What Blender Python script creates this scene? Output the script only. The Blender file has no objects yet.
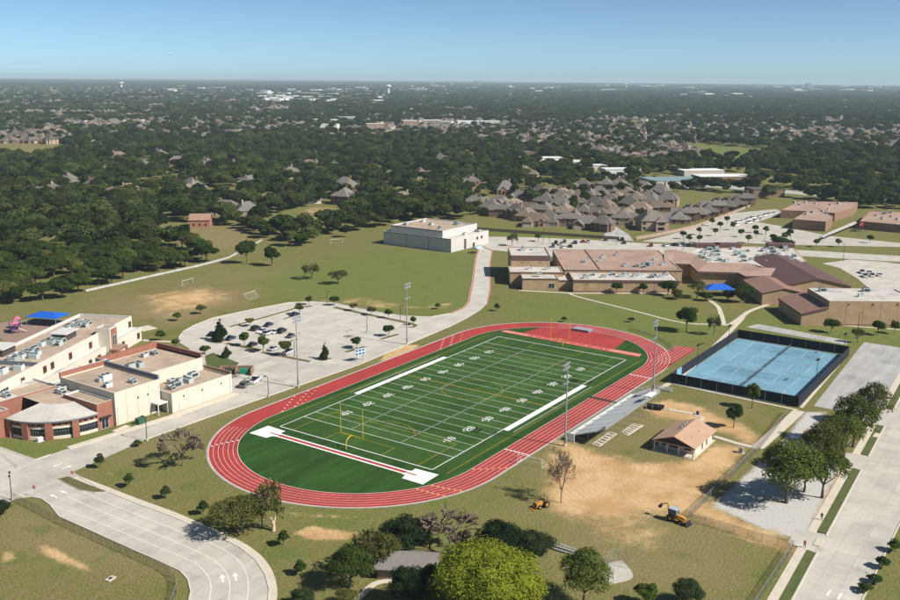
import bpy, math, random
import numpy as np
from mathutils import Vector, Matrix
random.seed(7)
NPR = np.random.RandomState(11)
SC = bpy.context.scene
COL = SC.collection

# ------------------------------------------------------------------ camera
CAM = np.array([-224.8988, -144.8405, 89.7854])
YAW, PITCH, ROLL, FPX = 0.597273, 0.230217, 0.0075786, 951.52      # focal length in photo pixels (900 wide)
_f = np.array([math.cos(YAW)*math.cos(PITCH), math.sin(YAW)*math.cos(PITCH), -math.sin(PITCH)])
_r = np.array([math.sin(YAW), -math.cos(YAW), 0.0])
_u = np.cross(_r, _f)
CR = math.cos(ROLL)*_r + math.sin(ROLL)*_u
CU = -math.sin(ROLL)*_r + math.cos(ROLL)*_u
CF = _f
cam_data = bpy.data.cameras.new('camera')
cam = bpy.data.objects.new('camera', cam_data); COL.objects.link(cam)
m = Matrix.Identity(4)
for i in range(3):
    m[i][0], m[i][1], m[i][2], m[i][3] = CR[i], CU[i], -CF[i], CAM[i]
cam.matrix_world = m
cam_data.sensor_fit = 'HORIZONTAL'; cam_data.sensor_width = 36.0
cam_data.lens = 36.0*FPX/900.0
cam_data.clip_start = 1.0; cam_data.clip_end = 80000.0
SC.camera = cam

# ------------------------------------------------------------------ sky, sun, exposure
SUN_AZ = math.radians(-81.0)      # the sun stands in this direction (world x axis = 0), shadows fall the other way
SUN_EL = math.radians(41.0)
world = bpy.data.worlds.new('World'); SC.world = world; world.use_nodes = True
wn = world.node_tree; wn.nodes.clear()
w_out = wn.nodes.new('ShaderNodeOutputWorld'); w_bg = wn.nodes.new('ShaderNodeBackground')
w_sky = wn.nodes.new('ShaderNodeTexSky'); w_sky.sky_type = 'NISHITA'; w_sky.sun_disc = False
w_sky.sun_elevation = SUN_EL
w_sky.sun_rotation = math.pi/2 - SUN_AZ
w_sky.altitude = 1000.0; w_sky.air_density = 0.38; w_sky.dust_density = 1.0; w_sky.ozone_density = 1.4
w_bg.inputs['Strength'].default_value = 0.088
w_wb = wn.nodes.new('ShaderNodeMix'); w_wb.data_type = 'RGBA'; w_wb.blend_type = 'MULTIPLY'; w_wb.inputs[0].default_value = 1.0; w_wb.inputs[7].default_value = (0.95, 1.08, 1.0, 1)   # even white balance of the whole sky
wn.links.new(w_sky.outputs[0], w_wb.inputs[6]); wn.links.new(w_wb.outputs[2], w_bg.inputs['Color']); wn.links.new(w_bg.outputs[0], w_out.inputs['Surface'])
sun_d = bpy.data.lights.new('sun', 'SUN'); sun_d.energy = 4.4; sun_d.angle = math.radians(0.53); sun_d.color = (1.0, 0.945, 0.86)
sun = bpy.data.objects.new('sun', sun_d); COL.objects.link(sun)
_sd = Vector((math.cos(SUN_AZ)*math.cos(SUN_EL), math.sin(SUN_AZ)*math.cos(SUN_EL), math.sin(SUN_EL)))
sun.rotation_euler = _sd.to_track_quat('Z', 'Y').to_euler(); sun.location = (0, -400, 500)
vs = SC.view_settings
vs.view_transform = 'Standard'; vs.look = 'None'; vs.gamma = 1.0; vs.exposure = 0.6; vs.use_curve_mapping = False
cy = SC.cycles
cy.use_denoising = True
cy.max_bounces = 5; cy.diffuse_bounces = 2; cy.glossy_bounces = 2; cy.transmission_bounces = 3
cy.transparent_max_bounces = 12; cy.volume_bounces = 0
cy.caustics_reflective = False; cy.caustics_refractive = False

# ------------------------------------------------------------------ pixel <-> ground
def P(px, py, z=0.0):
    d = CF + CR*((px-450.0)/FPX) - CU*((py-300.0)/FPX)
    t = (z-CAM[2])/d[2]
    q = CAM + t*d
    return (float(q[0]), float(q[1]))
def PX(x, y, z=0.0):
    D = np.stack([np.asarray(x, float)-CAM[0], np.asarray(y, float)-CAM[1], np.zeros_like(np.asarray(x, float))+z-CAM[2]], -1)
    w = D@CF
    return 450+FPX*(D@CR)/w, 300-FPX*(D@CU)/w
def hgt(px, py, ty):
    """height in metres of a thing standing at base pixel whose top is at pixel row ty"""
    b = P(px, py); D = math.hypot(b[0]-CAM[0], b[1]-CAM[1])
    d = CF + CR*((px-450.0)/FPX) - CU*((ty-300.0)/FPX)
    return CAM[2] + d[2]*D/math.hypot(d[0], d[1])
def mpp(px, py):
    b = P(px, py); return math.hypot(b[0]-CAM[0], b[1]-CAM[1])/FPX

# ------------------------------------------------------------------ materials
MATS = {}
def _nt(name):
    m = bpy.data.materials.new(name); m.use_nodes = True
    nt = m.node_tree; nt.nodes.clear()
    out = nt.nodes.new('ShaderNodeOutputMaterial')
    return m, nt, out
def mat(name, col, rough=0.85, ns=0.0, amt=0.15, col2=None, var=0.0, spec=0.3, metal=0.0, bump=0.0, bs=None, ns2=0.0, amt2=0.0, streak=None, spot=None):
    """diffuse-ish procedural material: two noise scales in world space, a tone shift per object, optional bump"""
    if name in MATS: return MATS[name]
    m, nt, out = _nt(name); N = nt.nodes.new; L = nt.links.new
    b = N('ShaderNodeBsdfPrincipled'); L(b.outputs[0], out.inputs[0])
    b.inputs['Roughness'].default_value = rough; b.inputs['Metallic'].default_value = metal
    b.inputs['Specular IOR Level'].default_value = spec
    c = N('ShaderNodeRGB'); c.outputs[0].default_value = (*col, 1); cur = c.outputs[0]
    geo = N('ShaderNodeNewGeometry')
    if ns > 0:
        t = N('ShaderNodeTexNoise'); t.inputs['Scale'].default_value = ns; t.inputs['Detail'].default_value = 5; t.inputs['Roughness'].default_value = 0.62
        L(geo.outputs['Position'], t.inputs['Vector'])
        if col2 is not None:
            r = N('ShaderNodeMapRange'); r.inputs[1].default_value = 0.35; r.inputs[2].default_value = 0.65
            L(t.outputs[0], r.inputs[0])
            mx = N('ShaderNodeMix'); mx.data_type = 'RGBA'; L(r.outputs[0], mx.inputs[0]); L(cur, mx.inputs[6]); mx.inputs[7].default_value = (*col2, 1)
            cur = mx.outputs[2]
        else:
            r = N('ShaderNodeMapRange'); r.inputs[1].default_value = 0.25; r.inputs[2].default_value = 0.75; r.inputs[3].default_value = 1-amt; r.inputs[4].default_value = 1+amt
            L(t.outputs[0], r.inputs[0])
            mx = N('ShaderNodeVectorMath'); mx.operation = 'SCALE'; L(cur, mx.inputs[0]); L(r.outputs[0], mx.inputs['Scale']); cur = mx.outputs[0]
    if ns2 > 0:
        t2 = N('ShaderNodeTexNoise'); t2.inputs['Scale'].default_value = ns2; t2.inputs['Detail'].default_value = 3
        L(geo.outputs['Position'], t2.inputs['Vector'])
        r2 = N('ShaderNodeMapRange'); r2.inputs[1].default_value = 0.25; r2.inputs[2].default_value = 0.75; r2.inputs[3].default_value = 1-amt2; r2.inputs[4].default_value = 1+amt2
        L(t2.outputs[0], r2.inputs[0])
        mx = N('ShaderNodeVectorMath'); mx.operation = 'SCALE'; L(cur, mx.inputs[0]); L(r2.outputs[0], mx.inputs['Scale']); cur = mx.outputs[0]
    def shade(fac):
        nonlocal cur
        mx = N('ShaderNodeVectorMath'); mx.operation = 'SCALE'; L(cur, mx.inputs[0]); L(fac, mx.inputs['Scale']); cur = mx.outputs[0]
    if streak:      # nap, wheel wear: noise drawn out in one direction
        mp = N('ShaderNodeMapping'); mp.inputs['Scale'].default_value = (streak[0], streak[1], 1.0); mp.inputs['Rotation'].default_value = (0, 0, streak[3]); L(geo.outputs['Position'], mp.inputs['Vector'])
        t3 = N('ShaderNodeTexNoise'); t3.inputs['Scale'].default_value = 1.0; t3.inputs['Detail'].default_value = 4; L(mp.outputs[0], t3.inputs['Vector'])
        r3 = N('ShaderNodeMapRange'); r3.inputs[1].default_value = 0.32; r3.inputs[2].default_value = 0.68; r3.inputs[3].default_value = 1-streak[2]; r3.inputs[4].default_value = 1+streak[2]; L(t3.outputs[0], r3.inputs[0]); shade(r3.outputs[0])
    if spot:        # stains and patches with an outline of their own
        t4 = N('ShaderNodeTexNoise'); t4.inputs['Scale'].default_value = spot[0]; t4.inputs['Detail'].default_value = 6; t4.inputs['Roughness'].default_value = 0.65; L(geo.outputs['Position'], t4.inputs['Vector'])
        r4 = N('ShaderNodeMapRange'); r4.inputs[1].default_value = spot[1]; r4.inputs[2].default_value = spot[2]; r4.inputs[3].default_value = 1.0; r4.inputs[4].default_value = 1-spot[3]; L(t4.outputs[0], r4.inputs[0]); shade(r4.outputs[0])
    if var > 0:
        oi = N('ShaderNodeObjectInfo'); r = N('ShaderNodeMapRange'); r.inputs[3].default_value = 1-var; r.inputs[4].default_value = 1+var
        L(oi.outputs['Random'], r.inputs[0])
        mx = N('ShaderNodeVectorMath'); mx.operation = 'SCALE'; L(cur, mx.inputs[0]); L(r.outputs[0], mx.inputs['Scale']); cur = mx.outputs[0]
    L(cur, b.inputs['Base Color'])
    if bump > 0:
        t = N('ShaderNodeTexNoise'); t.inputs['Scale'].default_value = bs or 3.0; t.inputs['Detail'].default_value = 4
        L(geo.outputs['Position'], t.inputs['Vector'])
        bp = N('ShaderNodeBump'); bp.inputs['Strength'].default_value = 0.6; bp.inputs['Distance'].default_value = bump
        L(t.outputs[0], bp.inputs['Height']); L(bp.outputs[0], b.inputs['Normal'])
    MATS[name] = m
    return m
def leaf_mat(name, c1, c2, var=0.22, trans=0.28, ns=0.35):
    if name in MATS: return MATS[name]
    m, nt, out = _nt(name); N = nt.nodes.new; L = nt.links.new
    geo = N('ShaderNodeNewGeometry'); oi = N('ShaderNodeObjectInfo')
    t = N('ShaderNodeTexNoise'); t.inputs['Scale'].default_value = ns; t.inputs['Detail'].default_value = 6; t.inputs['Roughness'].default_value = 0.7
    L(geo.outputs['Position'], t.inputs['Vector'])
    add = N('ShaderNodeMath'); add.operation = 'MULTIPLY_ADD'; L(oi.outputs['Random'], add.inputs[0]); add.inputs[1].default_value = 0.5; L(t.outputs[0], add.inputs[2])
    r = N('ShaderNodeMapRange'); r.inputs[1].default_value = 0.42; r.inputs[2].default_value = 1.08; L(add.outputs[0], r.inputs[0])
    mx = N('ShaderNodeMix'); mx.data_type = 'RGBA'; mx.inputs[6].default_value = (*c1, 1); mx.inputs[7].default_value = (*c2, 1); L(r.outputs[0], mx.inputs[0])
    r2 = N('ShaderNodeMapRange'); r2.inputs[3].default_value = 1-var; r2.inputs[4].default_value = 1+var
    wn_ = N('ShaderNodeTexWhiteNoise'); wn_.noise_dimensions = '1D'; L(oi.outputs['Random'], wn_.inputs['W']); L(wn_.outputs[0], r2.inputs[0])
    sc = N('ShaderNodeVectorMath'); sc.operation = 'SCALE'; L(mx.outputs[2], sc.inputs[0]); L(r2.outputs[0], sc.inputs['Scale'])
    d = N('ShaderNodeBsdfDiffuse'); tr = N('ShaderNodeBsdfTranslucent'); ms = N('ShaderNodeMixShader'); ms.inputs[0].default_value = trans
    L(sc.outputs[0], d.inputs[0]); L(sc.outputs[0], tr.inputs[0]); L(d.outputs[0], ms.inputs[1]); L(tr.outputs[0], ms.inputs[2]); L(ms.outputs[0], out.inputs[0])
    MATS[name] = m
    return m
def mesh_screen_mat(name, col, alpha):
    """open wire mesh too fine to resolve: part of the light passes between the wires"""
    if name in MATS: return MATS[name]
    m, nt, out = _nt(name); N = nt.nodes.new; L = nt.links.new
    b = N('ShaderNodeBsdfPrincipled'); b.inputs['Base Color'].default_value = (*col, 1); b.inputs['Roughness'].default_value = 0.6
    t = N('ShaderNodeBsdfTransparent'); ms = N('ShaderNodeMixShader'); ms.inputs[0].default_value = alpha
    L(t.outputs[0], ms.inputs[1]); L(b.outputs[0], ms.inputs[2]); L(ms.outputs[0], out.inputs[0])
    MATS[name] = m
    return m
def brick_mat(name, c1, c2, mortar, scale=1.0):
    if name in MATS: return MATS[name]
    m, nt, out = _nt(name); N = nt.nodes.new; L = nt.links.new
    geo = N('ShaderNodeNewGeometry'); b = N('ShaderNodeBsdfPrincipled'); b.inputs['Roughness'].default_value = 0.9; b.inputs['Specular IOR Level'].default_value = 0.2
    sx = N('ShaderNodeSeparateXYZ'); L(geo.outputs['Position'], sx.inputs[0])
    ad = N('ShaderNodeMath'); L(sx.outputs[0], ad.inputs[0]); L(sx.outputs[1], ad.inputs[1])
    cb = N('ShaderNodeCombineXYZ'); L(ad.outputs[0], cb.inputs[0]); L(sx.outputs[2], cb.inputs[1])
    br = N('ShaderNodeTexBrick'); br.inputs['Scale'].default_value = scale
    br.inputs['Color1'].default_value = (*c1, 1); br.inputs['Color2'].default_value = (*c2, 1); br.inputs['Mortar'].default_value = (*mortar, 1)
    br.inputs['Mortar Size'].default_value = 0.015; br.inputs['Brick Width'].default_value = 0.45; br.inputs['Row Height'].default_value = 0.2
    L(cb.outputs[0], br.inputs['Vector'])
    t = N('ShaderNodeTexNoise'); t.inputs['Scale'].default_value = 0.5; t.inputs['Detail'].default_value = 4; L(geo.outputs['Position'], t.inputs['Vector'])
    r = N('ShaderNodeMapRange'); r.inputs[1].default_value = 0.3; r.inputs[2].default_value = 0.7; r.inputs[3].default_value = 0.88; r.inputs[4].default_value = 1.1; L(t.outputs[0], r.inputs[0])
    sc = N('ShaderNodeVectorMath'); sc.operation = 'SCALE'; L(br.outputs[0], sc.inputs[0]); L(r.outputs[0], sc.inputs['Scale'])
    L(sc.outputs[0], b.inputs['Base Color']); L(b.outputs[0], out.inputs[0])
    MATS[name] = m
    return m

M_CONC = mat('concrete', (0.455, 0.425, 0.375), ns=0.13, amt=0.17, var=0.07, ns2=2.5, amt2=0.08, bump=0.01, bs=6, streak=(0.03, 0.55, 0.05, 0.02), spot=(0.16, 0.56, 0.70, 0.20))
M_CONC_OLD = mat('old_concrete', (0.38, 0.37, 0.355), ns=0.1, amt=0.16, var=0.05, ns2=2.0, amt2=0.09, streak=(0.03, 0.5, 0.10, 0.0), spot=(0.12, 0.54, 0.66, 0.18))
M_JOINT = mat('joint_filler', (0.33, 0.31, 0.28), ns=1.0, amt=0.15)
M_WALK = mat('sidewalk_concrete', (0.55, 0.49, 0.40), ns=0.4, amt=0.10, ns2=3, amt2=0.05)
M_KERB = mat('kerb_concrete', (0.55, 0.51, 0.44), ns=0.5, amt=0.10)
M_REDKERB = mat('red_painted_kerb', (0.42, 0.10, 0.07), ns=0.8, amt=0.2)
M_PAINT = mat('white_paint', (0.75, 0.75, 0.73), ns=0.8, amt=0.06)
M_ROADPAINT = mat('worn_road_paint', (0.68, 0.67, 0.63), ns=1.5, amt=0.15)
M_YPAINT = mat('yellow_paint', (0.36, 0.26, 0.02), ns=0.8, amt=0.12)
M_OPAINT = mat('orange_paint', (0.75, 0.42, 0.12), ns=0.8, amt=0.1)
M_TRACK = mat('red_track_rubber', (0.35, 0.040, 0.034), rough=0.8, ns=0.06, amt=0.22, ns2=1.1, amt2=0.12, spec=0.35, streak=(0.02, 0.8, 0.12, 0.0), spot=(0.15, 0.58, 0.70, 0.18))
M_TRACKP = mat('faded_runway_rubber', (0.58, 0.24, 0.18), rough=0.8, ns=0.3, amt=0.15)
M_TURF = mat('artificial_turf', (0.035, 0.081, 0.015), rough=0.9, ns=0.045, amt=0.26, ns2=0.7, amt2=0.14, spec=0.15, streak=(0.02, 0.35, 0.16, 0.0))
M_TURF2 = mat('dark_turf', (0.026, 0.070, 0.012), rough=0.9, ns=0.05, amt=0.24, ns2=0.8, amt2=0.14, spec=0.15, streak=(0.03, 0.30, 0.26, 1.35))
M_WHITEWALL = mat('cream_tilt_wall', (0.58, 0.525, 0.435), ns=0.12, amt=0.09, ns2=1.0, amt2=0.05, spot=(0.25, 0.58, 0.75, 0.10))
M_CREAM = mat('pale_stone_wall', (0.60, 0.55, 0.47), ns=0.3, amt=0.08)
M_ROOFTAN = mat('tan_gravel_roof', (0.40, 0.31, 0.235), ns=0.10, amt=0.24, ns2=0.9, amt2=0.14, spot=(0.14, 0.55, 0.66, 0.25))
M_ROOFPINK = mat('pinkish_gravel_roof', (0.36, 0.245, 0.19), ns=0.08, amt=0.20, ns2=0.9, amt2=0.12, spot=(0.10, 0.55, 0.66, 0.22))
M_ROOFWHITE = mat('white_membrane_roof', (0.50, 0.465, 0.425), ns=0.10, amt=0.20, ns2=0.9, amt2=0.10, spot=(0.14, 0.54, 0.66, 0.28))
M_ROOFBROWN = mat('brown_metal_roof', (0.125, 0.065, 0.055), rough=0.55, ns=0.2, amt=0.12)
M_FASCIA = mat('brown_fascia', (0.13, 0.075, 0.065), rough=0.6, ns=0.4, amt=0.1)
M_COPING = mat('pale_coping', (0.55, 0.54, 0.52), ns=0.4, amt=0.06)
M_BRICK = brick_mat('red_brick', (0.25, 0.085, 0.058), (0.31, 0.12, 0.08), (0.30, 0.21, 0.16), 1.0)
M_TANBRICK = brick_mat('tan_brick', (0.37, 0.245, 0.145), (0.42, 0.285, 0.17), (0.42, 0.33, 0.24), 1.0)
M_BROWNBRICK = brick_mat('brown_brick', (0.22, 0.12, 0.08), (0.27, 0.15, 0.10), (0.3, 0.22, 0.17), 1.0)
M_GLASS = mat('dark_window_glass', (0.015, 0.02, 0.025), rough=0.08, spec=0.5)
M_ALU = mat('grey_aluminium', (0.42, 0.45, 0.47), rough=0.45, metal=0.3, ns=1.0, amt=0.08)
M_GALV = mat('galvanised_steel', (0.30, 0.32, 0.33), rough=0.5, metal=0.2, ns=1.0, amt=0.1)
M_DARK = mat('dark_metal', (0.03, 0.03, 0.032), rough=0.5)
M_HVAC = mat('hvac_cabinet', (0.42, 0.47, 0.47), rough=0.5, var=0.25, ns=2.0, amt=0.08)
M_FANGRILL = mat('hvac_fan', (0.04, 0.055, 0.06), rough=0.6)
M_GREENBOX = mat('green_cabinet', (0.03, 0.10, 0.06), rough=0.6, ns=1.0, amt=0.1)
M_BLUEFAB = mat('blue_shade_fabric', (0.01, 0.10, 0.50), rough=0.7, ns=0.6, amt=0.12)
M_TENNIS = mat('blue_court_surface', (0.160, 0.312, 0.41), rough=0.75, ns=0.07, amt=0.20, ns2=0.5, amt2=0.10, spot=(0.12, 0.52, 0.66, 0.16))
M_TENNIS2 = mat('dark_blue_court_surface', (0.130, 0.272, 0.37), rough=0.75, ns=0.07, amt=0.20, ns2=0.5, amt2=0.10, spot=(0.12, 0.52, 0.66, 0.16))
M_WINDSCREEN = mat('black_windscreen', (0.012, 0.016, 0.024), rough=0.85, ns=0.4, amt=0.3)
M_YELLOW = mat('yellow_steel', (0.62, 0.45, 0.03), rough=0.45)
M_MACH = mat('machine_yellow', (0.44, 0.22, 0.035), rough=0.65, ns=1.6, amt=0.45)
M_RUBBER = mat('black_rubber', (0.015, 0.015, 0.015), rough=0.9)
M_BARK = mat('tree_bark', (0.11, 0.085, 0.065), ns=3.0, amt=0.3)
M_BARKPALE = mat('bare_grey_bark', (0.175, 0.135, 0.098), ns=3.0, amt=0.25)
M_SHINGLE = mat('grey_shingle', (0.135, 0.12, 0.105), ns=0.4, amt=0.18, var=0.34, ns2=3.0, amt2=0.12)
M_SHINGLEB = mat('brown_shingle', (0.17, 0.13, 0.10), ns=0.4, amt=0.18, var=0.34, ns2=3.0, amt2=0.12)
M_SHINGLETAN = mat('tan_shingle', (0.42, 0.27, 0.185), ns=0.4, amt=0.10, ns2=3.0, amt2=0.08)
M_TINROOF = mat('blue_grey_metal_roof', (0.22, 0.29, 0.31), rough=0.5, ns=0.4, amt=0.12)
M_HBRICK = mat('house_brick', (0.22, 0.135, 0.10), ns=1.2, amt=0.15, var=0.3)
M_HTAN = mat('house_tan_brick', (0.32, 0.24, 0.18), ns=1.0, amt=0.15, var=0.35)
M_HWHITE = mat('house_siding', (0.50, 0.47, 0.42), ns=1.0, amt=0.08)
M_WOOD = mat('weathered_wood', (0.20, 0.15, 0.115), ns=1.5, amt=0.25)
M_WHITEBOX = mat('warehouse_white', (0.70, 0.70, 0.69), ns=0.05, amt=0.08, var=0.15)
M_CHAIN = mesh_screen_mat('chain_link', (0.07, 0.085, 0.08), 0.30)
M_NET = mesh_screen_mat('tennis_net', (0.02, 0.03, 0.045), 0.65)

# ------------------------------------------------------------------ mesh building
class MB:
    def __init__(s): s.v = []; s.f = []
    def quad(s, *p):
        n = len(s.v); s.v.extend(p); s.f.append(tuple(range(n, n+len(p)))); return s
    def box(s, x0, x1, y0, y1, z0, z1):
        return s.prism([(x0, y0), (x1, y0), (x1, y1), (x0, y1)], z0, z1)
    def obox(s, cx, cy, z0, z1, hx, hy, a=0.0):
        c, t = math.cos(a), math.sin(a)
        return s.prism([(cx+c*x-t*y, cy+t*x+c*y) for x, y in ((-hx, -hy), (hx, -hy), (hx, hy), (-hx, hy))], z0, z1)
    def prism(s, poly, z0, z1, bottom=True, top=True):
        poly = ccw(poly); n = len(s.v); k = len(poly)
        s.v.extend((p[0], p[1], z0) for p in poly); s.v.extend((p[0], p[1], z1) for p in poly)
        for i in range(k):
            j = (i+1) % k; s.f.append((n+i, n+j, n+k+j, n+k+i))
        if top: s.f.append(tuple(range(n+k, n+2*k)))
        if bottom: s.f.append(tuple(range(n+k-1, n-1, -1)))
        return s
    def sheet(s, poly, z):
        poly = ccw(poly); n = len(s.v); s.v.extend((p[0], p[1], z) for p in poly); s.f.append(tuple(range(n, n+len(poly)))); return s
    def tube(s, a, b, r0, r1=None, k=6, cap=True):
        r1 = r0 if r1 is None else r1
        a = Vector(a); b = Vector(b); d = (b-a)
        if d.length < 1e-6: return s
        d.normalize(); x = d.orthogonal().normalized(); y = d.cross(x); n = len(s.v)
        for q, r in ((a, r0), (b, r1)):
            for i in range(k):
                t = 2*math.pi*i/k; s.v.append(tuple(q+x*(r*math.cos(t))+y*(r*math.sin(t))))
        for i in range(k):
            j = (i+1) % k; s.f.append((n+i, n+j, n+k+j, n+k+i))
        if cap:
            s.f.append(tuple(range(n+k-1, n-1, -1))); s.f.append(tuple(range(n+k, n+2*k)))
        return s
    def strip(s, pts, w, z, z1=None):
        """flat ribbon (or raised kerb if z1) of width w centred on a polyline"""
        L, R = offset(pts, w/2), offset(pts, -w/2)
        if z1 is None:
            n = len(s.v); k = len(pts)
            s.v.extend((p[0], p[1], z) for p in L); s.v.extend((p[0], p[1], z) for p in R)
            for i in range(k-1): s.f.append((n+i, n+k+i, n+k+i+1, n+i+1))
            return s
        for i in range(len(pts)-1):
            s.prism([L[i], R[i], R[i+1], L[i+1]], z, z1)
        return s
    def build(s, name, material, parent=None, smooth=False):
        me = bpy.data.meshes.new(name)
        off = parent.location if parent is not None and parent.type == 'EMPTY' else (0, 0, 0)
        if parent is not None and parent.get('_loc') is not None: off = parent['_loc']
        vv = [(p[0]-off[0], p[1]-off[1], p[2]-off[2]) for p in s.v]
        me.from_pydata(vv, [], s.f); me.update()
        if smooth: me.polygons.foreach_set('use_smooth', [True]*len(me.polygons))
        me.materials.append(material)
        o = bpy.data.objects.new(name, me); COL.objects.link(o)
        if parent is not None: o.parent = parent; o['_loc'] = list(off)
        return o
def ccw(poly):
    a = sum(poly[i][0]*poly[(i+1) % len(poly)][1]-poly[(i+1) % len(poly)][0]*poly[i][1] for i in range(len(poly)))
    return list(poly) if a > 0 else list(poly)[::-1]
def offset(pts, d):
    out = []
    n = len(pts)
    for i in range(n):
        a = pts[max(0, i-1)]; b = pts[min(n-1, i+1)]
        dx, dy = b[0]-a[0], b[1]-a[1]; l = math.hypot(dx, dy) or 1
        out.append((pts[i][0]-dy/l*d, pts[i][1]+dx/l*d))
    return out
def smooth_line(pts, n=4):
    """Catmull-Rom through the points"""
    out = []
    for i in range(len(pts)-1):
        p0 = pts[max(i-1, 0)]; p1 = pts[i]; p2 = pts[i+1]; p3 = pts[min(i+2, len(pts)-1)]
        for k in range(n):
            t = k/n
            out.append(tuple(0.5*((2*p1[c])+(-p0[c]+p2[c])*t+(2*p0[c]-5*p1[c]+4*p2[c]-p3[c])*t*t+(-p0[c]+3*p1[c]-3*p2[c]+p3[c])*t**3) for c in (0, 1)))
    out.append(tuple(pts[-1])); return out
def resample(pts, step):
    p = np.array(pts, float); seg = np.hypot(*np.diff(p, axis=0).T); c = np.concatenate([[0], np.cumsum(seg)])
    n = max(1, int(round(c[-1]/step))); t = np.linspace(0, c[-1], n+1)
    return [(float(np.interp(q, c, p[:, 0])), float(np.interp(q, c, p[:, 1]))) for q in t]
def WP(l, z=0.0): return [P(a, b, z) for a, b in l]
def tag(o, label=None, cat=None, group=None, kind=None):
    if label: o['label'] = label
    if cat: o['category'] = cat
    if group: o['group'] = group
    if kind: o['kind'] = kind
    return o
def thing(name, label, cat, loc=(0, 0, 0), group=None):
    o = bpy.data.objects.new(name, None); COL.objects.link(o)
    o.location = loc; o.empty_display_size = 0.5
    o['_loc'] = list(loc)
    return tag(o, label, cat, group)
def struct(o): o['kind'] = 'structure'; return o
def stuff(o): o['kind'] = 'stuff'; return o
_used = set()
def place(root, loc, rz=0.0, sc=(1, 1, 1), label=None, group=None, only=None):
    """first call moves the prototype itself, later calls copy it with its parts and sub-parts"""
    if root.name not in _used:
        _used.add(root.name); r = root
    else:
        r = root.copy(); COL.objects.link(r)
        for ch in root.children:
            c = ch.copy(); COL.objects.link(c); c.parent = r
            for g in ch.children:
                d = g.copy(); COL.objects.link(d); d.parent = c
    r.location = (loc[0], loc[1], loc[2] if len(loc) > 2 else 0.0)
    r.rotation_euler = (0, 0, rz); r.scale = sc if hasattr(sc, '__len__') else (sc, sc, sc)
    if label: r['label'] = label
    if group: r['group'] = group
    return r
def in_poly(x, y, poly):
    c = np.zeros(np.shape(x), bool); n = len(poly)
    for i in range(n):
        x1, y1 = poly[i]; x2, y2 = poly[(i+1) % n]
        if y1 == y2: continue
        c ^= ((y1 > y) != (y2 > y)) & (x < (x2-x1)*(y-y1)/(y2-y1)+x1)
    return c
def sdist(x, y, poly):
    d = np.full(np.shape(x), 1e9); n = len(poly)
    for i in range(n):
        x1, y1 = poly[i]; x2, y2 = poly[(i+1) % n]
        dx, dy = x2-x1, y2-y1; l2 = dx*dx+dy*dy or 1e-9
        t = np.clip(((x-x1)*dx+(y-y1)*dy)/l2, 0, 1)
        d = np.minimum(d, np.hypot(x-x1-t*dx, y-y1-t*dy))
    return np.where(in_poly(x, y, poly), d, -d)
# ================================================================== GROUND
def axis(lo, hi, step, far, grow=1.16):
    a = list(np.arange(lo, hi+1e-6, step))
    s = step; x = a[-1]
    while x < far: s *= grow; x += s; a.append(x)
    s = step; x = a[0]; pre = []
    while x > -far: s *= grow; x -= s; pre.append(x)
    return np.array(pre[::-1]+a)
FAR = 17000.0
gx = axis(-175, 215, 1.3, FAR); gy = axis(-140, 205, 1.3, FAR)
GX, GY = np.meshgrid(gx, gy)
nx, ny = len(gx), len(gy)
def soft(poly, w):
    return np.clip(sdist(GX, GY, poly)/w*0.5+0.5, 0, 1)
def paint(dst, polys, w, val):
    for q in polys:
        s_ = soft(WP(q), w); dst[:] = dst*(1-s_)+val*s_
dirt = np.zeros_like(GX); green = np.full_like(GX, 0.52); dry = np.full_like(GX, 0.25); grav = np.zeros_like(GX)
# grass moods
paint(green, [[(90, 300), (240, 262), (300, 262), (440, 250), (470, 300), (420, 314), (330, 300), (260, 303), (180, 330), (120, 320)]], 20, 0.7)
paint(green, [[(380, 250), (475, 255), (470, 300), (450, 312), (330, 300), (260, 285), (330, 265)], [(505, 300), (640, 300), (740, 330), (660, 345), (520, 318)],
              [(730, 330), (770, 310), (900, 330), (900, 345), (850, 342)], [(810, 252), (900, 258), (900, 275), (850, 270)], [(440, 228), (470, 226), (620, 238), (600, 242), (480, 236)]], 14, 0.95)
paint(dry, [[(505, 300), (640, 300), (740, 330), (660, 345), (520, 318)], [(440, 228), (470, 226), (620, 238), (600, 242), (480, 236)]], 14, 0.12)
paint(green, [[(95, 300), (150, 285), (200, 283), (245, 290), (250, 298), (220, 310), (170, 325), (130, 318), (100, 312)]], 12, 0.25)
paint(dry, [[(95, 300), (150, 285), (200, 283), (245, 290), (250, 298), (220, 310), (170, 325), (130, 318), (100, 312)]], 12, 1.0)
paint(dirt, [[(140, 296), (190, 286), (238, 291), (230, 302), (170, 318), (140, 312)]], 14, 0.62)
paint(dry, [[(80, 290), (240, 262), (300, 262), (260, 285), (100, 310)]], 18, 0.45)
paint(green, [[(0, 440), (40, 445), (113, 432), (70, 452), (36, 462), (0, 448)]], 2, 0.9)
paint(dry, [[(560, 400), (760, 400), (800, 545), (760, 600), (560, 600), (500, 520)]], 14, 0.62)
paint(green, [[(130, 560), (180, 590), (190, 640), (0, 640), (0, 560), (60, 575)]], 8, 0.40)
paint(green, [[(290, 508), (520, 490), (540, 520), (420, 545), (300, 540)]], 8, 0.62)
paint(dry, [[(210, 370), (300, 330), (420, 345), (500, 320), (540, 318), (460, 335), (380, 368), (280, 400), (200, 440), (110, 470)]], 6, 0.5)
paint(dry, [[(0, 505), (60, 520), (190, 575), (150, 575), (0, 545)]], 6, 0.7)
paint(dry, [[(150, 225), (235, 222), (262, 240), (235, 255), (190, 245)], [(190, 192), (250, 191), (252, 198)], [(0, 143), (75, 148), (70, 153), (0, 160)]], 10, 0.75)
paint(green, [[(648, 147), (700, 144), (768, 149), (760, 157), (735, 161), (690, 157)]], 15, 0.8)
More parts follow.
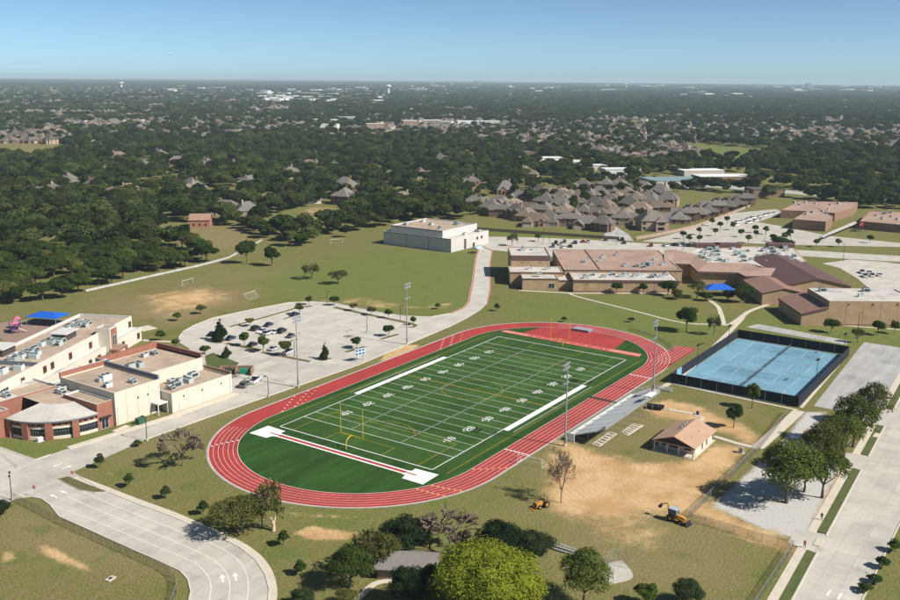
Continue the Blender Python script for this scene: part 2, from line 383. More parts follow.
# bare earth
paint(dirt, [[(557, 442), (590, 452), (640, 465), (690, 462), (722, 446), (742, 448), (722, 474), (700, 500), (722, 512), (760, 530), (803, 546), (785, 552), (735, 532), (700, 516), (655, 510), (610, 520), (560, 508), (548, 488), (552, 462)]], 6.5, 1.0)
paint(dirt, [[(560, 512), (620, 516), (690, 530), (660, 555), (590, 545)]], 9, 0.52)
paint(dirt, [[(640, 407), (668, 398), (705, 408), (742, 424), (765, 440), (756, 447), (730, 436), (700, 424), (655, 418)]], 3.5, 0.72)
paint(dirt, [[(292, 533), (310, 526), (335, 530), (362, 534), (345, 541), (312, 541)]], 1.8, 0.85)
paint(dirt, [[(270, 508), (300, 512), (345, 515), (400, 516), (345, 519), (290, 518)]], 1.4, 0.45)
paint(dirt, [[(36, 542), (55, 548), (88, 566), (92, 573), (60, 562), (40, 552)]], 1.6, 0.75)
paint(dirt, [[(0, 549), (14, 552), (16, 560), (0, 564)]], 1.5, 0.6)
paint(dirt, [[(120, 560), (150, 570), (160, 590), (110, 590)]], 4, 0.35)
paint(dirt, [[(98, 470), (118, 473), (110, 478)], [(160, 447), (175, 470), (168, 470)], [(140, 440), (155, 470), (148, 470)]], 1.4, 0.4)
paint(dirt, [[(410, 352), (420, 345), (404, 345), (385, 354), (378, 362), (395, 358)]], 1.2, 0.8)
paint(dirt, [[(820, 520), (812, 545), (830, 505), (868, 445), (862, 440), (838, 470), (815, 500), (800, 520)]], 2.0, 0.75)
paint(dirt, [[(310, 300), (360, 296), (420, 306), (460, 300), (450, 310), (380, 309)]], 3, 0.4)
paint(dirt, [[(300, 207), (330, 205), (345, 211), (330, 221), (298, 219)]], 6, 0.45)
paint(dirt, [[(470, 237.5), (620, 241.5), (620, 240), (470, 236)]], 3, 0.7)
paint(dirt, [[(0, 330), (30, 325), (35, 335), (0, 345)]], 3, 0.4)
paint(grav, [[(712, 506), (738, 482), (772, 452), (790, 432), (806, 412), (826, 412), (815, 440), (838, 472), (818, 510), (806, 541), (770, 532)]], 3.0, 1.0)
# far land: patchy
PXg, PYg = PX(GX, GY)
gv = np.zeros((ny*nx, 3)); gv[:, 0] = GX.ravel(); gv[:, 1] = GY.ravel()
me = bpy.data.meshes.new('ground')
ii = np.arange((ny-1)*(nx-1)); rr = ii//(nx-1); cc = ii % (nx-1); b0 = rr*nx+cc
quads = np.stack([b0, b0+1, b0+nx+1, b0+nx], 1)
me.vertices.add(len(gv)); me.vertices.foreach_set('co', gv.ravel())
me.loops.add(quads.size); me.loops.foreach_set('vertex_index', quads.ravel().astype(np.int32))
me.polygons.add(len(quads)); me.polygons.foreach_set('loop_start', (np.arange(len(quads))*4).astype(np.int32))
me.update(); me.validate()
ca = me.color_attributes.new('mask', 'FLOAT_COLOR', 'POINT')
ca.data.foreach_set('color', np.stack([dirt, green, dry, grav], -1).ravel().astype(np.float32))
def ground_material():
    m, nt, out = _nt('ground_cover'); N = nt.nodes.new; L = nt.links.new
    at = N('ShaderNodeAttribute'); at.attribute_name = 'mask'
    sep = N('ShaderNodeSeparateColor'); L(at.outputs['Color'], sep.inputs[0])
    geo = N('ShaderNodeNewGeometry')
    def noise(s, det=5, ro=0.6):
        t = N('ShaderNodeTexNoise'); t.inputs['Scale'].default_value = s; t.inputs['Detail'].default_value = det; t.inputs['Roughness'].default_value = ro
        L(geo.outputs['Position'], t.inputs['Vector']); return t.outputs[0]
    def madd(a, k, c):      # a*k + c
        q = N('ShaderNodeMath'); q.operation = 'MULTIPLY_ADD'; L(a, q.inputs[0]); q.inputs[1].default_value = k
        if isinstance(c, float): q.inputs[2].default_value = c
        else: L(c, q.inputs[2])
        return q.outputs[0]
    def rng(a, lo, hi, o0=0.0, o1=1.0):
        q = N('ShaderNodeMapRange'); q.interpolation_type = 'SMOOTHSTEP'; L(a, q.inputs[0]); q.inputs[1].default_value = lo; q.inputs[2].default_value = hi; q.inputs[3].default_value = o0; q.inputs[4].default_value = o1
        return q.outputs[0]
    def mix(f, a, b):
        q = N('ShaderNodeMix'); q.data_type = 'RGBA'; L(f, q.inputs[0])
        for s_, v in ((6, a), (7, b)):
            if isinstance(v, tuple): q.inputs[s_].default_value = (*v, 1)
            else: L(v, q.inputs[s_])
        return q.outputs[2]
    n_big, n_mid, n_fine, n_tiny = noise(0.018, 4), noise(0.11, 8, 0.68), noise(0.55, 8, 0.78), noise(2.2, 4, 0.7)
    g = mix(rng(madd(n_mid, 0.9, sep.outputs[1]), 0.55, 1.35), (0.160, 0.136, 0.052), (0.125, 0.158, 0.036))
    g = mix(rng(madd(n_big, 0.8, sep.outputs[2]), 0.65, 1.25), g, (0.225, 0.180, 0.085))
    inv = N('ShaderNodeMath'); inv.operation = 'SUBTRACT'; inv.use_clamp = True; inv.inputs[0].default_value = 1.38; L(sep.outputs[1], inv.inputs[1])
    def less(f):
        q = N('ShaderNodeMath'); q.operation = 'MULTIPLY'; L(f, q.inputs[0]); L(inv.outputs[0], q.inputs[1]); return q.outputs[0]
    g = mix(less(rng(n_fine, 0.44, 0.62, 0.0, 0.8)), g, (0.185, 0.150, 0.066))
    st = N('ShaderNodeTexNoise'); st.inputs['Scale'].default_value = 0.5; st.inputs['Detail'].default_value = 6
    sv = N('ShaderNodeMapping'); sv.inputs['Scale'].default_value = (0.12, 1.0, 1.0); sv.inputs['Rotation'].default_value = (0, 0, 0.35); L(geo.outputs['Position'], sv.inputs['Vector']); L(sv.outputs[0], st.inputs['Vector'])
    g = mix(less(rng(st.outputs[0], 0.50, 0.66, 0.0, 0.65)), g, (0.20, 0.155, 0.075))
    g = mix(rng(n_mid, 0.52, 0.66, 0.0, 0.55), g, (0.090, 0.122, 0.026))
    gs = N('ShaderNodeVectorMath'); gs.operation = 'SCALE'; L(g, gs.inputs[0]); L(rng(n_tiny, 0.3, 0.7, 0.68, 1.32), gs.inputs['Scale']); g = gs.outputs[0]
    dn = madd(n_mid, 0.75, sep.outputs[0]); dn = madd(n_fine, 0.55, dn)
    dcol = mix(rng(n_fine, 0.35, 0.65), (0.50, 0.31, 0.135), (0.39, 0.25, 0.125))
    dcol = mix(rng(n_mid, 0.38, 0.62), dcol, (0.56, 0.385, 0.205))
    # wheel ruts swirling over the worked earth
    wv = N('ShaderNodeTexWave'); wv.wave_type = 'RINGS'; wv.rings_direction = 'Z'; wv.inputs['Scale'].default_value = 0.28; wv.inputs['Distortion'].default_value = 26.0; wv.inputs['Detail'].default_value = 3; wv.inputs['Detail Scale'].default_value = 0.35
    mp = N('ShaderNodeVectorMath'); mp.operation = 'SUBTRACT'; mp.inputs[1].default_value = (-18, -78, 0); L(geo.outputs['Position'], mp.inputs[0]); L(mp.outputs[0], wv.inputs['Vector'])
    dcol = mix(rng(wv.outputs['Fac'], 0.6, 1.0, 0.0, 0.30), dcol, (0.30, 0.18, 0.085))
    g = mix(rng(dn, 0.92, 1.30), g, dcol)
    gn = madd(n_fine, 0.5, at.outputs['Alpha'])
    gcol = mix(rng(n_tiny, 0.35, 0.65), (0.43, 0.42, 0.40), (0.50, 0.485, 0.455))
    gcol = mix(rng(n_mid, 0.52, 0.64, 0.0, 0.6), gcol, (0.46, 0.33, 0.19))
    g = mix(rng(gn, 0.62, 0.92), g, gcol)
    # fine tuft mottling
    sc = N('ShaderNodeVectorMath'); sc.operation = 'SCALE'; L(g, sc.inputs[0]); L(rng(n_tiny, 0.3, 0.7, 0.92, 1.08), sc.inputs['Scale'])
    b = N('ShaderNodeBsdfPrincipled'); b.inputs['Roughness'].default_value = 0.95; b.inputs['Specular IOR Level'].default_value = 0.1
    L(sc.outputs[0], b.inputs['Base Color'])
    bp = N('ShaderNodeBump'); bp.inputs['Strength'].default_value = 0.5; bp.inputs['Distance'].default_value = 0.12; L(n_fine, bp.inputs['Height']); L(bp.outputs[0], b.inputs['Normal'])
    L(b.outputs[0], out.inputs[0]); return m
me.materials.append(ground_material())
ground = bpy.data.objects.new('ground', me); COL.objects.link(ground); struct(ground)
M_GRASS = mat('island_grass', (0.085, 0.095, 0.03), ns=0.9, col2=(0.15, 0.125, 0.05), ns2=5.0, amt2=0.2, bump=0.05, bs=2)
M_LAWN = mat('lawn_grass', (0.062, 0.088, 0.022), ns=0.35, col2=(0.105, 0.115, 0.038), ns2=5.0, amt2=0.18, bump=0.05, bs=2)

# ================================================================== CONCRETE ROADS laid in slabs
def clip_rect(poly, x0, x1, y0, y1):
    def cut(pl, ins, inter):
        o = []
        for i in range(len(pl)):
            a, b = pl[i-1], pl[i]
            if ins(b):
                if not ins(a): o.append(inter(a, b))
                o.append(b)
            elif ins(a): o.append(inter(a, b))
        return o
    def ix(c): return lambda a, b: (c, a[1]+(b[1]-a[1])*(c-a[0])/(b[0]-a[0]))
    def iy(c): return lambda a, b: (a[0]+(b[0]-a[0])*(c-a[1])/(b[1]-a[1]), c)
    for ins, it in ((lambda p: p[0] >= x0, ix(x0)), (lambda p: p[0] <= x1, ix(x1)), (lambda p: p[1] >= y0, iy(y0)), (lambda p: p[1] <= y1, iy(y1))):
        poly = cut(poly, ins, it)
        if len(poly) < 3: return []
    return poly
def area(poly): return abs(sum(poly[i-1][0]*poly[i][1]-poly[i][0]*poly[i-1][1] for i in range(len(poly))))/2
def slab_road(name, poly, cx, cy_, material, limit=300, z0=0.02, z1=0.05, ox=0.0, oy=0.0, gap=0.03):
    poly = ccw(poly)
    base = struct(MB().sheet(poly, z0).build(name, M_JOINT))
    xs = [p[0] for p in poly]; ys = [p[1] for p in poly]
    cells = []
    i0 = math.floor((min(xs)-ox)/cx); i1 = math.ceil((max(xs)-ox)/cx); j0 = math.floor((min(ys)-oy)/cy_); j1 = math.ceil((max(ys)-oy)/cy_)
    for i in range(i0, i1):
        for j in range(j0, j1):
            x0, y0 = ox+i*cx+gap/2, oy+j*cy_+gap/2
            c = clip_rect(poly, x0, x0+cx-gap, y0, y0+cy_-gap)
            if len(c) >= 3 and area(c) > 0.3:
                q = [c[0]]
                for p in c[1:]:
                    if math.hypot(p[0]-q[-1][0], p[1]-q[-1][1]) > 1e-4: q.append(p)
                if math.hypot(q[0][0]-q[-1][0], q[0][1]-q[-1][1]) < 1e-4: q.pop()
                if len(q) < 3: continue
                mx, my = sum(p[0] for p in q)/len(q), sum(p[1] for p in q)/len(q)
                u, v = PX(mx, my); vis = -60 < float(u) < 960 and float(v) < 660
                cells.append((math.hypot(mx-CAM[0], my-CAM[1])+(0 if vis else 1000), x0, y0, q, abs(area(q)-(cx-gap)*(cy_-gap)) < 1e-3))
    cells.sort(key=lambda c: c[0])
    full = None
    rest = MB()
    for n, (d, x0, y0, q, whole) in enumerate(cells):
        if n < limit:
            if whole:
                if full is None:
                    full = bpy.data.meshes.new('concrete_slab'); mb = MB().prism([(0, 0), (cx-gap, 0), (cx-gap, cy_-gap), (0, cy_-gap)], 0, z1-z0, bottom=False)
                    full.from_pydata(mb.v, [], mb.f); full.materials.append(material)
                o = bpy.data.objects.new('concrete_slab', full); COL.objects.link(o); o.location = (x0, y0, z0); o.parent = base
            else:
                MB().prism(q, z0, z1, bottom=False).build('concrete_slab', material, base)
        else:
            rest.prism(q, z0, z1, bottom=False)
    if rest.f: stuff(rest.build('distant_concrete_slabs', material, base))
    return base
loop_w = WP([(16, 499), (31.7, 497), (41.7, 499), (50, 505), (60, 517.5), (83, 527.5), (116.7, 543), (150, 557), (180, 571), (188, 580), (191, 592), (188, 605), (180, 625)])
loop_e = WP([(262, 640), (268, 605), (269.5, 590), (265.5, 575), (255.5, 560), (240.5, 548), (223, 539), (198, 528), (173, 517), (140, 505), (100, 489), (71.7, 472.5)])
south = [(-82, 45.3), (-45, 44.4), (-27, 43.6), (-1, 42.6), (31.4, 44.6)] + WP([(447, 328), (467, 318), (480, 310), (487, 303), (490, 290), (490, 262), (492, 251)])
north = WP([(479, 246), (475, 260), (472, 283), (468, 302), (463, 308), (450, 313.5), (430, 317), (405, 316), (380, 312.5), (355, 307.5), (335, 303), (313, 301.7), (290, 302.5), (250, 310), (213, 318), (195, 325), (184, 331), (179, 337), (180, 343), (190, 349)]) + [(-30, 93), (-41, 90), (-42.6, 88), (-42.6, 54.6), (-65, 54.6), (-79, 55.8)]
west_n = WP([(50, 455), (35, 460), (0, 447.5)])
main_poly = [(-150, P(16, 499)[1]-1)] + loop_w + loop_e + south + north + west_n + [(-150, P(0, 447.5)[1]+9)]
slab_road('school_drive', main_poly, 4.6, 4.6, M_CONC, 300)
STREET_S = -119.9
def NK(x): return -108.0+0.034*(x+10)
slab_road('street', [(-140, STREET_S), (430, STREET_S), (430, NK(430)), (120, NK(120)), (-140, NK(-140))], 5.2, 4.0, M_CONC, 280, oy=STREET_S)
rear = WP([(479, 245), (481, 236.8), (520, 237), (560, 238.5), (600, 240.5), (640, 243), (700, 246), (760, 248), (800, 250), (900, 256), (900, 262), (800, 256), (700, 262), (560, 258), (512, 252), (492, 250)])
struct(MB().sheet(rear, 0.03).build('rear_parking_lot', M_CONC))
farlot = WP([(642, 241.5), (665, 236), (700, 226), (735, 213), (775, 209), (786, 213), (757, 222), (780, 226), (830, 236), (900, 243), (900, 247), (800, 245), (745, 243), (700, 244)])
struct(MB().sheet(farlot, 0.03).build('far_parking_lot', M_CONC))
struct(MB().sheet(WP([(601, 241), (625, 240.5), (634, 241), (628, 234), (615, 226), (603, 214), (598, 214), (608, 228)]), 0.03).build('residential_street', M_CONC_OLD))
struct(MB().sheet([(44, -86.5), (118, -84), (124, -84), (124, -102.5), (44, -102.5)], 0.03).build('old_parking_lot', M_CONC_OLD))
struct(MB().sheet(WP([(822, 263.5), (850, 259.5), (885, 262), (905, 265), (905, 296), (872, 291), (858, 279), (840, 268)]), 0.03).build('gym_parking_lot', M_CONC))
struct(MB().sheet(WP([(746, 327), (758, 324), (850, 341), (846, 345)]), 0.03).build('service_lane', M_CONC_OLD))
struct(MB().sheet(WP([(640, 178), (900, 200), (900, 203), (640, 181)]), 0.03).build('far_road', M_CONC_OLD))
struct(MB().sheet(WP([(306, 106), (352, 95.5), (366, 92), (368, 92.3), (357, 95.8), (315, 106)]), 0.05).build('highway', M_CONC))
struct(MB().sheet(WP([(0, 454.5), (0, 453), (18, 466), (16, 469)]), 0.062).build('drainage_gutter', M_CONC_OLD))

# kerbs
def kerb(pts, material=M_KERB, w=0.28, h=0.16):
    return struct(MB().strip(pts, w, 0.0, h).build('kerb', material))
kerb(loop_w[1:]); kerb(loop_e)
kerb(offset(south[:6], 0.2)); kerb(south[5:], M_KERB); kerb(offset(south[8:], -0.3), M_REDKERB, 0.5, 0.17)
kerb(north[:7][::-1]); kerb(offset(north[:6], 0.35), M_REDKERB, 0.5, 0.17); kerb(north[6:-6])
kerb(west_n)
kerb([(-140, STREET_S-0.12), (430, STREET_S-0.12)])
openings = [(P(817, 552)[0], P(826, 536)[0]), (P(864, 470)[0], P(873, 458)[0]), (P(891, 427)[0], P(900, 412)[0])]
xk = -140
for a, b in openings + [(430, 430)]:
    kerb([(xk, NK(xk)+0.12), (a, NK(a)+0.12)]); xk = b
for a, b in openings:
    struct(MB().sheet([(a-0.6, NK(a)), (b+0.6, NK(b)), (b-0.5, NK(b)+6.0), (a+0.5, NK(a)+6.0)], 0.035).build('driveway_apron', M_CONC))

# sidewalks
WK = [0]
def walk(px, w=1.6, z=0.07, sm=True, world=False):
    WK[0] += 1; z = z+0.003*WK[0]
    pts = px if world else WP(px)
    if sm and len(pts) > 2: pts = smooth_line(pts, 4)
    return struct(MB().strip(pts, w, 0.0, z).build('sidewalk', M_WALK))
walk([(75, 477), (100, 486.5), (140, 502), (173, 514), (198, 525), (223, 536), (242, 545.5), (258.5, 558), (268.8, 573), (273, 590), (271.5, 606), (266, 640)], 1.5)
YW = 3.0
xk = -140
for a, b in openings + [(330, 330)]:
    walk([(xk, NK(xk)+YW), (a+0.4, NK(a)+YW)], 1.8, world=True); xk = b-0.4
walk([(799, 411), (785, 424), (757, 448)], 3.0, sm=False)
walk([(714, 436.5), (735, 443), (757, 448.5)], 1.5, sm=False)
walk([(657, 407.5), (690, 413.5), (703, 418), (695, 426)], 1.2, sm=False)
walk([(622, 404), (664, 386.5), (692, 367), (722, 339), (740, 321), (748, 312), (773, 303)], 1.6)
walk([(748, 312), (727, 326), (722, 317), (718, 307), (710, 301)], 1.8)
walk([(722, 324), (683, 323), (630, 310), (580, 297.5), (569, 293.5)], 1.2)
walk([(519, 290.5), (569, 293.3), (680, 293.2)], 1.5, sm=False)
walk([(673, 384), (797, 410.3)], 1.0, sm=False)
walk([(845, 357), (801, 408)], 0.8, sm=False)
walk([(128, 426), (114, 432)], 1.8, sm=False)
walk([(143, 340.5), (180, 342.5)], 1.6, sm=False); walk([(141, 327), (150, 330)], 6.0, sm=False)
walk([(-66, 53.4), (-43, 53.4)], 2.2, 0.16, world=True, sm=False); walk([(-96, 56.2), (-80, 54.6), (-66, 53.4)], 1.8, 0.16, world=True, sm=False)
walk([(357, 600), (375, 584), (396, 581), (420, 580)], 1.2); walk([(795, 322), (900, 330)], 1.2, sm=False)
walk([(640, 170.8), (640.5, 171)], 0.5, sm=False)

# raised grass islands
def island(poly, h=0.17, material=M_GRASS, inset=0.22):
    poly = ccw(poly); c = (sum(p[0] for p in poly)/len(poly), sum(p[1] for p in poly)/len(poly))
    g = struct(MB().prism([(p[0]+(c[0]-p[0])*min(0.3, inset/max(0.5, math.hypot(p[0]-c[0], p[1]-c[1]))), p[1]+(c[1]-p[1])*min(0.3, inset/max(0.5, math.hypot(p[0]-c[0], p[1]-c[1])))) for p in poly], 0.0, h+0.02).build('grass_island', material))
    MB().prism(poly, 0.0, h).build('kerb', M_KERB, g)
    return g
def strip_island(pts, w, **k):
    a = offset(pts, w/2); b = offset(pts, -w/2); return island(a+b[::-1], **k)
strip_island(WP([(230, 327.3), (262, 318.5), (300, 307.5), (312, 306)]), 1.6)
strip_island(WP([(334, 307.5), (355, 312), (378, 317), (400, 321.5), (414, 324.5)]), 2.0)
strip_island(WP([(414, 324.5), (416.5, 326), (413, 327.8), (408, 327.8)]), 1.6)
for a, b, w in (((284, 319.5), (301, 314.5), 1.2), ((381, 339.6), (399, 334.6), 1.8), ((346, 352.5), (366, 347.2), 2.0), ((321, 361), (332, 358.8), 1.6), ((262, 352.5), (311, 362.2), 1.5), ((226, 343.5), (262, 351), 2.0)):
    strip_island(WP([a, b]), w)
island(WP([(205, 356), (213, 353), (240, 363.5), (236, 367.5), (224, 371), (206, 367)]), material=M_LAWN)
island(WP([(57.5, 479), (68, 476.7), (87, 484), (108, 492.5), (95, 493), (80, 491), (67, 484.5)]))
# verges between sidewalk and street
yv0, yv1 = 0.28, YW-0.92
xk = -140
for a, b in openings + [(330, 330)]:
    if a-0.5-xk > 3:
        verge = struct(MB().prism([(x_, NK(x_)+q_) for x_, q_ in ((xk, yv0), (a-1.6, yv0), (a-0.7, yv0+0.7), (a-0.5, yv1), (xk+0.4, yv1), (xk, yv1-0.4))], 0.0, 0.13).build('street_verge', M_LAWN))
    xk = b+0.8
for (a, b) in ((829.5, 546), (882, 437)):
    x_, y_ = P(a, b); struct(MB().box(x_-1.6, x_+1.8, NK(x_)+0.05, NK(x_)+1.5, 0, 0.175).build('inlet_slab', M_WALK))
    for k in (-0.6, 0.7):
        pass

# painted lane lines on the bus loop
paint_root = None
def road_mark(poly_or_mb, name='lane_line', material=M_ROADPAINT):
    return struct(poly_or_mb.build(name, material))
ZP = 0.056
for ln in ([(83, 491.7), (110, 504), (140, 516), (182, 532.5), (215, 545.5), (235, 557.5), (245, 570.5), (248.3, 584), (247, 602), (243, 625)],
           [(68, 497), (100, 511), (140, 527.5), (182, 545), (208, 557), (222, 567.5), (228.5, 578.5), (230, 590), (227.5, 605), (222, 625)],
           [(52, 505.5), (95, 521), (140, 540), (173, 553.5), (194, 563), (206, 573.5), (211, 586), (209, 602), (204, 625)]):
    road_mark(MB().strip(smooth_line(WP(ln), 4), 0.16, ZP))
def arrow(px, py, ang, s=1.0):
    x, y = P(px, py); c, t = math.cos(ang), math.sin(ang)
    pts = [(-1.6, -0.16), (0.1, -0.16), (0.1, -0.6), (1.6, 0), (0.1, 0.6), (0.1, 0.16), (-1.6, 0.16)]
    road_mark(MB().sheet([(x+s*(c*a-t*b), y+s*(t*a+c*b)) for a, b in pts], ZP+0.002), 'road_arrow', M_PAINT)
d1 = math.atan2(P(140, 516)[1]-P(182, 532.5)[1], P(140, 516)[0]-P(182, 532.5)[0])
arrow(222.5, 578.5, math.radians(52)); arrow(235.5, 577, math.radians(52)); arrow(54, 496.5, d1, 0.9); arrow(64, 492.5, d1, 0.9)
arrow(57, 465.5, math.pi, 0.9); arrow(67, 467.5, 0.0, 0.9)
for a, b in ((829, 592.5), (840, 596)):
    x, y = P(a, b); road_mark(MB().box(x-1.4, x+1.0, y-0.18, y+0.18, ZP-0.004, ZP), 'road_marking', M_PAINT)
# stall lines in the parking lot
def stall_row(a, b, n, L, ang):
    for i in range(n+1):
        x = a[0]+(b[0]-a[0])*i/n; y = a[1]+(b[1]-a[1])*i/n
        road_mark(MB().strip([(x, y), (x+L*math.cos(ang), y+L*math.sin(ang))], 0.12, ZP), 'stall_line')
stall_row(P(312, 318), P(372, 330), 14, 5.0, math.radians(95)); stall_row(P(250, 343), P(312, 357), 14, 5.0, math.radians(95))
stall_row(P(300, 333), P(360, 346), 14, 5.0, math.radians(95)); stall_row(P(235, 334), P(282, 321), 11, 5.0, math.radians(-40))
# manholes
for a, b in ((866, 573), (300, 460), (134, 436.5), (188, 408)):
    x, y = P(a, b)
    if a != 300: struct(MB().prism([(x+0.4*math.cos(k*0.785), y+0.4*math.sin(k*0.785)) for k in range(8)], 0.0, ZP+0.006).build('manhole_cover', M_GALV))

# ================================================================== RUNNING TRACK AND FIELD
RA, RI, LW, NL = 49.4, 31.7, 1.18, 6
def oval(r, n=40, a=RA):
    pts = [(-a, -r), (a, -r)]
    pts += [(a+r*math.sin(t), -r*math.cos(t)) for t in np.linspace(0, math.pi, n)[1:]]
    pts += [(-a, r)]
    pts += [(-a-r*math.sin(t), r*math.cos(t)) for t in np.linspace(0, math.pi, n)[1:-1]]
    return pts
def ring(name, r0, r1, z, material, n=48):
    o, i_ = oval(r1, n), oval(r0, n); k = len(o); mb = MB()
    mb.v = [(p[0], p[1], z) for p in o]+[(p[0], p[1], z) for p in i_]
    mb.f = [(j, (j+1) % k, k+(j+1) % k, k+j) for j in range(k)]
    return mb.build(name, material)
RO = RI+LW*NL
track = struct(ring('running_track', RI, RO, 0.030, M_TRACK))
struct(ring('track_drain', RO, RO+0.45, 0.022, M_CONC_OLD))
MB().sheet([(RA+2, -RO), (81, -RO), (81, -RI), (RA+20, -RI-0.0), (RA+14, -RI-3)], 0.026).build('sprint_chute', M_TRACK, track)
def partial(r, t0, t1):
    """lane line: from the north side of the west bend, round it, along the south straight and half the east bend"""
    pts = [(-RA-r*math.sin(t), r*math.cos(t)) for t in np.linspace(t0, math.pi, 36)]
    pts += [(x, -r) for x in np.linspace(-RA, RA, 14)]
    pts += [(RA+r*math.sin(t), -r*math.cos(t)) for t in np.linspace(0, t1, 28)[1:]]
    return pts
for k in range(NL+1):
    r = RI+LW*k+(0.06 if k == 0 else (-0.06 if k == NL else 0))
    if k in (0, NL):
        mb = MB(); o, i_ = oval(r+0.055, 48), oval(r-0.055, 48); n = len(o)
        mb.v = [(p[0], p[1], 0.035) for p in o]+[(p[0], p[1], 0.035) for p in i_]; mb.f = [(j, (j+1) % n, n+(j+1) % n, n+j) for j in range(n)]
        mb.build('lane_line', M_PAINT, track)
    else:
        MB().strip(partial(r, 0.35, 2.0), 0.08, 0.035).build('lane_line', M_ROADPAINT, track)
    if k < NL: MB().strip([(RA+8, -r), (80.6, -r)], 0.09, 0.036).build('lane_line', M_PAINT, track)
# start and exchange marks across the lanes
def cross_marks(x0, stag, material, north=False, w=0.5, l=0.45):
    for k in range(NL):
        y = (1 if north else -1)*(RI+LW*(k+0.5)); x = x0+stag*k
        MB().box(x-l/2, x+l/2, y-w/2, y+w/2, 0.03, 0.037).build('lane_mark', material, track)
for x0, st, m_, nn in ((-46, 2.2, M_PAINT, True), (-41, 2.4, M_PAINT, True), (-38, 2.6, M_OPAINT, True), (30, 2.1, M_PAINT, True), (36, 2.1, M_PAINT, True), (42, 2.1, M_OPAINT, True),
                       (-34, 0.0, M_PAINT, False), (41, 0.0, M_PAINT, False), (-49, 1.0, M_OPAINT, False)):
    cross_marks(x0, st, m_, nn, 0.85 if st == 0 else 0.45)
for th in (2.62, 2.74, 0.62):
    for k in range(NL):
        r = RI+LW*(k+0.5); t = th+0.02*k; c = (-RA-r*math.sin(t), r*math.cos(t))
        MB().obox(c[0], c[1], 0.03, 0.037, 0.22, 0.28, -t).build('lane_mark', M_OPAINT if th > 1 else M_PAINT, track)
MB().strip([(14.2, -RI+1.0), (14.0, -RO-1.2)], 1.4, 0.03, 0.06).build('crossing_mat', mat('crossing_mat', (0.022, 0.035, 0.018), ns=2, amt=0.2), track)

HL, HG, HW = 54.864, 45.72, 24.384
field = struct(MB().sheet(oval(RI, 48), 0.020).build('football_field', M_TURF2))
MB().sheet([(-HL-0.1, -29.6), (HL+5.0, -29.6), (HL+5.0, 29.6), (-HL-0.1, 29.6)], 0.024).build('turf_panel', M_TURF, field)
# alternating lightly brushed ten yard bands
M_TURF3 = mat('brushed_turf', (0.043, 0.094, 0.020), rough=0.9, ns=0.05, amt=0.24, ns2=0.7, amt2=0.14, spec=0.15, streak=(0.02, 0.35, 0.16, 0.0))
for i in range(0, 10, 2):
    x = -HG+9.144*i
    MB().sheet([(x, -HW), (x+9.144, -HW), (x+9.144, HW), (x, HW)], 0.028).build('turf_panel', M_TURF3, field)
ZL = 0.033
def fl(x0, x1, y0, y1, name, material=M_PAINT, z=ZL):
    MB().sheet([(x0, y0), (x1, y0), (x1, y1), (x0, y1)], z).build(name, material, field)
for i in range(21):
    x = -HG+4.572*i; w = 0.10 if i not in (0, 20) else 0.16
    fl(x-w/2*1.1, x+w/2*1.1, -HW, HW, 'yard_line')
for s in (-1, 1):
    fl(s*HL-0.14, s*HL+0.14, -HW, HW, 'end_line', z=ZL+0.001)
    y = s*(HW+0.12)
    fl(-HL, HL, y-0.12, y+0.12, 'sideline', z=ZL+0.002)
    fl(-22.9, 22.9, min(s*HW, s*(HW+1.75)), max(s*HW, s*(HW+1.75)), 'coaching_box', z=ZL+0.003)
    fl(-22.9, 22.9, s*(HW+3.3)-0.06, s*(HW+3.3)+0.06, 'bench_line', z=ZL)
    y2 = s*28.6
    fl(-54.8, 56.5, y2-0.07, y2+0.07, 'touch_line', M_YPAINT, z=ZL+0.001)
    # hash marks: tiny, joined
    hm = MB()
    for k in range(1, 100):
        x = -HG+0.9144*k
        if k % 5: hm.sheet([(x-0.05, s*8.13-0.3), (x+0.05, s*8.13-0.3), (x+0.05, s*8.13+0.3), (x-0.05, s*8.13+0.3)], ZL)
    stuff(hm.build('hash_marks', M_PAINT, field))
    fl(-HG, HG, s*8.13-0.028, s*8.13+0.028, 'hash_line', mat('faint_line', (0.30, 0.36, 0.28)), z=ZL-0.001)
fl(-0.08, 0.08, -28.6, 28.6, 'halfway_line', M_OPAINT, z=ZL+0.002)
def arc(cx, cy_, r, a0, a1, n=40, w=0.14):
    MB().strip([(cx+r*math.cos(t), cy_+r*math.sin(t)) for t in np.linspace(a0, a1, n)], w, ZL+0.002).build('soccer_arc', M_YPAINT, field)
arc(0, 0, 9.15, 0, 2*math.pi)
for s in (-1, 1):
    for dep, hw in ((16.5, 20.15), (5.5, 9.16)):
        x1 = s*(HL-dep)
        fl(x1-0.07, x1+0.07, -hw, hw, 'soccer_box_line', M_YPAINT, z=ZL+0.002)
        for q in (-1, 1): fl(min(s*HL, x1), max(s*HL, x1), q*hw-0.07, q*hw+0.07, 'soccer_box_line', M_YPAINT, z=ZL+0.0025)
    a = 0.925
    if s < 0: arc(-HL+11, 0, 9.15, -a, a, 16)
    else: arc(HL-11, 0, 9.15, math.pi-a, math.pi+a, 16)
SEG = {'a': (0, 1.0, 1.60, 1.83), 'g': (0, 1.0, 0.80, 1.03), 'd': (0, 1.0, 0.0, 0.23), 'f': (0, 0.28, 0.915, 1.83), 'b': (0.72, 1.0, 0.915, 1.83), 'e': (0, 0.28, 0, 0.915), 'c': (0.72, 1.0, 0, 0.915), 'm': (0.36, 0.64, 0, 1.83), 'n': (0.2, 0.8, 0, 0.2)}
DIG = {'0': 'abcdef', '1': 'mn', '2': 'abged', '3': 'abgcd', '4': 'fgbc', '5': 'afgcd'}
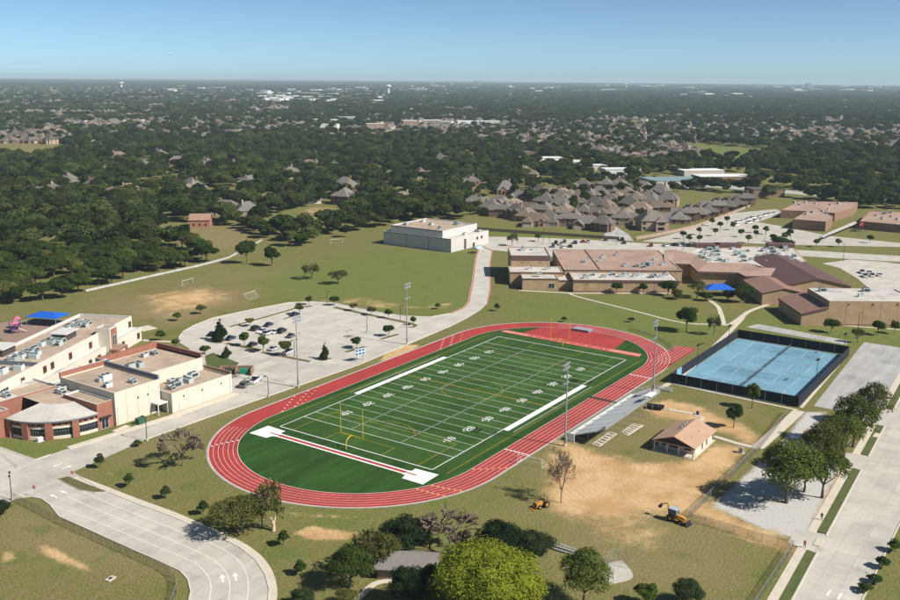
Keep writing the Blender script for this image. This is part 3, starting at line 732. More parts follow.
for i in range(1, 10):
    yd = 10*i if i <= 5 else 100-10*i
    x0 = -HG+9.144*i
    for s in (-1, 1):
        # s=-1: read from the south sideline; s=+1: from the north one
        mb = MB()
        def put(rx, ry, w_, h_):
            pts = [(rx, ry), (rx+w_, ry), (rx+w_, ry+h_), (rx, ry+h_)]
            if s < 0: mb.sheet([(x0+a, -17.9+b) for a, b in pts], ZL+0.004)
            else: mb.sheet([(x0-a, 17.9-b) for a, b in pts], ZL+0.004)
        for q, ch in enumerate(str(yd)):
            for sg in DIG[ch]:
                x_0, x_1, y_0, y_1 = SEG[sg]; put(-1.6+q*1.85+x_0*1.35, y_0*1.25-0.2, (x_1-x_0)*1.35, (y_1-y_0)*1.25)
        if yd != 50:
            left = (i < 5) == (s < 0)
            for k in range(4):
                h_ = 0.5*(1-k/4); xx = (-1.75-0.2*k-0.2) if left else (1.75+0.2*k)
                put(xx, 1.25-h_/2, 0.2, h_)
        stuff_o = mb.build('yard_number', M_PAINT, field)
# pole vault runway and pads at the west end
rw = MB().sheet([(-60.3, -22.6), (-58.9, -22.6), (-58.9, 22.6), (-60.3, 22.6)], 0.030).build('vault_runway', M_TRACK, field)
for x in (-60.42, -58.78): MB().sheet([(x-0.28, -21.2), (x+0.28, -21.2), (x+0.28, 21.2), (x-0.28, 21.2)], 0.032).build('runway_border', M_PAINT, field)
for s in (-1, 1):
    pts = [(-62.8, 21.6), (-61.0, 21.2), (-60.9, 20.2), (-58.4, 20.2), (-58.2, 21.0), (-56.6, 20.9), (-56.3, 27.4), (-62.9, 27.6)]
    MB().sheet([(a, s*b) for a, b in pts], 0.036).build('vault_pad_cover', M_PAINT, field)
    MB().sheet([(-59.85, s*19.8), (-59.35, s*19.8), (-59.35, s*23.4), (-59.85, s*23.4)], 0.040).build('runway_tip', M_TRACK, field)
# high jump apron and east runway
MB().sheet([(64.2, -16.0), (64.2, 20.0)] + [(RA+(RI-0.05)*math.cos(t), (RI-0.05)*math.sin(t)) for t in np.linspace(math.asin(20/RI)-0.06, -math.asin(16/RI)+0.06, 16)], 0.030).build('jump_apron', M_TRACK, field)
MB().sheet([(60.4, -26.6), (64.2, -26.0), (64.2, 26.6), (61.2, 27.6)], 0.032).build('jump_runway', mat('pale_red_rubber', (0.46, 0.10, 0.08), ns=0.3, amt=0.12), field)
for y0, y1 in ((16.5, 27.2), (-26.2, -15)): MB().sheet([(61.3, y0), (63.6, y0), (63.6, y1), (61.3, y1)], 0.037).build('sand_pit', M_TRACKP, field)
for k in range(9): MB().box(62.2, 62.6, 14-3.4*k, 14.45-3.4*k, 0.03, 0.037).build('takeoff_board', M_PAINT, field)
# ================================================================== TENNIS COURTS
TX0, TX1, TY0, TY1 = 40.2, 103.2, -83.2, -45.6
tc = struct(MB().prism([(TX0+0.15, TY0+0.15), (TX1-0.15, TY0+0.15), (TX1-0.15, TY1-0.15), (TX0+0.15, TY1-0.15)], 0, 0.04).build('tennis_courts', M_TENNIS))
NETY = (TY0+TY1)/2+0.1
for i in range(4):
    cxx = TX0+(TX1-TX0)*(i+0.5)/4; hw, hl = 5.485, 11.885
    MB().box(cxx-hw, cxx+hw, NETY-hl, NETY+hl, 0.03, 0.044).build('court_panel', M_TENNIS2, tc)
    ln = []
    for x in (-hw, -4.115, 4.115, hw): ln.append((cxx+x-0.035, cxx+x+0.035, NETY-hl, NETY+hl))
    for y in (-hl, -6.4, 6.4, hl): ln.append((cxx-(hw if abs(y) > 7 else 4.115), cxx+(hw if abs(y) > 7 else 4.115), NETY+y-0.04, NETY+y+0.04))
    ln.append((cxx-0.035, cxx+0.035, NETY-6.4, NETY+6.4))
    for k, (a, b, c, d) in enumerate(ln): MB().sheet([(a, c), (b, c), (b, d), (a, d)], 0.048 if k < 4 else 0.050).build('court_line', M_PAINT, tc)
    nt_ = thing('tennis_net', ['dark tennis net strung over the court closest to the bleachers', 'dark tennis net on the second court counted from the bleachers', 'dark tennis net on the third court counted from the bleachers', 'dark tennis net on the court closest to the tan brick gym'][i], 'tennis net', (cxx, NETY, 0.05))
    for s in (-1, 1): MB().tube((cxx+s*6.9, NETY, 0.05), (cxx+s*6.9, NETY, 1.12), 0.06).build('post', M_DARK, nt_)
    MB().quad((cxx-6.9, NETY, 0.07), (cxx+6.9, NETY, 0.07), (cxx+6.9, NETY, 1.05), (cxx-6.9, NETY, 1.05)).build('net', M_NET, nt_)
    MB().box(cxx-6.9, cxx+6.9, NETY-0.02, NETY+0.02, 1.03, 1.07).build('tape', M_ALU, nt_)
def screen_fence(name, label, a, b, h=3.1, step=4.5, blue=None, group=None):
    t = thing(name, label, 'fence', (a[0], a[1], 0), group)
    n = max(1, int(round(math.hypot(b[0]-a[0], b[1]-a[1])/step)))
    ang = math.atan2(b[1]-a[1], b[0]-a[0]); ox_, oy_ = -math.sin(ang)*0.04, math.cos(ang)*0.04
    for i in range(n+1):
        x, y = a[0]+(b[0]-a[0])*i/n, a[1]+(b[1]-a[1])*i/n
        MB().tube((x, y, 0), (x, y, h+0.1), 0.05, k=6).build('post', M_DARK, t)
        if i < n:
            x2, y2 = a[0]+(b[0]-a[0])*(i+1)/n, a[1]+(b[1]-a[1])*(i+1)/n
            fx, fy = (x2-x)*0.015, (y2-y)*0.015
            p = MB().prism([(x+fx+ox_, y+fy+oy_), (x2-fx+ox_, y2-fy+oy_), (x2-fx+ox_*1.6, y2-fy+oy_*1.6), (x+fx+ox_*1.6, y+fy+oy_*1.6)], 0.12, h).build('windscreen_panel', M_TENNIS if i == blue else M_WINDSCREEN, t)
            if i == blue: p['label'] = 'bright blue windscreen panel'
    MB().tube((a[0], a[1], h+0.05), (b[0], b[1], h+0.05), 0.04).build('top_rail', M_DARK, t)
screen_fence('windscreen_fence', 'black windscreen fence of the tennis courts, side facing the small snack hut', (TX0, TY1), (TX0, TY0))
screen_fence('windscreen_fence', 'black windscreen fence of the tennis courts along the old grey parking lot', (TX1, TY0), (TX0, TY0))
screen_fence('windscreen_fence', 'black windscreen fence of the tennis courts, side facing the tan brick gym', (TX1, TY1), (TX1, TY0))
screen_fence('windscreen_fence', 'black windscreen fence of the tennis courts with one blue panel, along the footpath', (TX0, TY1), (TX1, TY1), blue=1)

# ================================================================== BUILDING HELPERS
def inset(poly, t):
    poly = ccw(poly); n = len(poly); out = []
    for i in range(n):
        a, b, c = poly[i-1], poly[i], poly[(i+1) % n]
        d1 = (b[0]-a[0], b[1]-a[1]); d2 = (c[0]-b[0], c[1]-b[1]); l1 = math.hypot(*d1); l2 = math.hypot(*d2)
        n1 = (-d1[1]/l1, d1[0]/l1); n2 = (-d2[1]/l2, d2[0]/l2)
        k = 1+n1[0]*n2[0]+n1[1]*n2[1]; k = max(k, 0.3)
        out.append((b[0]+t*(n1[0]+n2[0])/k, b[1]+t*(n1[1]+n2[1])/k))
    return out
def block(root, poly, z1, wall, roof, z0=0.0, par=0.5, coping=None, inner=None, fascia=0.0, fmat=None):
    """walls, parapet ring and a flat roof lying behind the parapet"""
    poly = ccw(poly); ins = inset(poly, 0.35)
    ztop = z1-fascia
    w = MB(); w.prism(poly, z0, ztop, bottom=False, top=False); w = w.build('wall', wall, root)
    if fascia > 0:
        MB().prism(inset(poly, -0.18), ztop, z1, bottom=True, top=False).build('fascia', fmat or M_FASCIA, root)
    n = len(poly); pr = MB()
    src = inset(poly, -0.18) if fascia > 0 else poly
    pr.v = [(*p, z1) for p in src]+[(*p, z1) for p in ins]+[(*p, z1-par) for p in ins]
    pr.f = [(i, (i+1) % n, n+(i+1) % n, n+i) for i in range(n)]+[(n+i, n+(i+1) % n, 2*n+(i+1) % n, 2*n+i) for i in range(n)]
    pr.build('parapet', coping or wall, root)
    MB().sheet(ins, z1-par+0.01).build('roof', roof, root)
    return w
def window(root, a, b, z0, z1, out=(0, -1), name='window', mull=0, gm=M_GLASS, fm=None, proud=0.05):
    """framed glass panel on a wall from plan point a to b; out = wall's outward normal"""
    ox_, oy_ = out[0]*proud, out[1]*proud
    g = MB().prism([a, b, (b[0]+ox_, b[1]+oy_), (a[0]+ox_, a[1]+oy_)], z0, z1).build(name, gm, root)
    fr = MB(); q = 0.09
    L = math.hypot(b[0]-a[0], b[1]-a[1]); dx, dy = (b[0]-a[0])/L, (b[1]-a[1])/L
    def bar(s0, s1, h0, h1):
        p0 = (a[0]+dx*s0, a[1]+dy*s0); p1 = (a[0]+dx*s1, a[1]+dy*s1)
        fr.prism([p0, p1, (p1[0]+ox_*1.9, p1[1]+oy_*1.9), (p0[0]+ox_*1.9, p0[1]+oy_*1.9)], h0, h1)
    bar(-q, 0, z0-q, z1+q); bar(L, L+q, z0-q, z1+q); bar(0, L, z1, z1+q); bar(0, L, z0-q, z0)
    for k in range(1, mull+1): bar(L*k/(mull+1)-0.04, L*k/(mull+1)+0.04, z0, z1)
    if mull >= 2: bar(0, L, (z0+z1)/2-0.03, (z0+z1)/2+0.03)
    fr.build('frame', fm or M_COPING, g)
    return g
# rooftop air conditioners -------------------------------------------------
def make_unit(kind):
    r = thing('rooftop_unit', 'rooftop air conditioner', 'air conditioner')
    if kind == 0:
        MB().box(-1.1, 1.1, -0.75, 0.75, 0.0, 1.15).build('cabinet', M_HVAC, r)
        MB().box(0.35, 1.1, -0.78, 0.78, 1.15, 1.3).build('hood', M_HVAC, r)
        MB().tube((-0.45, 0, 1.15), (-0.45, 0, 1.3), 0.48, 0.48, 10).build('fan', M_FANGRILL, r)
        MB().box(-1.13, -0.9, -0.6, 0.6, 0.25, 0.95).build('intake_grille', M_FANGRILL, r)
    else:
        MB().box(-1.5, 1.0, -0.95, 0.95, 0.0, 1.45).build('cabinet', M_HVAC, r)
        for x in (-0.9, 0.3): MB().tube((x, 0, 1.45), (x, 0, 1.6), 0.5, 0.5, 10).build('fan', M_FANGRILL, r)
        MB().box(1.0, 1.9, -0.6, 0.6, 0.0, 0.9).build('duct', M_ALU, r)
        MB().box(-1.2, 0.8, -1.0, -0.9, 0.3, 1.2).build('intake_grille', M_FANGRILL, r)
    return r
UNITS = [make_unit(0), make_unit(1)]
def units(lst, z, label, group, rz=0.0, kinds=None):
    for i, p in enumerate(lst):
        x, y = p[0], p[1]
        place(UNITS[(kinds[i] if kinds else i % 2)], (x, y, z), rz+random.choice((0, math.pi/2, math.pi))+random.uniform(-0.03, 0.03), random.uniform(0.85, 1.15), label, group)
def vent(x, y, z, label, group=None, r=0.18, h=0.6):
    t = thing('roof_vent', label, 'vent', (x, y, z), group)
    MB().tube((x, y, z), (x, y, z+h), r, r, 8).build('pipe', M_GALV, t); MB().tube((x, y, z+h+0.005), (x, y, z+h+0.2), r*1.6, r*0.6, 8).build('cap', M_GALV, t)

# ================================================================== LEFT SCHOOL (cream and brick)
SL = thing('school_building', 'cream and red brick school with a round front and many rooftop units', 'school', (-80, 75, 0))
hallA = [(-79.4, 59.5), (-65.0, 59.5), (-65.0, 83.0), (-79.4, 83.0)]
hallB = [(-64.9, 67.0), (-43.2, 67.0), (-43.2, 87.2), (-64.9, 87.2)]
hallC = [(-64.6, 55.2), (-42.9, 55.2), (-42.9, 66.9), (-64.6, 66.9)]
block(SL, hallA, 9.1, M_WHITEWALL, M_ROOFTAN, par=0.35, coping=M_WHITEWALL)
block(SL, hallB, 8.7, M_WHITEWALL, M_ROOFTAN, par=0.5, coping=M_WHITEWALL)
block(SL, hallC, 5.7, M_WHITEWALL, M_ROOFTAN, par=0.6, coping=M_WHITEWALL)
# raised brick-faced parapets at the backs of the hall roofs
MB().box(-79.5, -64.9, 82.7, 83.2, 8.7, 10.3).build('parapet', M_BRICK, SL)
MB().box(-65.0, -43.1, 86.8, 87.35, 8.4, 10.3).build('parapet', M_BRICK, SL)
MB().box(-43.55, -43.05, 67.2, 86.8, 8.3, 10.0).build('parapet', M_BRICK, SL)
MB().box(-65.3, -64.75, 59.7, 86.8, 8.6, 10.2).build('parapet', mat('shaded_parapet', (0.16, 0.17, 0.20), ns=0.5, amt=0.1), SL)  # dark blue-grey colour paints in the shade on this wall's west face
MB().box(-43.2, -42.8, 55.3, 66.8, 5.2, 6.4).build('parapet', M_BROWNBRICK, SL)
MB().box(-79.6, -64.85, 83.2, 83.5, 10.3, 10.38).build('coping', M_COPING, SL)
for x, y, h_ in [(a, 59.5, 8.6) for a in (-75.9, -72.3, -68.7)]+[(a, 55.2, 5.2) for a in (-59.2, -53.8, -48.3)]:
    MB().box(x-0.05, x+0.05, y-0.02, y-0.001, 0.2, h_).build('panel_joint', mat('joint_tan', (0.36, 0.32, 0.27)), SL)  # joint strips in a darker tan than the wall
for x, y in ((-78.8, 59.5), (-43.6, 55.2)): MB().box(x-0.09, x+0.09, y-0.14, y-0.002, 0.2, 5.0).build('downpipe', M_COPING, SL)
# small dark wall lights on the lit front walls, doors and the recessed entrance canopy
for x, z in ((-72.2, 5.9), (-69.0, 5.9), (-60.5, 3.9), (-54.0, 3.9), (-47.0, 3.9)):
    y = 59.5 if x < -65 else 55.2
    MB().box(x-0.18, x+0.18, y-0.16, y-0.01, z-0.2, z+0.25).build('wall_lamp', M_DARK, SL)
window(SL, (-62.0, 55.2), (-60.2, 55.2), 0.15, 2.35, name='door', gm=M_WHITEWALL)
window(SL, (-66.8, 59.5), (-65.4, 59.5), 0.15, 2.3, name='door', gm=M_GLASS)
MB().box(-68.2, -64.65, 56.6, 59.48, 3.0, 3.35).build('entrance_canopy', M_COPING, SL)
for x in (-68.0, -64.9): MB().box(x-0.12, x+0.12, 56.7, 56.94, 0, 3.0).build('canopy_post', M_COPING, SL)
# quarter round brick and glass front
FC, FR_ = (-84.0, 76.0), 15.5
def fa(deg, r): return (FC[0]+r*math.cos(math.radians(deg)), FC[1]+r*math.sin(math.radians(deg)))
degs = np.linspace(181, 269, 23)
w = MB(); outer = [fa(d, FR_) for d in degs]
for z0, z1, name, m_, rr_ in ((0.0, 1.0, 'wall', M_CREAM, FR_), (2.75, 3.35, 'wall_band', M_CREAM, FR_), (4.15, 4.75, 'wall_band', M_BRICK, FR_)):
    mb = MB(); mb.strip([fa(d, rr_-0.2) for d in degs], 0.4, z0, z1 if name != 'wall' else 0.75); mb.build(name, m_, SL)
mb = MB(); mb.strip([fa(d, FR_-0.34) for d in degs], 0.1, 0.75, 2.75); g = mb.build('window', M_GLASS, SL)
fr = MB()
for d in np.linspace(184, 266, 34): fr.obox(*fa(d, FR_-0.24), 1.0, 2.75, 0.05, 0.04, math.radians(d))
fr.strip([fa(d, FR_-0.24) for d in degs], 0.08, 1.85, 1.93); fr.build('mullion', mat('grey_mullion', (0.12, 0.13, 0.14)), g)
mb = MB(); mb.strip([fa(d, FR_-0.34) for d in degs], 0.1, 3.35, 4.15); g = mb.build('window', M_GLASS, SL)
fr = MB()
for d in np.linspace(184, 266, 15): fr.obox(*fa(d, FR_-0.2), 3.35, 4.15, 0.2, 0.42, math.radians(d))
fr.build('brick_pier', M_BRICK, g)
for d in (183, 203, 224.5, 247.5): MB().obox(*fa(d, FR_+0.15), 0, 4.7, 0.55, 0.85, math.radians(d)).build('brick_pillar', M_BRICK, SL)
mb = MB(); RIN = 6.2; n = len(degs)
mb.v = [(*fa(d, FR_+0.75), 4.95) for d in degs]+[(*fa(d, RIN), 6.2) for d in degs]; mb.f = [(i, i+1, n+i+1, n+i) for i in range(n-1)]
mb.build('roof', M_ROOFWHITE, SL)
mb = MB(); mb.strip([fa(d, FR_+0.72) for d in degs], 0.12, 4.6, 4.96); mb.build('fascia', mat('grey_fascia', (0.17, 0.18, 0.2), rough=0.5), SL)
mb = MB(); mb.v = [(*fa(d, FR_), 4.72) for d in degs]+[(*fa(d, FR_+0.7), 4.62) for d in degs]; mb.f = [(i, i+1, n+i+1, n+i) for i in range(n-1)]; mb.build('soffit', M_COPING, SL)
MB().sheet([fa(d, RIN) for d in degs]+[(-79.6, 69.8), (-79.6, 91.5), (-90, 91.5)], 6.15).build('roof', M_ROOFTAN, SL)
block(SL, [(-84.3, 60.4), (-79.55, 60.4), (-79.55, 74.5), (-84.3, 74.5)], 7.2, M_BRICK, M_ROOFTAN, par=0.4, coping=M_COPING)
block(SL, [(-103.0, 76.0), (-98.9, 76.0), (-98.9, 92.0), (-103.0, 92.0)], 7.0, M_BRICK, M_ROOFTAN, par=0.4, coping=M_COPING)
window(SL, (-83.2, 60.4), (-81.2, 60.4), 0.15, 3.0, name='entrance_door', mull=1)
MB().box(-83.8, -80.6, 59.4, 60.38, 3.15, 3.4).build('door_canopy', M_DARK, SL)
block(SL, [(-98.8, 84.0), (-79.6, 84.0), (-79.6, 95.5), (-98.8, 95.5)], 6.6, M_BRICK, M_ROOFWHITE, par=0.5, coping=M_COPING)
block(SL, [(-79.5, 83.6), (-66, 83.6), (-66, 92.0), (-79.5, 92.0)], 5.2, M_CREAM, M_ROOFWHITE, par=0.4, coping=M_COPING)
# two storey classroom wing, turned about 27 degrees
WA = math.radians(26.0); WO = (-21.8, 122.6)
def WG(s, t): return (WO[0]-s*math.cos(WA)-t*math.sin(WA), WO[1]-s*math.sin(WA)+t*math.cos(WA))   # s along the front to the left, t to the back
WN = (math.sin(WA), -math.cos(WA))
block(SL, [WG(1.6, 2.4), WG(100, 2.4), WG(100, 21.5), WG(1.6, 21.5)], 9.0, M_CREAM, M_ROOFTAN, par=0.9, coping=M_COPING)
block(SL, [WG(0, 0), WG(100, 0), WG(100, 2.35), WG(0, 2.35)], 4.6, M_CREAM, M_ROOFWHITE, par=0.25, coping=M_COPING)
block(SL, [WG(-0.1, 2.5), WG(1.55, 2.5), WG(1.55, 20), WG(-0.1, 20)], 4.5, M_CREAM, M_ROOFWHITE, par=0.25, coping=M_COPING)
MB().prism([WG(58, 2.9), WG(58.5, 2.9), WG(58.5, 21.0), WG(58, 21.0)], 8.1, 9.3).build('parapet', mat('shaded_parapet', (0.16, 0.17, 0.20)), SL)  # cross parapet, its shaded face painted in as dark blue-grey
# brick entrance tower on the wing
block(SL, [WG(19.5, -1.6), WG(24.5, -1.6), WG(24.5, 3.2), WG(19.5, 3.2)], 10.6, M_CREAM, M_ROOFTAN, par=0.4, coping=M_COPING)
MB().prism([WG(20.2, -1.75), WG(23.8, -1.75), WG(23.8, -1.62), WG(20.2, -1.62)], 0, 10.2).build('brick_panel', M_BRICK, SL)
window(SL, WG(20.9, -1.78), WG(21.8, -1.78), 4.6, 8.0, WN); window(SL, WG(22.2, -1.78), WG(23.1, -1.78), 4.6, 8.0, WN)
MB().prism([WG(18.6, -4.4), WG(25.4, -4.4), WG(25.4, -1.7), WG(18.6, -1.7)], 3.2, 4.0).build('entrance_canopy', M_BRICK, SL)
for s in (18.9, 25.1): MB().obox(*WG(s, -4.1), 0, 3.2, 0.3, 0.3, WA).build('canopy_post', M_BRICK, SL)
for s in (2.6, 13.5, 16.5, 29.0, 41.0, 51.0, 55.0, 66.0):
    window(SL, WG(s+1.5, 2.4), WG(s, 2.4), 5.5, 7.4, WN, mull=1, fm=M_BRICK, proud=0.1)
for s in (1.6, 12.5, 16.0, 28.5, 34, 41.0, 47):
    window(SL, WG(s+1.6, 0), WG(s, 0), 1.3, 3.2, WN, mull=1, fm=M_BRICK, proud=0.1)
window(SL, WG(79.5, 2.4), WG(73.5, 2.4), 5.3, 7.1, WN, mull=4)
# rooftop penthouses
for s, t_ in ((26.0, 9.0), (45.0, 18.0)):
    q = [WG(s, t_), WG(s+6.5, t_), WG(s+6.5, t_+4.5), WG(s, t_+4.5)]
    MB().prism(q, 8.1, 10.3).build('penthouse', mat('dark_louver', (0.07, 0.055, 0.05), rough=0.7), SL)
    MB().prism(inset(q, -0.7), 10.3, 10.6).build('penthouse_roof', M_COPING, SL)
units([WG(s, t) for s, t in ((10, 15), (12.5, 16.5), (15, 15.5), (17.5, 16.5), (20, 15.5), (12, 12.5), (15, 12.0), (32, 11.5), (34, 13.5), (36.5, 12), (38.5, 13.5), (34, 9.5), (37, 8.6),
       (44.5, 12.2), (46.5, 13.7), (48.5, 12), (50.5, 13.6), (52, 11.8), (54, 13.4), (55.5, 12), (47.5, 9.4), (51, 8.5), (64, 9.5), (66.5, 8.6), (69, 9.4), (62, 6.5), (77, 13), (80, 12.6), (83, 12.4), (72, 12.8))],
      8.12, 'pale grey air conditioner on the flat roof of the long classroom wing', 'air conditioners on the classroom wing roof', WA)
units([(-73.5, 71.5), (-70.5, 63.5), (-76.5, 66)], 8.77, 'pale grey air conditioner on the tallest cream hall roof', 'air conditioners on the tall hall', 0, [1, 0, 0][:3])
units([(-61.5, 76.5), (-58.8, 76.0), (-51.5, 82.5), (-48.5, 82.0), (-63, 85)], 8.22, 'pale grey air conditioner on the hall roof with brick back parapet', 'air conditioners on the brick backed hall', 0, [1, 1, 0, 0, 0])
units([(-61, 59.5), (-58.5, 60.5), (-56, 62.5), (-54.2, 60.6), (-52, 63.2), (-49.8, 63.4), (-57.5, 63.6)], 5.12, 'pale grey air conditioner on the low cream block beside the drive', 'air conditioners on the low block')
units([(-82.5, 78), (-80.9, 80.2), (-92.5, 87.5)], 6.2, 'grey air conditioner on the roof behind the round front', 'air conditioners behind the round front', 0, [0, 0, 0])

# ================================================================== WHITE FIELD HOUSE
FH = thing('field_house', 'pale grey field house with two stepped flat roofs beside the grass field', 'gym building', (196, 150, 0))
M_FH = mat('pale_grey_panel', (0.50, 0.48, 0.46), ns=0.3, amt=0.05)
block(FH, [(182.2, 131.6), (219, 131.6), (219, 176.5), (182.2, 176.5)], 7.2, M_FH, M_ROOFWHITE, par=0.4, coping=M_COPING)
block(FH, [(184.4, 138.6), (218.0, 138.6), (218.0, 173.0), (184.4, 173.0)], 10.6, M_FH, M_ROOFTAN, z0=6.7, par=0.5, coping=M_COPING)
for z in (7.15, 10.55): MB().box(182.12 if z < 8 else 184.32, 182.2 if z < 8 else 184.4, 131.6 if z < 8 else 138.6, 176.5 if z < 8 else 173, z-0.45, z-0.05).build('trim_band', mat('dark_trim', (0.10, 0.09, 0.10)), FH)
for y in (146, 161): MB().box(182.1, 182.2, y-0.12, y+0.12, 0, 6.7).build('panel_joint', mat('dark_trim', (0.10, 0.09, 0.10)), FH)
window(FH, (194.5, 131.6), (196.5, 131.6), 0.2, 5.6, mull=1); window(FH, (206.5, 131.6), (208.3, 131.6), 3.6, 5.2); window(FH, (211, 131.6), (212.8, 131.6), 3.6, 5.2)
window(FH, (203, 131.6), (205, 131.6), 0.1, 2.4, name='door')
units([(191, 168), (193, 146), (206, 167), (209, 146), (200, 157)], 10.12, 'grey air conditioner on the upper roof of the pale field house', 'air conditioners on the field house', 0, [1, 1, 1, 1, 0])
units([(200, 134.8), (213, 135)], 6.82, 'grey air conditioner on the lower ledge roof of the pale field house', 'air conditioners on the field house ledge')
cx_, cy_2 = P(473, 255)

# ================================================================== MIDDLE SCHOOL (tan brick, brown roofs)
U0 = P(554, 291); UA = math.radians(-55.8)
def UV(u, v): return (U0[0]+u*math.cos(UA)-v*math.sin(UA), U0[1]+u*math.sin(UA)+v*math.cos(UA))
def UR(u0, u1, v0, v1): return [UV(u0, v0), UV(u1, v0), UV(u1, v1), UV(u0, v1)]
UN = (math.sin(UA), -math.cos(UA))     # outward normal of the front
MS = thing('school_building', 'sprawling tan brick school with brown metal roofs behind the running track', 'school', (*UV(50, 10), 0))
block(MS, UR(-17.3, 0.5, 24.5, 47), 11.0, M_TANBRICK, M_ROOFWHITE, par=0.4, fascia=2.2)
block(MS, UR(-18.4, 5.0, 11.1, 24.4), 6.0, M_TANBRICK, M_ROOFWHITE, par=0.3, fascia=0.5)
block(MS, UR(-13.6, 1.8, 1.4, 11.0), 5.2, M_TANBRICK, M_ROOFWHITE, par=0.3, fascia=0.5)
block(MS, UR(8.0, 53.6, -2.2, 14.5), 5.5, M_TANBRICK, M_ROOFWHITE, par=0.35, fascia=1.1)
block(MS, UR(6.0, 58.5, 14.6, 66), 6.6, M_TANBRICK, M_ROOFPINK, par=0.25, fascia=0.5)
block(MS, UR(2.0, 7.9, 3.0, 14.0), 4.2, M_TANBRICK, M_ROOFWHITE, par=0.3, fascia=0.5)
MB().prism(UR(21.7, 22.1, 15, 65.6), 6.5, 6.62).build('roof_seam', M_FASCIA, MS)
window(MS, UV(-2.2, 1.4), UV(0.2, 1.4), 1.0, 3.0, UN, mull=1)
window(MS, UV(-9.0, 11.1), UV(-7.5, 11.1), 3.9, 5.2, UN)
for u in (14, 26, 38, 48): MB().prism(UR(u-0.15, u+0.15, -2.4, -2.22), 3.4, 3.8).build('wall_lamp', M_DARK, MS)
for u in (-12, -4): MB().prism(UR(u-0.15, u+0.15, 24.3, 24.48), 7.6, 8.0).build('wall_lamp', M_DARK, MS)
for u in (13, 19, 25, 31, 37, 43, 49): MB().prism(UR(u-0.05, u+0.05, -2.23, -2.202), 0.1, 4.3).build('control_joint', M_BROWNBRICK, MS)
MB().prism(UR(8.0, 53.6, -2.24, -2.203), 0.05, 0.7).build('base_course', M_BROWNBRICK, MS)
MB().prism(UR(96.6, 131, -56.24, -56.203), 0.05, 0.8).build('base_course', M_BROWNBRICK, MS)
for u in (103, 109.5, 116, 122.5): MB().prism(UR(u-0.05, u+0.05, -56.23, -56.202), 0.85, 9.2).build('control_joint', M_BROWNBRICK, MS)
# main mass with brown roofs, laid out from its roof edges
def roof_block(px, z, wall, roof, fas=0.9, par=0.12, z0=0.0):
    return block(MS, WP(px, z), z, wall, roof, z0=z0, par=par, fascia=fas)
roof_block([(681, 257), (700, 246.5), (792, 246.5), (806, 261), (770, 268.5), (748, 263.2), (706.3, 263.2), (697, 255.5)], 6.6, M_TANBRICK, M_ROOFWHITE)
# sloped brown metal roofs
def slope_roof(px_front, px_back, zf, zb, name='metal_roof', fas=0.9, wall=M_TANBRICK, m_=M_ROOFBROWN):
    F = WP(px_front, zf); B = WP(px_back, zb); n = len(F); mb = MB()
    mb.v = [(*p, zf) for p in F]+[(*p, zb) for p in B]; mb.f = [(i, i+1, n+i+1, n+i) for i in range(n-1)]
    mb.build(name, m_, MS)
    fs = MB(); wl = MB()
    for i in range(n-1):
        fs.quad((*F[i], zf-fas), (*F[i+1], zf-fas), (*F[i+1], zf+0.02), (*F[i], zf+0.02))
    fs.build('fascia', M_FASCIA, MS)
    if wall:
        c = (sum(p[0] for p in B)/n, sum(p[1] for p in B)/n)
        Fi = [(p[0]+(q[0]-p[0])*0.07, p[1]+(q[1]-p[1])*0.07) for p, q in zip(F, B)]
        for i in range(n-1): wl.quad((*Fi[i], 0), (*Fi[i+1], 0), (*Fi[i+1], zf-0.05), (*Fi[i], zf-0.05))
        wl.build('wall', wall, MS)
slope_roof([(664, 266), (672, 263.5), (689.5, 264), (698, 271.5), (737.5, 272.5), (745, 276), (771, 276)], [(664, 250), (675, 249.5), (697, 254.5), (707, 262.3), (747, 262.8), (760, 267.5), (776, 268)], 6.2, 7.4, m_=M_ROOFPINK)
for a, b in (((705, 283), (735, 283)),):
    MB().prism([P(a[0], a[1]), P(b[0], b[1]), P(b[0], b[1]-2.0), P(a[0], a[1]-2.0)], 2.6, 3.0).build('walkway_canopy', M_COPING, MS)
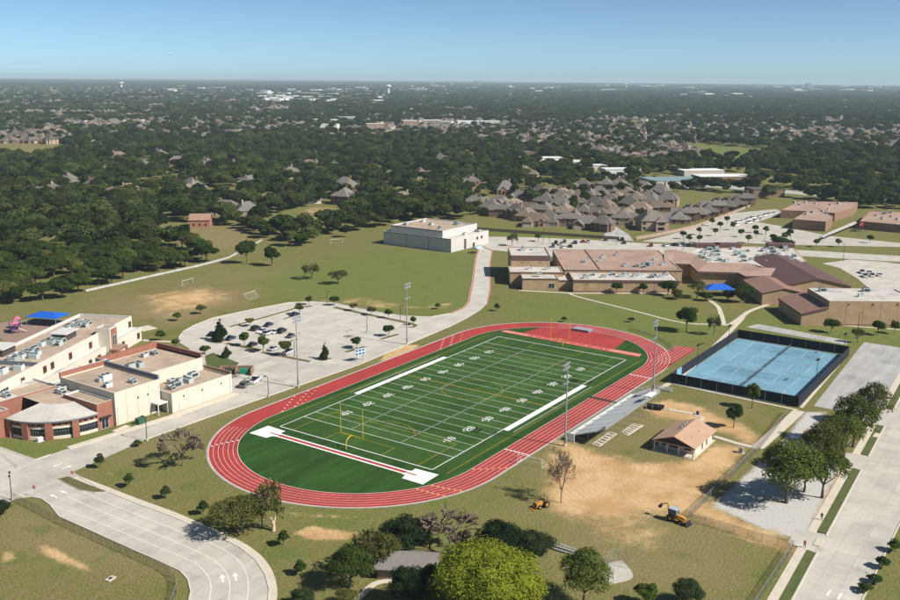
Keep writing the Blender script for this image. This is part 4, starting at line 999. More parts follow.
# gabled classroom block
gp = WP([(757, 300), (762, 306), (789, 307), (812, 296), (800, 287)])
gfoot = UR(82.5, 100, -23, 2)
def gable(root, f, zw, zr, wall, roof, over=0.6, axis='v'):
    """f: rectangle u0,v0 .. corners in UV order; ridge runs along the v side"""
    a, b, c, d = f
    ma = ((a[0]+b[0])/2, (a[1]+b[1])/2); mc = ((c[0]+d[0])/2, (c[1]+d[1])/2)
    w_ = MB(); w_.prism(f, 0, zw, top=False, bottom=False)
    w_.quad((*a, zw), (*b, zw), (*ma, zr)); w_.quad((*c, zw), (*d, zw), (*mc, zr)); w_.build('wall', wall, root)
    ex = lambda p, q, t: (p[0]+(p[0]-q[0])*t, p[1]+(p[1]-q[1])*t)
    k = over/max(0.1, math.hypot(a[0]-ma[0], a[1]-ma[1])); dz = (zr-zw)*k
    L = math.hypot(ma[0]-mc[0], ma[1]-mc[1]); t = over/L
    A, B, C, D = ex(a, ma, k), ex(b, ma, k), ex(c, mc, k), ex(d, mc, k)
    A2, D2 = ex(A, D, t), ex(D, A, t); B2, C2 = ex(B, C, t), ex(C, B, t); MA, MC = ex(ma, mc, t), ex(mc, ma, t)
    r = MB(); th = 0.18
    for P1, P2, Q1, Q2 in ((A2, D2, MA, MC), (C2, B2, MC, MA)):
        z_ = zw-dz
        r.quad((*P1, z_), (*Q1, zr), (*Q2, zr), (*P2, z_)); r.quad((*P1, z_+th), (*P2, z_+th), (*Q2, zr+th), (*Q1, zr+th))
        r.quad((*P1, z_), (*P2, z_), (*P2, z_+th), (*P1, z_+th)); r.quad((*P1, z_), (*P1, z_+th), (*Q1, zr+th), (*Q1, zr)); r.quad((*P2, z_), (*Q2, zr), (*Q2, zr+th), (*P2, z_+th))
    return r.build('roof', roof, root)
gable(MS, gfoot, 5.0, 6.9, M_TANBRICK, mat('brown_pink_roof', (0.25, 0.145, 0.115), ns=0.2, amt=0.1), 0.5)
gable(MS, UR(95, 123, -12, 46), 5.6, 8.8, M_TANBRICK, M_ROOFBROWN, 0.6)
# right hand gym and its low corner block
block(MS, UR(96.5, 131, -56.2, -34), 9.6, M_TANBRICK, M_ROOFWHITE, par=0.4, coping=M_COPING)
lq = UR(86.6, 96.4, -56.2, -31)
mb = MB(); zl, zh = 3.9, 6.6
mb.v = [(*lq[0], 0), (*lq[1], 0), (*lq[2], 0), (*lq[3], 0), (*lq[0], zl), (*lq[1], zh), (*lq[2], zh), (*lq[3], zl)]
mb.f = [(0, 1, 5, 4), (1, 2, 6, 5), (2, 3, 7, 6), (3, 0, 4, 7)]; mb.build('wall', M_TANBRICK, MS)
lo = UR(86.2, 96.4, -56.6, -30.6); mb = MB()
mb.v = [(*lo[0], zl), (*lo[1], zh), (*lo[2], zh), (*lo[3], zl), (*lo[0], zl+0.8), (*lo[1], zh+0.8), (*lo[2], zh+0.8), (*lo[3], zl+0.8)]
mb.f = [(0, 1, 5, 4), (1, 2, 6, 5), (2, 3, 7, 6), (3, 0, 4, 7), (3, 2, 1, 0)]; mb.build('fascia', M_FASCIA, MS)
mb = MB(); mb.v = [(*lo[0], zl+0.8), (*lo[1], zh+0.8), (*lo[2], zh+0.8), (*lo[3], zl+0.8)]; mb.f = [(0, 1, 2, 3)]; mb.build('roof', MATS['brown_pink_roof'], MS)
for u in (104, 113, 122): MB().prism(UR(u-0.2, u+0.2, -56.45, -56.22), 8.2, 8.6).build('wall_lamp', M_DARK, MS)
# glazed courtyard front
for u0, u1, v in ((63.0, 72.0, -3.2),):
    pass
units([UV(u, v) for u, v in ((14, 3), (18, 9), (22, 5), (27, 10), (30, 6.5), (33, 10), (36, 7.5), (39, 9.5), (43, 5), (45, 9), (47.5, 6.5), (50, 10))], 5.17, 'small grey air conditioner on the pale front strip roof of the tan school', 'air conditioners on the tan school front strip', UA, [0]*12)
units([UV(u, v) for u, v in ((25, 36), (17, 33), (28, 45), (35, 24), (40, 23.5), (43, 22), (45, 30), (46.5, 28), (47, 25.5), (53, 28), (19, 38), (52, 40), (36, 52))], 6.37, 'grey air conditioner on the wide pinkish tan school roof', 'air conditioners on the pinkish roof', UA, [0]*13)
ru = []
for i in range(64):
    px = random.uniform(697, 797); py = random.uniform(248, 262.5)
    if in_poly(np.array([px]), np.array([py]), [(690, 254), (702, 247.5), (790, 247.5), (803, 261), (771, 266.5), (748, 262), (708, 262)])[0]:
        q = P(px, py, 6.5)
        if all(math.hypot(q[0]-a[0], q[1]-a[1]) > 3.2 for a in ru): ru.append(q)
units(ru, 6.5, 'grey air conditioner crowded with others on the pale inner roof of the tan school', 'air conditioners on the inner roof', UA)
units([UV(101, -38), UV(118, -38), UV(112, -47)], 9.22, 'grey air conditioner on the pale roof of the tan brick gym', 'air conditioners on the gym roof', UA, [1, 1, 0])
units([UV(-11, 40), UV(-5, 41)], 10.62, 'grey air conditioner on the tall end roof of the tan school', 'air conditioners on the tall end roof', UA, [1, 0])
units([UV(-9, 19), UV(-1, 19), UV(-6, 6.5)], 5.72, 'grey air conditioner on the low end roofs of the tan school', 'air conditioners on the low end roofs', UA, [0, 0, 0])
for k, (a, b) in enumerate(((707, 247.2), (727, 247), (780, 247))):
    q = P(a, b, 6.5); c = (q[0], q[1])
    MB().obox(c[0], c[1], 6.5, 8.4, 6.5, 3.0, UA).build('penthouse', M_ROOFBROWN, MS)

# ================================================================== DISTANT SCHOOL on the right
ES = thing('school_building', 'low brown brick school with pale flat roofs beyond the far parking lot', 'school', (400, 0, 0))
def ppoly(l, z): return WP(l, z)
block(ES, ppoly([(793, 219), (826, 221.5), (833, 216), (818, 208), (812, 208)], 6.2), 6.2, M_BROWNBRICK, M_ROOFPINK, par=0.3)
block(ES, ppoly([(781, 210), (811, 211), (835, 213), (853, 208), (858, 202), (800, 201)], 5.4), 5.4, M_BROWNBRICK, M_ROOFPINK, par=0.3)
block(ES, ppoly([(860, 221), (905, 225), (960, 226), (960, 213), (870, 211)], 5.0), 5.0, M_BROWNBRICK, M_ROOFPINK, par=0.3)
MB().prism(ppoly([(819, 236.5), (823, 237), (858, 222.5), (854, 221.5)], 3.0), 2.7, 3.0).build('walkway_canopy', M_ROOFWHITE, ES)
units([P(a, b, 5.7) for a, b in ((812, 213), (806, 215), (822, 212), (828, 210), (826, 214))], 5.92, 'small grey air conditioner on the brown brick school beyond the lot', 'air conditioners on the distant school', 0, [0]*5)
units([P(a, b, 4.7) for a, b in ((876, 216), (884, 214), (882, 219), (891, 217), (897, 220), (890, 213))], 4.72, 'small grey air conditioner on the broad lawn wing of the brown brick school', 'air conditioners on the far wing', 0, [0]*6)
units([P(a, b, 5.1) for a, b in ((794, 203), (799, 205), (815, 204), (830, 205), (838, 204), (805, 203))], 5.12, 'small grey air conditioner on the back wing of the brown brick school', 'air conditioners on the back wing', 0, [0]*6)

# ================================================================== SNACK HUT
SH = thing('snack_hut', 'small gabled brick hut with a tan shingle roof beside the bleachers', 'hut', (-5.5, -67, 0))
hx0, hx1, hy0, hy1 = -12.0, 1.4, -71.9, -62.6
MB().box(-13.6, hx1+0.6, hy0-0.8, hy1+0.8, 0, 0.12).build('floor_slab', M_WALK, SH)
MB().box(-10.6, hx1, hy0, hy1, 0.12, 2.75).build('wall', M_CREAM, SH)
rz0, rz1 = 2.7, 4.7; my = (hy0+hy1)/2
for s, ye in ((1, hy1+0.9), (-1, hy0-0.9)):
    r = MB(); xa, xb = -13.2, hx1+0.9
    r.v = [(xa, ye, rz0), (xb, ye, rz0), (xb, my, rz1), (xa, my, rz1)]; r.v += [(x, y, z-0.16) for x, y, z in r.v]
    r.f = [(0, 1, 2, 3), (7, 6, 5, 4), (0, 4, 5, 1), (1, 5, 6, 2), (2, 6, 7, 3), (3, 7, 4, 0)]
    r.build('roof', M_SHINGLETAN, SH)
MB().quad((-12.7, hy1+0.2, 2.62), (-12.7, hy0-0.2, 2.62), (-12.7, my, 4.5)).build('gable_panel', mat('dark_gable', (0.05, 0.035, 0.03)), SH)
MB().box(-13.15, -12.85, hy0-0.8, hy1+0.8, 2.35, 2.68).build('beam', M_SHINGLETAN, SH)
for y in (hy0-0.4, -68.6, -65.6, hy1+0.3): MB().box(-13.0, -12.7, y-0.15, y+0.15, 0.12, 2.4).build('porch_post', M_CREAM, SH)
for y0, y1 in ((-71.0, -69.2), (-67.6, -65.4), (-64.9, -63.4)):
    MB().box(-10.68, -10.6, y0, y1, 0.9, 2.2).build('serving_window', M_GLASS, SH)
for x in (-6.2, -3.0): window(SH, (x, hy0), (x+1.0, hy0), 0.15, 2.2, name='door', gm=mat('brown_door', (0.16, 0.07, 0.05)))
for x in (-5.6, -3.9, -2.4): vent(x, my+0.9, 4.28, 'white turbine vent on the tan hut roof', 'turbine vents on the hut roof', 0.22, 0.5)
for x, y in ((-8.2, -70.0), (-3.6, -70.2)): vent(x, y, 3.35, 'short dark pipe on the street side slope of the hut roof', 'pipes on the hut roof', 0.14, 0.4)

# ================================================================== SHED ROOF among the near trees
sa, sb, sc_, sd_ = P(379, 561), P(413, 578), P(440, 567), P(396, 551)
SD = thing('garden_barn', 'low barn with weathered grey shingle roof half hidden by dark trees', 'barn', (*P(410, 570), 0))
bx, by = P(408, 572); ba = math.radians(-61)
def LB(u, v): return (bx+u*math.cos(ba)-v*math.sin(ba), by+u*math.sin(ba)+v*math.cos(ba))
gf = [LB(-5.2, -3.2), LB(-5.2, 3.2), LB(5.2, 3.2), LB(5.2, -3.2)]
gable(SD, gf, 2.5, 4.0, M_WOOD, mat('old_grey_shingle', (0.20, 0.185, 0.17), ns=0.8, amt=0.15, ns2=5, amt2=0.1), 0.7)
# ================================================================== LIGHT POLES
def stadium_light(x, y, label, rz):
    t = thing('stadium_light', label, 'light pole', (x, y, 0), 'tall floodlight poles around the field')
    MB().tube((x, y, 0), (x, y, 21.6), 0.24, 0.12, 10).build('pole', M_GALV, t)
    MB().tube((x, y, 0), (x, y, 0.5), 0.42, 0.42, 10).build('footing', M_CONC, t)
    c, s = math.cos(rz), math.sin(rz)
    for z, n, w in ((21.3, 4, 1.5), (20.2, 4, 1.5), (16.4, 2, 1.0)):
        MB().tube((x-c*w, y-s*w, z), (x+c*w, y+s*w, z), 0.07, 0.07, 6).build('cross_arm', M_GALV, t)
        for i in range(n):
            q = -w+2*w*i/(n-1); a, b = x+c*q, y+s*q
            fx, fy = -s*math.copysign(1, -y), c*math.copysign(1, -y)
            f = MB().tube((a, b, z+0.35), (a+fx*0.5, b+fy*0.5, z-0.05), 0.12, 0.34, 8).build('floodlight', M_ALU, t)
            MB().tube((a+fx*0.5, b+fy*0.5, z-0.05), (a+fx*0.54, b+fy*0.54, z-0.08), 0.33, 0.30, 8).build('lens', mat('lamp_lens', (0.55, 0.62, 0.7), rough=0.2), f)
    MB().box(x-0.3, x+0.3, y-0.42, y-0.2, 1.2, 2.4).build('control_box', M_GALV, t)
stadium_light(-28.3, 43.0, 'tall floodlight pole by the parking lot near the two parked cars', 0.1)
stadium_light(27.6, 44.7, 'tall floodlight pole by the parking lot where the drive narrows', 0.1)
stadium_light(-23.5, -43.0, 'tall floodlight pole at the end of the bleachers by the bare tree', 0.1)
stadium_light(29.1, -44.5, 'tall floodlight pole between the bleachers and the tennis courts', 0.1)
def lot_light(px, py, ty, label, arms=1, rz=0.0, group=None):
    x, y = P(px, py); h = hgt(px, py, ty)
    t = thing('lamp_post', label, 'lamp post', (x, y, 0), group)
    MB().tube((x, y, 0), (x, y, 0.7), 0.28, 0.28, 8).build('footing', M_CONC, t)
    MB().tube((x, y, 0.7), (x, y, h), 0.11, 0.08, 8).build('pole', M_DARK, t)
    for k in range(arms):
        a = rz+math.pi*k; c, s = math.cos(a), math.sin(a)
        MB().tube((x, y, h-0.1), (x+c*0.8, y+s*0.8, h+0.02), 0.05).build('arm', M_DARK, t)
        MB().obox(x+c*1.1, y+s*1.1, h-0.08, h+0.12, 0.42, 0.2, a).build('lamp_head', M_DARK, t)
lot_light(147, 441, 417, 'dark lamp post on the verge opposite the tall cream hall', 1, 1.57)
lot_light(268.5, 397, 377, 'dark lamp post by the drive opposite the low cream block', 1, 1.57)
lot_light(294.7, 358, 340, 'lamp post on the grass island among the parked cars', 2, 0)
lot_light(367, 333, 315, 'lamp post standing alone in the empty half of the parking lot', 2, 0)
lot_light(400.5, 320.5, 305, 'lamp post on the long curved island near the drive', 1, -1.5)
lot_light(327, 305.5, 291, 'lamp post at the grass side corner of the parking lot', 1, -1.5)
lot_light(12, 500, 474, 'lamp post at the road junction above the chain link fence', 2, 1.0)
lot_light(857, 338, 313, 'lamp post between the tan brick gym and the old grey lot', 1, -0.5)
for i, (a, b, t_) in enumerate(((543, 244, 229), (549.5, 244, 230), (617, 244, 233), (683, 250, 236), (790, 246, 229), (843, 262, 243), (720, 232, 222), (765, 240, 228), (700, 236, 226))):
    lot_light(a, b, t_, 'slim lamp post in the parking lots behind the tan school', 1, 0.5*i, 'lamp posts behind the tan school')
def court_light(x, y, label):
    t = thing('court_light', label, 'light pole', (x, y, 0.04))
    MB().tube((x, y, 0.04), (x, y, 7.6), 0.1, 0.07, 8).build('pole', M_DARK, t)
    MB().tube((x-0.9, y, 7.5), (x+0.9, y, 7.5), 0.05).build('cross_arm', M_DARK, t)
    for s in (-0.8, 0.8): MB().obox(x+s, y, 7.45, 7.75, 0.3, 0.4).build('floodlight', M_DARK, t)
court_light(P(812, 383)[0], -81.8, 'court floodlight inside the fence along the old grey lot, nearer the gravel')
court_light(P(829, 356)[0]+3, -81.8, 'court floodlight inside the fence along the old grey lot, nearer the gym')
court_light(60, -46.6, 'court floodlight inside the footpath fence near the blue panel')
court_light(90, -46.6, 'court floodlight inside the footpath fence nearer the tan school')

# ================================================================== GOALS
def goal_post(x, s, label):
    t = thing('goal_post', label, 'goal post', (x, 0, 0))
    xb = x-s*2.2
    MB().tube((x, 0, 0), (x, 0, 1.7), 0.11, 0.11, 10).build('base_post', M_YELLOW, t)
    g = MB(); prev = (x, 0, 1.7)
    for k in range(1, 7):
        a = math.pi/2*k/6; cur = (x-s*2.2*(1-math.cos(a)), 0, 1.7+1.35*math.sin(a)); g.tube(prev, cur, 0.11, 0.11, 10); prev = cur
    g.build('gooseneck', M_YELLOW, t)
    MB().tube((xb, -3.56, 3.05), (xb, 3.56, 3.05), 0.10, 0.10, 10).build('crossbar', M_YELLOW, t)
    for q in (-1, 1): MB().tube((xb, q*3.56, 3.0), (xb, q*3.56, 10.4), 0.07, 0.06, 8).build('upright', M_YELLOW, t)
goal_post(-57.0, -1, 'yellow goal post on the vault runway end of the field')
goal_post(57.0, 1, 'yellow goal post on the red high jump apron end of the field')
def soccer_goal(x, y, rz, label, w=7.3, h=2.4, d=2.0):
    t = thing('soccer_goal', label, 'goal', (x, y, 0))
    c, s = math.cos(rz), math.sin(rz)
    def q(a, b, z): return (x+c*a-s*b, y+s*a+c*b, z)
    for k in (-1, 1):
        MB().tube(q(k*w/2, 0, 0), q(k*w/2, 0, h), 0.055, 0.055, 8).build('upright', M_PAINT, t)
        MB().tube(q(k*w/2, 0, h), q(k*w/2, d, 0.06), 0.025).build('back_stay', M_PAINT, t)
        MB().tube(q(k*w/2, 0, 0.06), q(k*w/2, d, 0.06), 0.025).build('ground_bar', M_PAINT, t)
    MB().tube(q(-w/2-0.08, 0, h), q(w/2+0.08, 0, h), 0.055, 0.055, 8).build('crossbar', M_PAINT, t)
    MB().tube(q(-w/2, d, 0.06), q(w/2, d, 0.06), 0.025).build('ground_bar', M_PAINT, t)
    n_ = MB(); n_.quad(q(-w/2, 0, h), q(w/2, 0, h), q(w/2, d, 0.1), q(-w/2, d, 0.1))
    for k in (-1, 1): n_.quad(q(k*w/2, 0, 0.1), q(k*w/2, 0, h), q(k*w/2, d, 0.1))
    n_.build('net', mesh_screen_mat('white_net', (0.6, 0.6, 0.6), 0.05), t)
soccer_goal(-39.6, -42.0, math.radians(-85), 'white soccer goal parked beside the track by the bare tree', 6.4, 2.3, 2.6)
soccer_goal(47.9, 180, math.radians(10), 'white soccer goal on the dry field by the pale fence', 7.0, 2.4)
soccer_goal(45.9, 139.8, math.radians(187), 'white soccer goal on the dry field by the parking lot', 7.0, 2.4)
soccer_goal(167.8, 198, math.radians(-30), 'white soccer goal on the green field left of the pale field house', 7.0, 2.4)

# ================================================================== SCOREBOARD
t = thing('scoreboard', 'small white and blue scoreboard on two posts between track and parking lot', 'scoreboard', (3.1, 45.4, 0))
sdir = (math.cos(math.radians(-17)), math.sin(math.radians(-17))); snrm = (-sdir[1], sdir[0])
def sq(a, b): return (3.1+sdir[0]*a+snrm[0]*b, 45.4+sdir[1]*a+snrm[1]*b)
for a in (-1.3, 1.3): MB().tube((*sq(a, 0), 0), (*sq(a, 0), 4.2), 0.12, 0.12, 8).build('post', M_GALV, t)
for a0, a1, z0, z1 in ((-2.0, 2.0, 2.0, 3.1), (-2.0, 2.0, 3.15, 4.25)):
    b = MB().prism([sq(a0, -0.32), sq(a1, -0.32), sq(a1, -0.14), sq(a0, -0.14)], z0, z1).build('panel', mat('pale_blue_board', (0.42, 0.55, 0.68)), t)
    for k in range(3):
        aa = a0+0.3+k*1.25
        MB().prism([sq(aa, -0.36), sq(aa+0.8, -0.36), sq(aa+0.8, -0.322), sq(aa, -0.322)], z0+0.3, z1-0.3).build('display', M_DARK, b)

# ================================================================== BLEACHERS
t = thing('bleachers', 'grey aluminium bleachers with rails and a ramp beside the track', 'bleachers', (0, -46, 0))
bx0, bx1 = -19.0, 16.0; NR = 12; y0b, z0b, dy, dz = -42.6, 1.15, 0.76, 0.29
for i in range(NR):
    y = y0b-dy*i; z = z0b+dz*i
    MB().box(bx0, bx1, y-0.66, y-0.40, z+0.40, z+0.45).build('seat_plank', M_ALU, t)
    MB().box(bx0, bx1, y-0.33, y+0.08, z-0.03, z+0.02).build('foot_plank', mat('dark_foot_plank', (0.16, 0.17, 0.18), rough=0.6, ns=1, amt=0.15), t)  # foot planks darker than the seats to set the rows apart
    MB().box(bx0, bx1, y-0.36, y-0.335, z-0.02, z+0.30).build('riser', M_GALV, t)
MB().box(bx0-1.0, bx1+4.5, y0b+0.08, y0b+1.35, z0b-0.06, z0b+0.02).build('front_walkway', mat('pale_deck', (0.60, 0.60, 0.58)), t)
zt = z0b+dz*NR; yb = y0b-dy*NR
for x in np.linspace(bx0, bx1, 9):
    MB().tube((x, yb+0.2, 0), (x, yb+0.2, zt+0.3), 0.06).build('support', M_GALV, t)
    MB().tube((x, y0b+1.2, 0), (x, y0b+1.2, z0b), 0.06).build('support', M_GALV, t)
    MB().tube((x, y0b+1.2, z0b-0.15), (x, yb+0.2, zt-0.3), 0.07).build('stringer', M_GALV, t)
    MB().tube((x, yb+0.2, 0.2), (x, y0b-1.0, 1.2), 0.04).build('brace', M_GALV, t)
    MB().tube((x, y0b-dy*6, 0), (x, y0b-dy*6, z0b+dz*6), 0.05).build('support', M_GALV, t)
for zz in (0.45, 0.8, 1.15): MB().tube((bx0, yb, zt+zz), (bx1, yb, zt+zz), 0.035).build('back_rail', M_ALU, t)
MB().box(bx0, bx1, yb-0.05, yb-0.03, zt+0.1, zt+1.15).build('back_screen', mesh_screen_mat('rail_mesh', (0.35, 0.37, 0.38), 0.45), t)
for x in (bx0, bx1):
    for zz in (0.6, 1.05): MB().tube((x, y0b, z0b+zz), (x, yb, zt+zz), 0.035).build('side_rail', M_ALU, t)
MB().box(bx0-1.05, bx0-0.9, y0b-1.2, y0b+1.4, 0.0, 2.2).build('end_panel', M_PAINT, t)
for zz in (0.55, 1.05): MB().tube((bx0-1, y0b+1.3, z0b+zz), (bx1+4.5, y0b+1.3, z0b+zz), 0.035).build('front_rail', M_ALU, t)
for x in np.linspace(bx0-1, bx1+4.5, 15): MB().tube((x, y0b+1.3, z0b-0.05), (x, y0b+1.3, z0b+1.05), 0.03).build('rail_post', M_ALU, t)
for a in (-10.5, -1.5, 7.5):
    for i in range(NR): MB().box(a-0.6, a+0.6, y0b-dy*i-0.36, y0b-dy*i-0.02, z0b+dz*i+0.021, z0b+dz*i+0.16).build('aisle_step', mat('pale_deck', (0.60, 0.60, 0.58)), t)
MB().box(8.0, 12.2, yb-0.6, yb+1.2, zt+1.2, zt+1.35).build('press_canopy', M_PAINT, t)
for x in (8.1, 12.1):
    for y in (yb-0.5, yb+1.1): MB().tube((x, y, zt-0.3), (x, y, zt+1.2), 0.05).build('canopy_post', M_ALU, t)
ramp = MB(); r0 = (bx1+1, y0b+0.2, z0b); r1 = (bx1+14.5, y0b-0.6, 0.05)
ramp.quad((bx1+4.4, y0b-0.9, z0b-0.02), (31.0, -44.4, 0.08), (31.0, -42.6, 0.08), (bx1+4.4, y0b+1.3, z0b-0.02)); ramp.quad((bx1+4.4, y0b-0.9, z0b-0.12), (31.0, -44.4, 0.02), (31.0, -42.6, 0.02), (bx1+4.4, y0b+1.3, z0b-0.12)); ramp.build('ramp', M_ALU, t)
for off_ in (0, 1):
    a = (bx1+4.4, y0b-0.9+2.2*off_, z0b); b = (31.0, -44.4+1.8*off_, 0.08)
    for zz in (0.5, 1.0): MB().tube((a[0], a[1], a[2]+zz), (b[0], b[1], b[2]+zz), 0.035).build('ramp_rail', M_ALU, t)
    for k in range(6): MB().tube(tuple(a[c]+(b[c]-a[c])*k/5 for c in range(3)), (a[0]+(b[0]-a[0])*k/5, a[1]+(b[1]-a[1])*k/5, a[2]+(b[2]-a[2])*k/5+1.0), 0.03).build('rail_post', M_ALU, t)
for pq in ([(592, 444), (609, 432), (617.5, 434), (600, 447)], [(621, 432), (633, 423.6), (644, 425.5), (628.5, 436)]):
    q_ = WP(pq); s_ = struct(MB().prism(q_, 0, 0.05).build('bleacher_pad', M_WALK))
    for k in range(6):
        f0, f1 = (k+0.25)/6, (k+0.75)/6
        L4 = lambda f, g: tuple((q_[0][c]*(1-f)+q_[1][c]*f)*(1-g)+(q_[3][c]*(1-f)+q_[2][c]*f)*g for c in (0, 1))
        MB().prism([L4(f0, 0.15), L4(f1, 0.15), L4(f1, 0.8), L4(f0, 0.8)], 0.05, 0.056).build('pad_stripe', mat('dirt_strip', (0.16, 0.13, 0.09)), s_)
def small_stand(px, py, L, rz, label):
    x, y = P(px, py); t = thing('team_bench', label, 'bleachers', (x, y, 0)); c, s = math.cos(rz), math.sin(rz)
    def bx_(u0, u1, v0, v1, z0, z1, nm): 
        MB().prism([(x+c*u-s*v, y+s*u+c*v) for u, v in ((u0, v0), (u1, v0), (u1, v1), (u0, v1))], z0, z1).build(nm, M_ALU, t)
    for i in range(3):
        bx_(-L/2, L/2, i*0.6, i*0.6+0.28, 0.4+0.28*i, 0.45+0.28*i, 'seat_plank'); bx_(-L/2, L/2, i*0.6+0.29, i*0.6+0.58, 0.12+0.28*i, 0.16+0.28*i, 'foot_plank')
    for u in (-L/2+0.2, 0, L/2-0.2): bx_(u-0.04, u+0.04, 0.0, 1.75, 0.0, 0.12, 'leg'); bx_(u-0.04, u+0.04, 1.3, 1.4, 0.12, 0.96, 'leg')
small_stand(559, 552, 5.6, math.radians(-90), 'small grey portable bleacher on the grass among the near trees')
small_stand(663, 391, 5.0, math.radians(-90), 'small grey portable bleacher by the tennis court corner')

# ================================================================== CARS
def loft(st):
    """stations: list of rings (equal length) -> closed mesh"""
    mb = MB(); k = len(st[0])
    for r in st: mb.v.extend(r)
    for i in range(len(st)-1):
        for j in range(k): mb.f.append((i*k+j, i*k+(j+1) % k, (i+1)*k+(j+1) % k, (i+1)*k+j))
    mb.f.append(tuple(range(k-1, -1, -1))); mb.f.append(tuple(range((len(st)-1)*k, len(st)*k)))
    return mb
def make_car(kind, paint_, label):
    r = thing('parked_car', label, 'car')
    L, W, hb, hr = {'sedan': (4.7, 0.90, 0.92, 1.44), 'suv': (4.9, 0.96, 1.08, 1.76), 'pickup': (5.7, 0.98, 1.12, 1.84)}[kind]
    def sec(x, zt, w): return [(x, -w, 0.28), (x, -w-0.02, 0.6), (x, -w+0.04, zt), (x, w-0.04, zt), (x, w+0.02, 0.6), (x, w, 0.28)]
    h = L/2
    loft([sec(-h, hb-0.22, W-0.12), sec(-h+0.15, hb-0.03, W-0.03), sec(-h+1.1, hb, W), sec(0, hb, W), sec(h-1.3, hb-0.02, W), sec(h-0.35, hb-0.16, W-0.04), sec(h, hb-0.34, W-0.16)]).build('body', paint_, r)
    x0, x1 = {'sedan': (-1.75, 1.05), 'suv': (-2.3, 1.15), 'pickup': (-0.75, 1.35)}[kind]
    def cab(x, z, w): return [(x, -w, hb-0.02), (x, w, hb-0.02), (x, w-0.16*(z-hb)/(hr-hb+1e-6), z), (x, -w+0.16*(z-hb)/(hr-hb+1e-6), z)]
    wv = W-0.07
    loft([cab(x0, hb+0.02, wv), cab(x0+(0.7 if kind == 'sedan' else 0.25), hr-0.06, wv), cab(x0+(1.1 if kind == 'sedan' else 0.6), hr, wv), cab(x1-0.95, hr-0.01, wv), cab(x1, hb+0.02, wv)]).build('glasshouse', M_GLASS, r)
    MB().box(x0+(0.75 if kind == 'sedan' else 0.3), x1-0.9, -wv+0.14, wv-0.14, hr-0.03, hr+0.035).build('roof_panel', paint_, r)
    if kind == 'pickup': MB().box(-h+0.15, x0-0.1, -W+0.14, W-0.14, hb-0.02, hb+0.03).build('bed', M_DARK, r)
    for sx in (-h+0.95, h-0.95):
        for sy in (-1, 1):
            w_ = MB().tube((sx, sy*(W-0.2), 0.34), (sx, sy*(W+0.015), 0.34), 0.34, 0.34, 12).build('wheel', M_RUBBER, r)
            MB().tube((sx, sy*(W+0.016), 0.34), (sx, sy*(W+0.03), 0.34), 0.2, 0.18, 8).build('rim', M_ALU, w_)
    for sy in (-1, 1):
        MB().box(h-0.16, h-0.02, sy*(W-0.3)-0.17, sy*(W-0.3)+0.17, hb-0.42, hb-0.28).build('headlight', mat('headlight_lens', (0.7, 0.72, 0.75), rough=0.15), r)
        MB().box(-h-0.015, -h+0.06, sy*(W-0.3)-0.14, sy*(W-0.3)+0.14, hb-0.42, hb-0.25).build('tail_light', mat('tail_lens', (0.35, 0.01, 0.01), rough=0.2), r)
        MB().box(x1-0.35, x1-0.2, sy*(W+0.1)-0.09, sy*(W+0.1)+0.09, hb+0.02, hb+0.16).build('mirror', paint_, r)
    return r
def paint_mat(n, c): return mat('car_paint_'+n, c, rough=0.25, spec=0.6)
CARS = {}
for n, c in (('black', (0.012, 0.012, 0.014)), ('silver', (0.42, 0.43, 0.45)), ('white', (0.72, 0.72, 0.72)), ('navy', (0.015, 0.03, 0.075)), ('red', (0.30, 0.02, 0.02)), ('grey', (0.10, 0.105, 0.11))):
    for k in ('sedan', 'suv', 'pickup'): CARS[(k, n)] = None
def car(px, py, kind, col_, az, label, group=None, z=0.052):
    key = (kind, col_)
    if CARS[key] is None: CARS[key] = make_car(kind, MATS.get('car_paint_'+col_) or paint_mat(col_, dict(black=(0.012, 0.012, 0.014), silver=(0.42, 0.43, 0.45), white=(0.72, 0.72, 0.72), navy=(0.015, 0.03, 0.075), red=(0.30, 0.02, 0.02), grey=(0.10, 0.105, 0.11))[col_]), label)
    x, y = P(px, py)
    return place(CARS[key], (x, y, z), math.radians(az), 1, label, group)
car(245, 386.5, 'suv', 'grey', 22, 'dark grey sport utility car beside the low cream block and dumpsters')
car(255.5, 382, 'pickup', 'white', 22, 'white pickup beside the dark car and the dumpster enclosure')
car(213, 335.5, 'sedan', 'black', 8, 'black sedan half behind the dark cone shaped tree in the lot')
car(231, 339.5, 'sedan', 'navy', 12, 'navy sedan just beside the dark cone shaped tree in the lot')
G_ = 'cars parked in the school lot'
car(256, 330, 'suv', 'black', 12, 'black sport utility car at the head of the parked row by the long island')
car(262, 332.5, 'sedan', 'white', 192, 'white sedan between the black car and the long parked row')
car(269, 326, 'sedan', 'navy', 14, 'navy sedan farthest back in the row by the narrow grass strip')
car(268, 334.5, 'suv', 'silver', 10, 'silver sport utility car in the middle of the parked row')
car(275.5, 333, 'sedan', 'white', 12, 'white sedan next to the silver car in the parked row')
car(282, 332.5, 'suv', 'black', 16, 'large black sport utility car parked beside a white sedan')
car(291.5, 337, 'sedan', 'grey', 14, 'dark grey sedan at the end of the parked row by the tall floodlight')
car(253, 346, 'sedan', 'black', 10, 'black sedan between two round lot trees near the drive')
car(274, 350, 'sedan', 'silver', 10, 'silver sedan half hidden by two round lot trees')
car(289, 353.5, 'pickup', 'silver', 10, 'silver pickup under a round tree beside the lamp post')
car(295, 315.5, 'sedan', 'navy', 10, 'navy sedan parked alone by a short grass island')
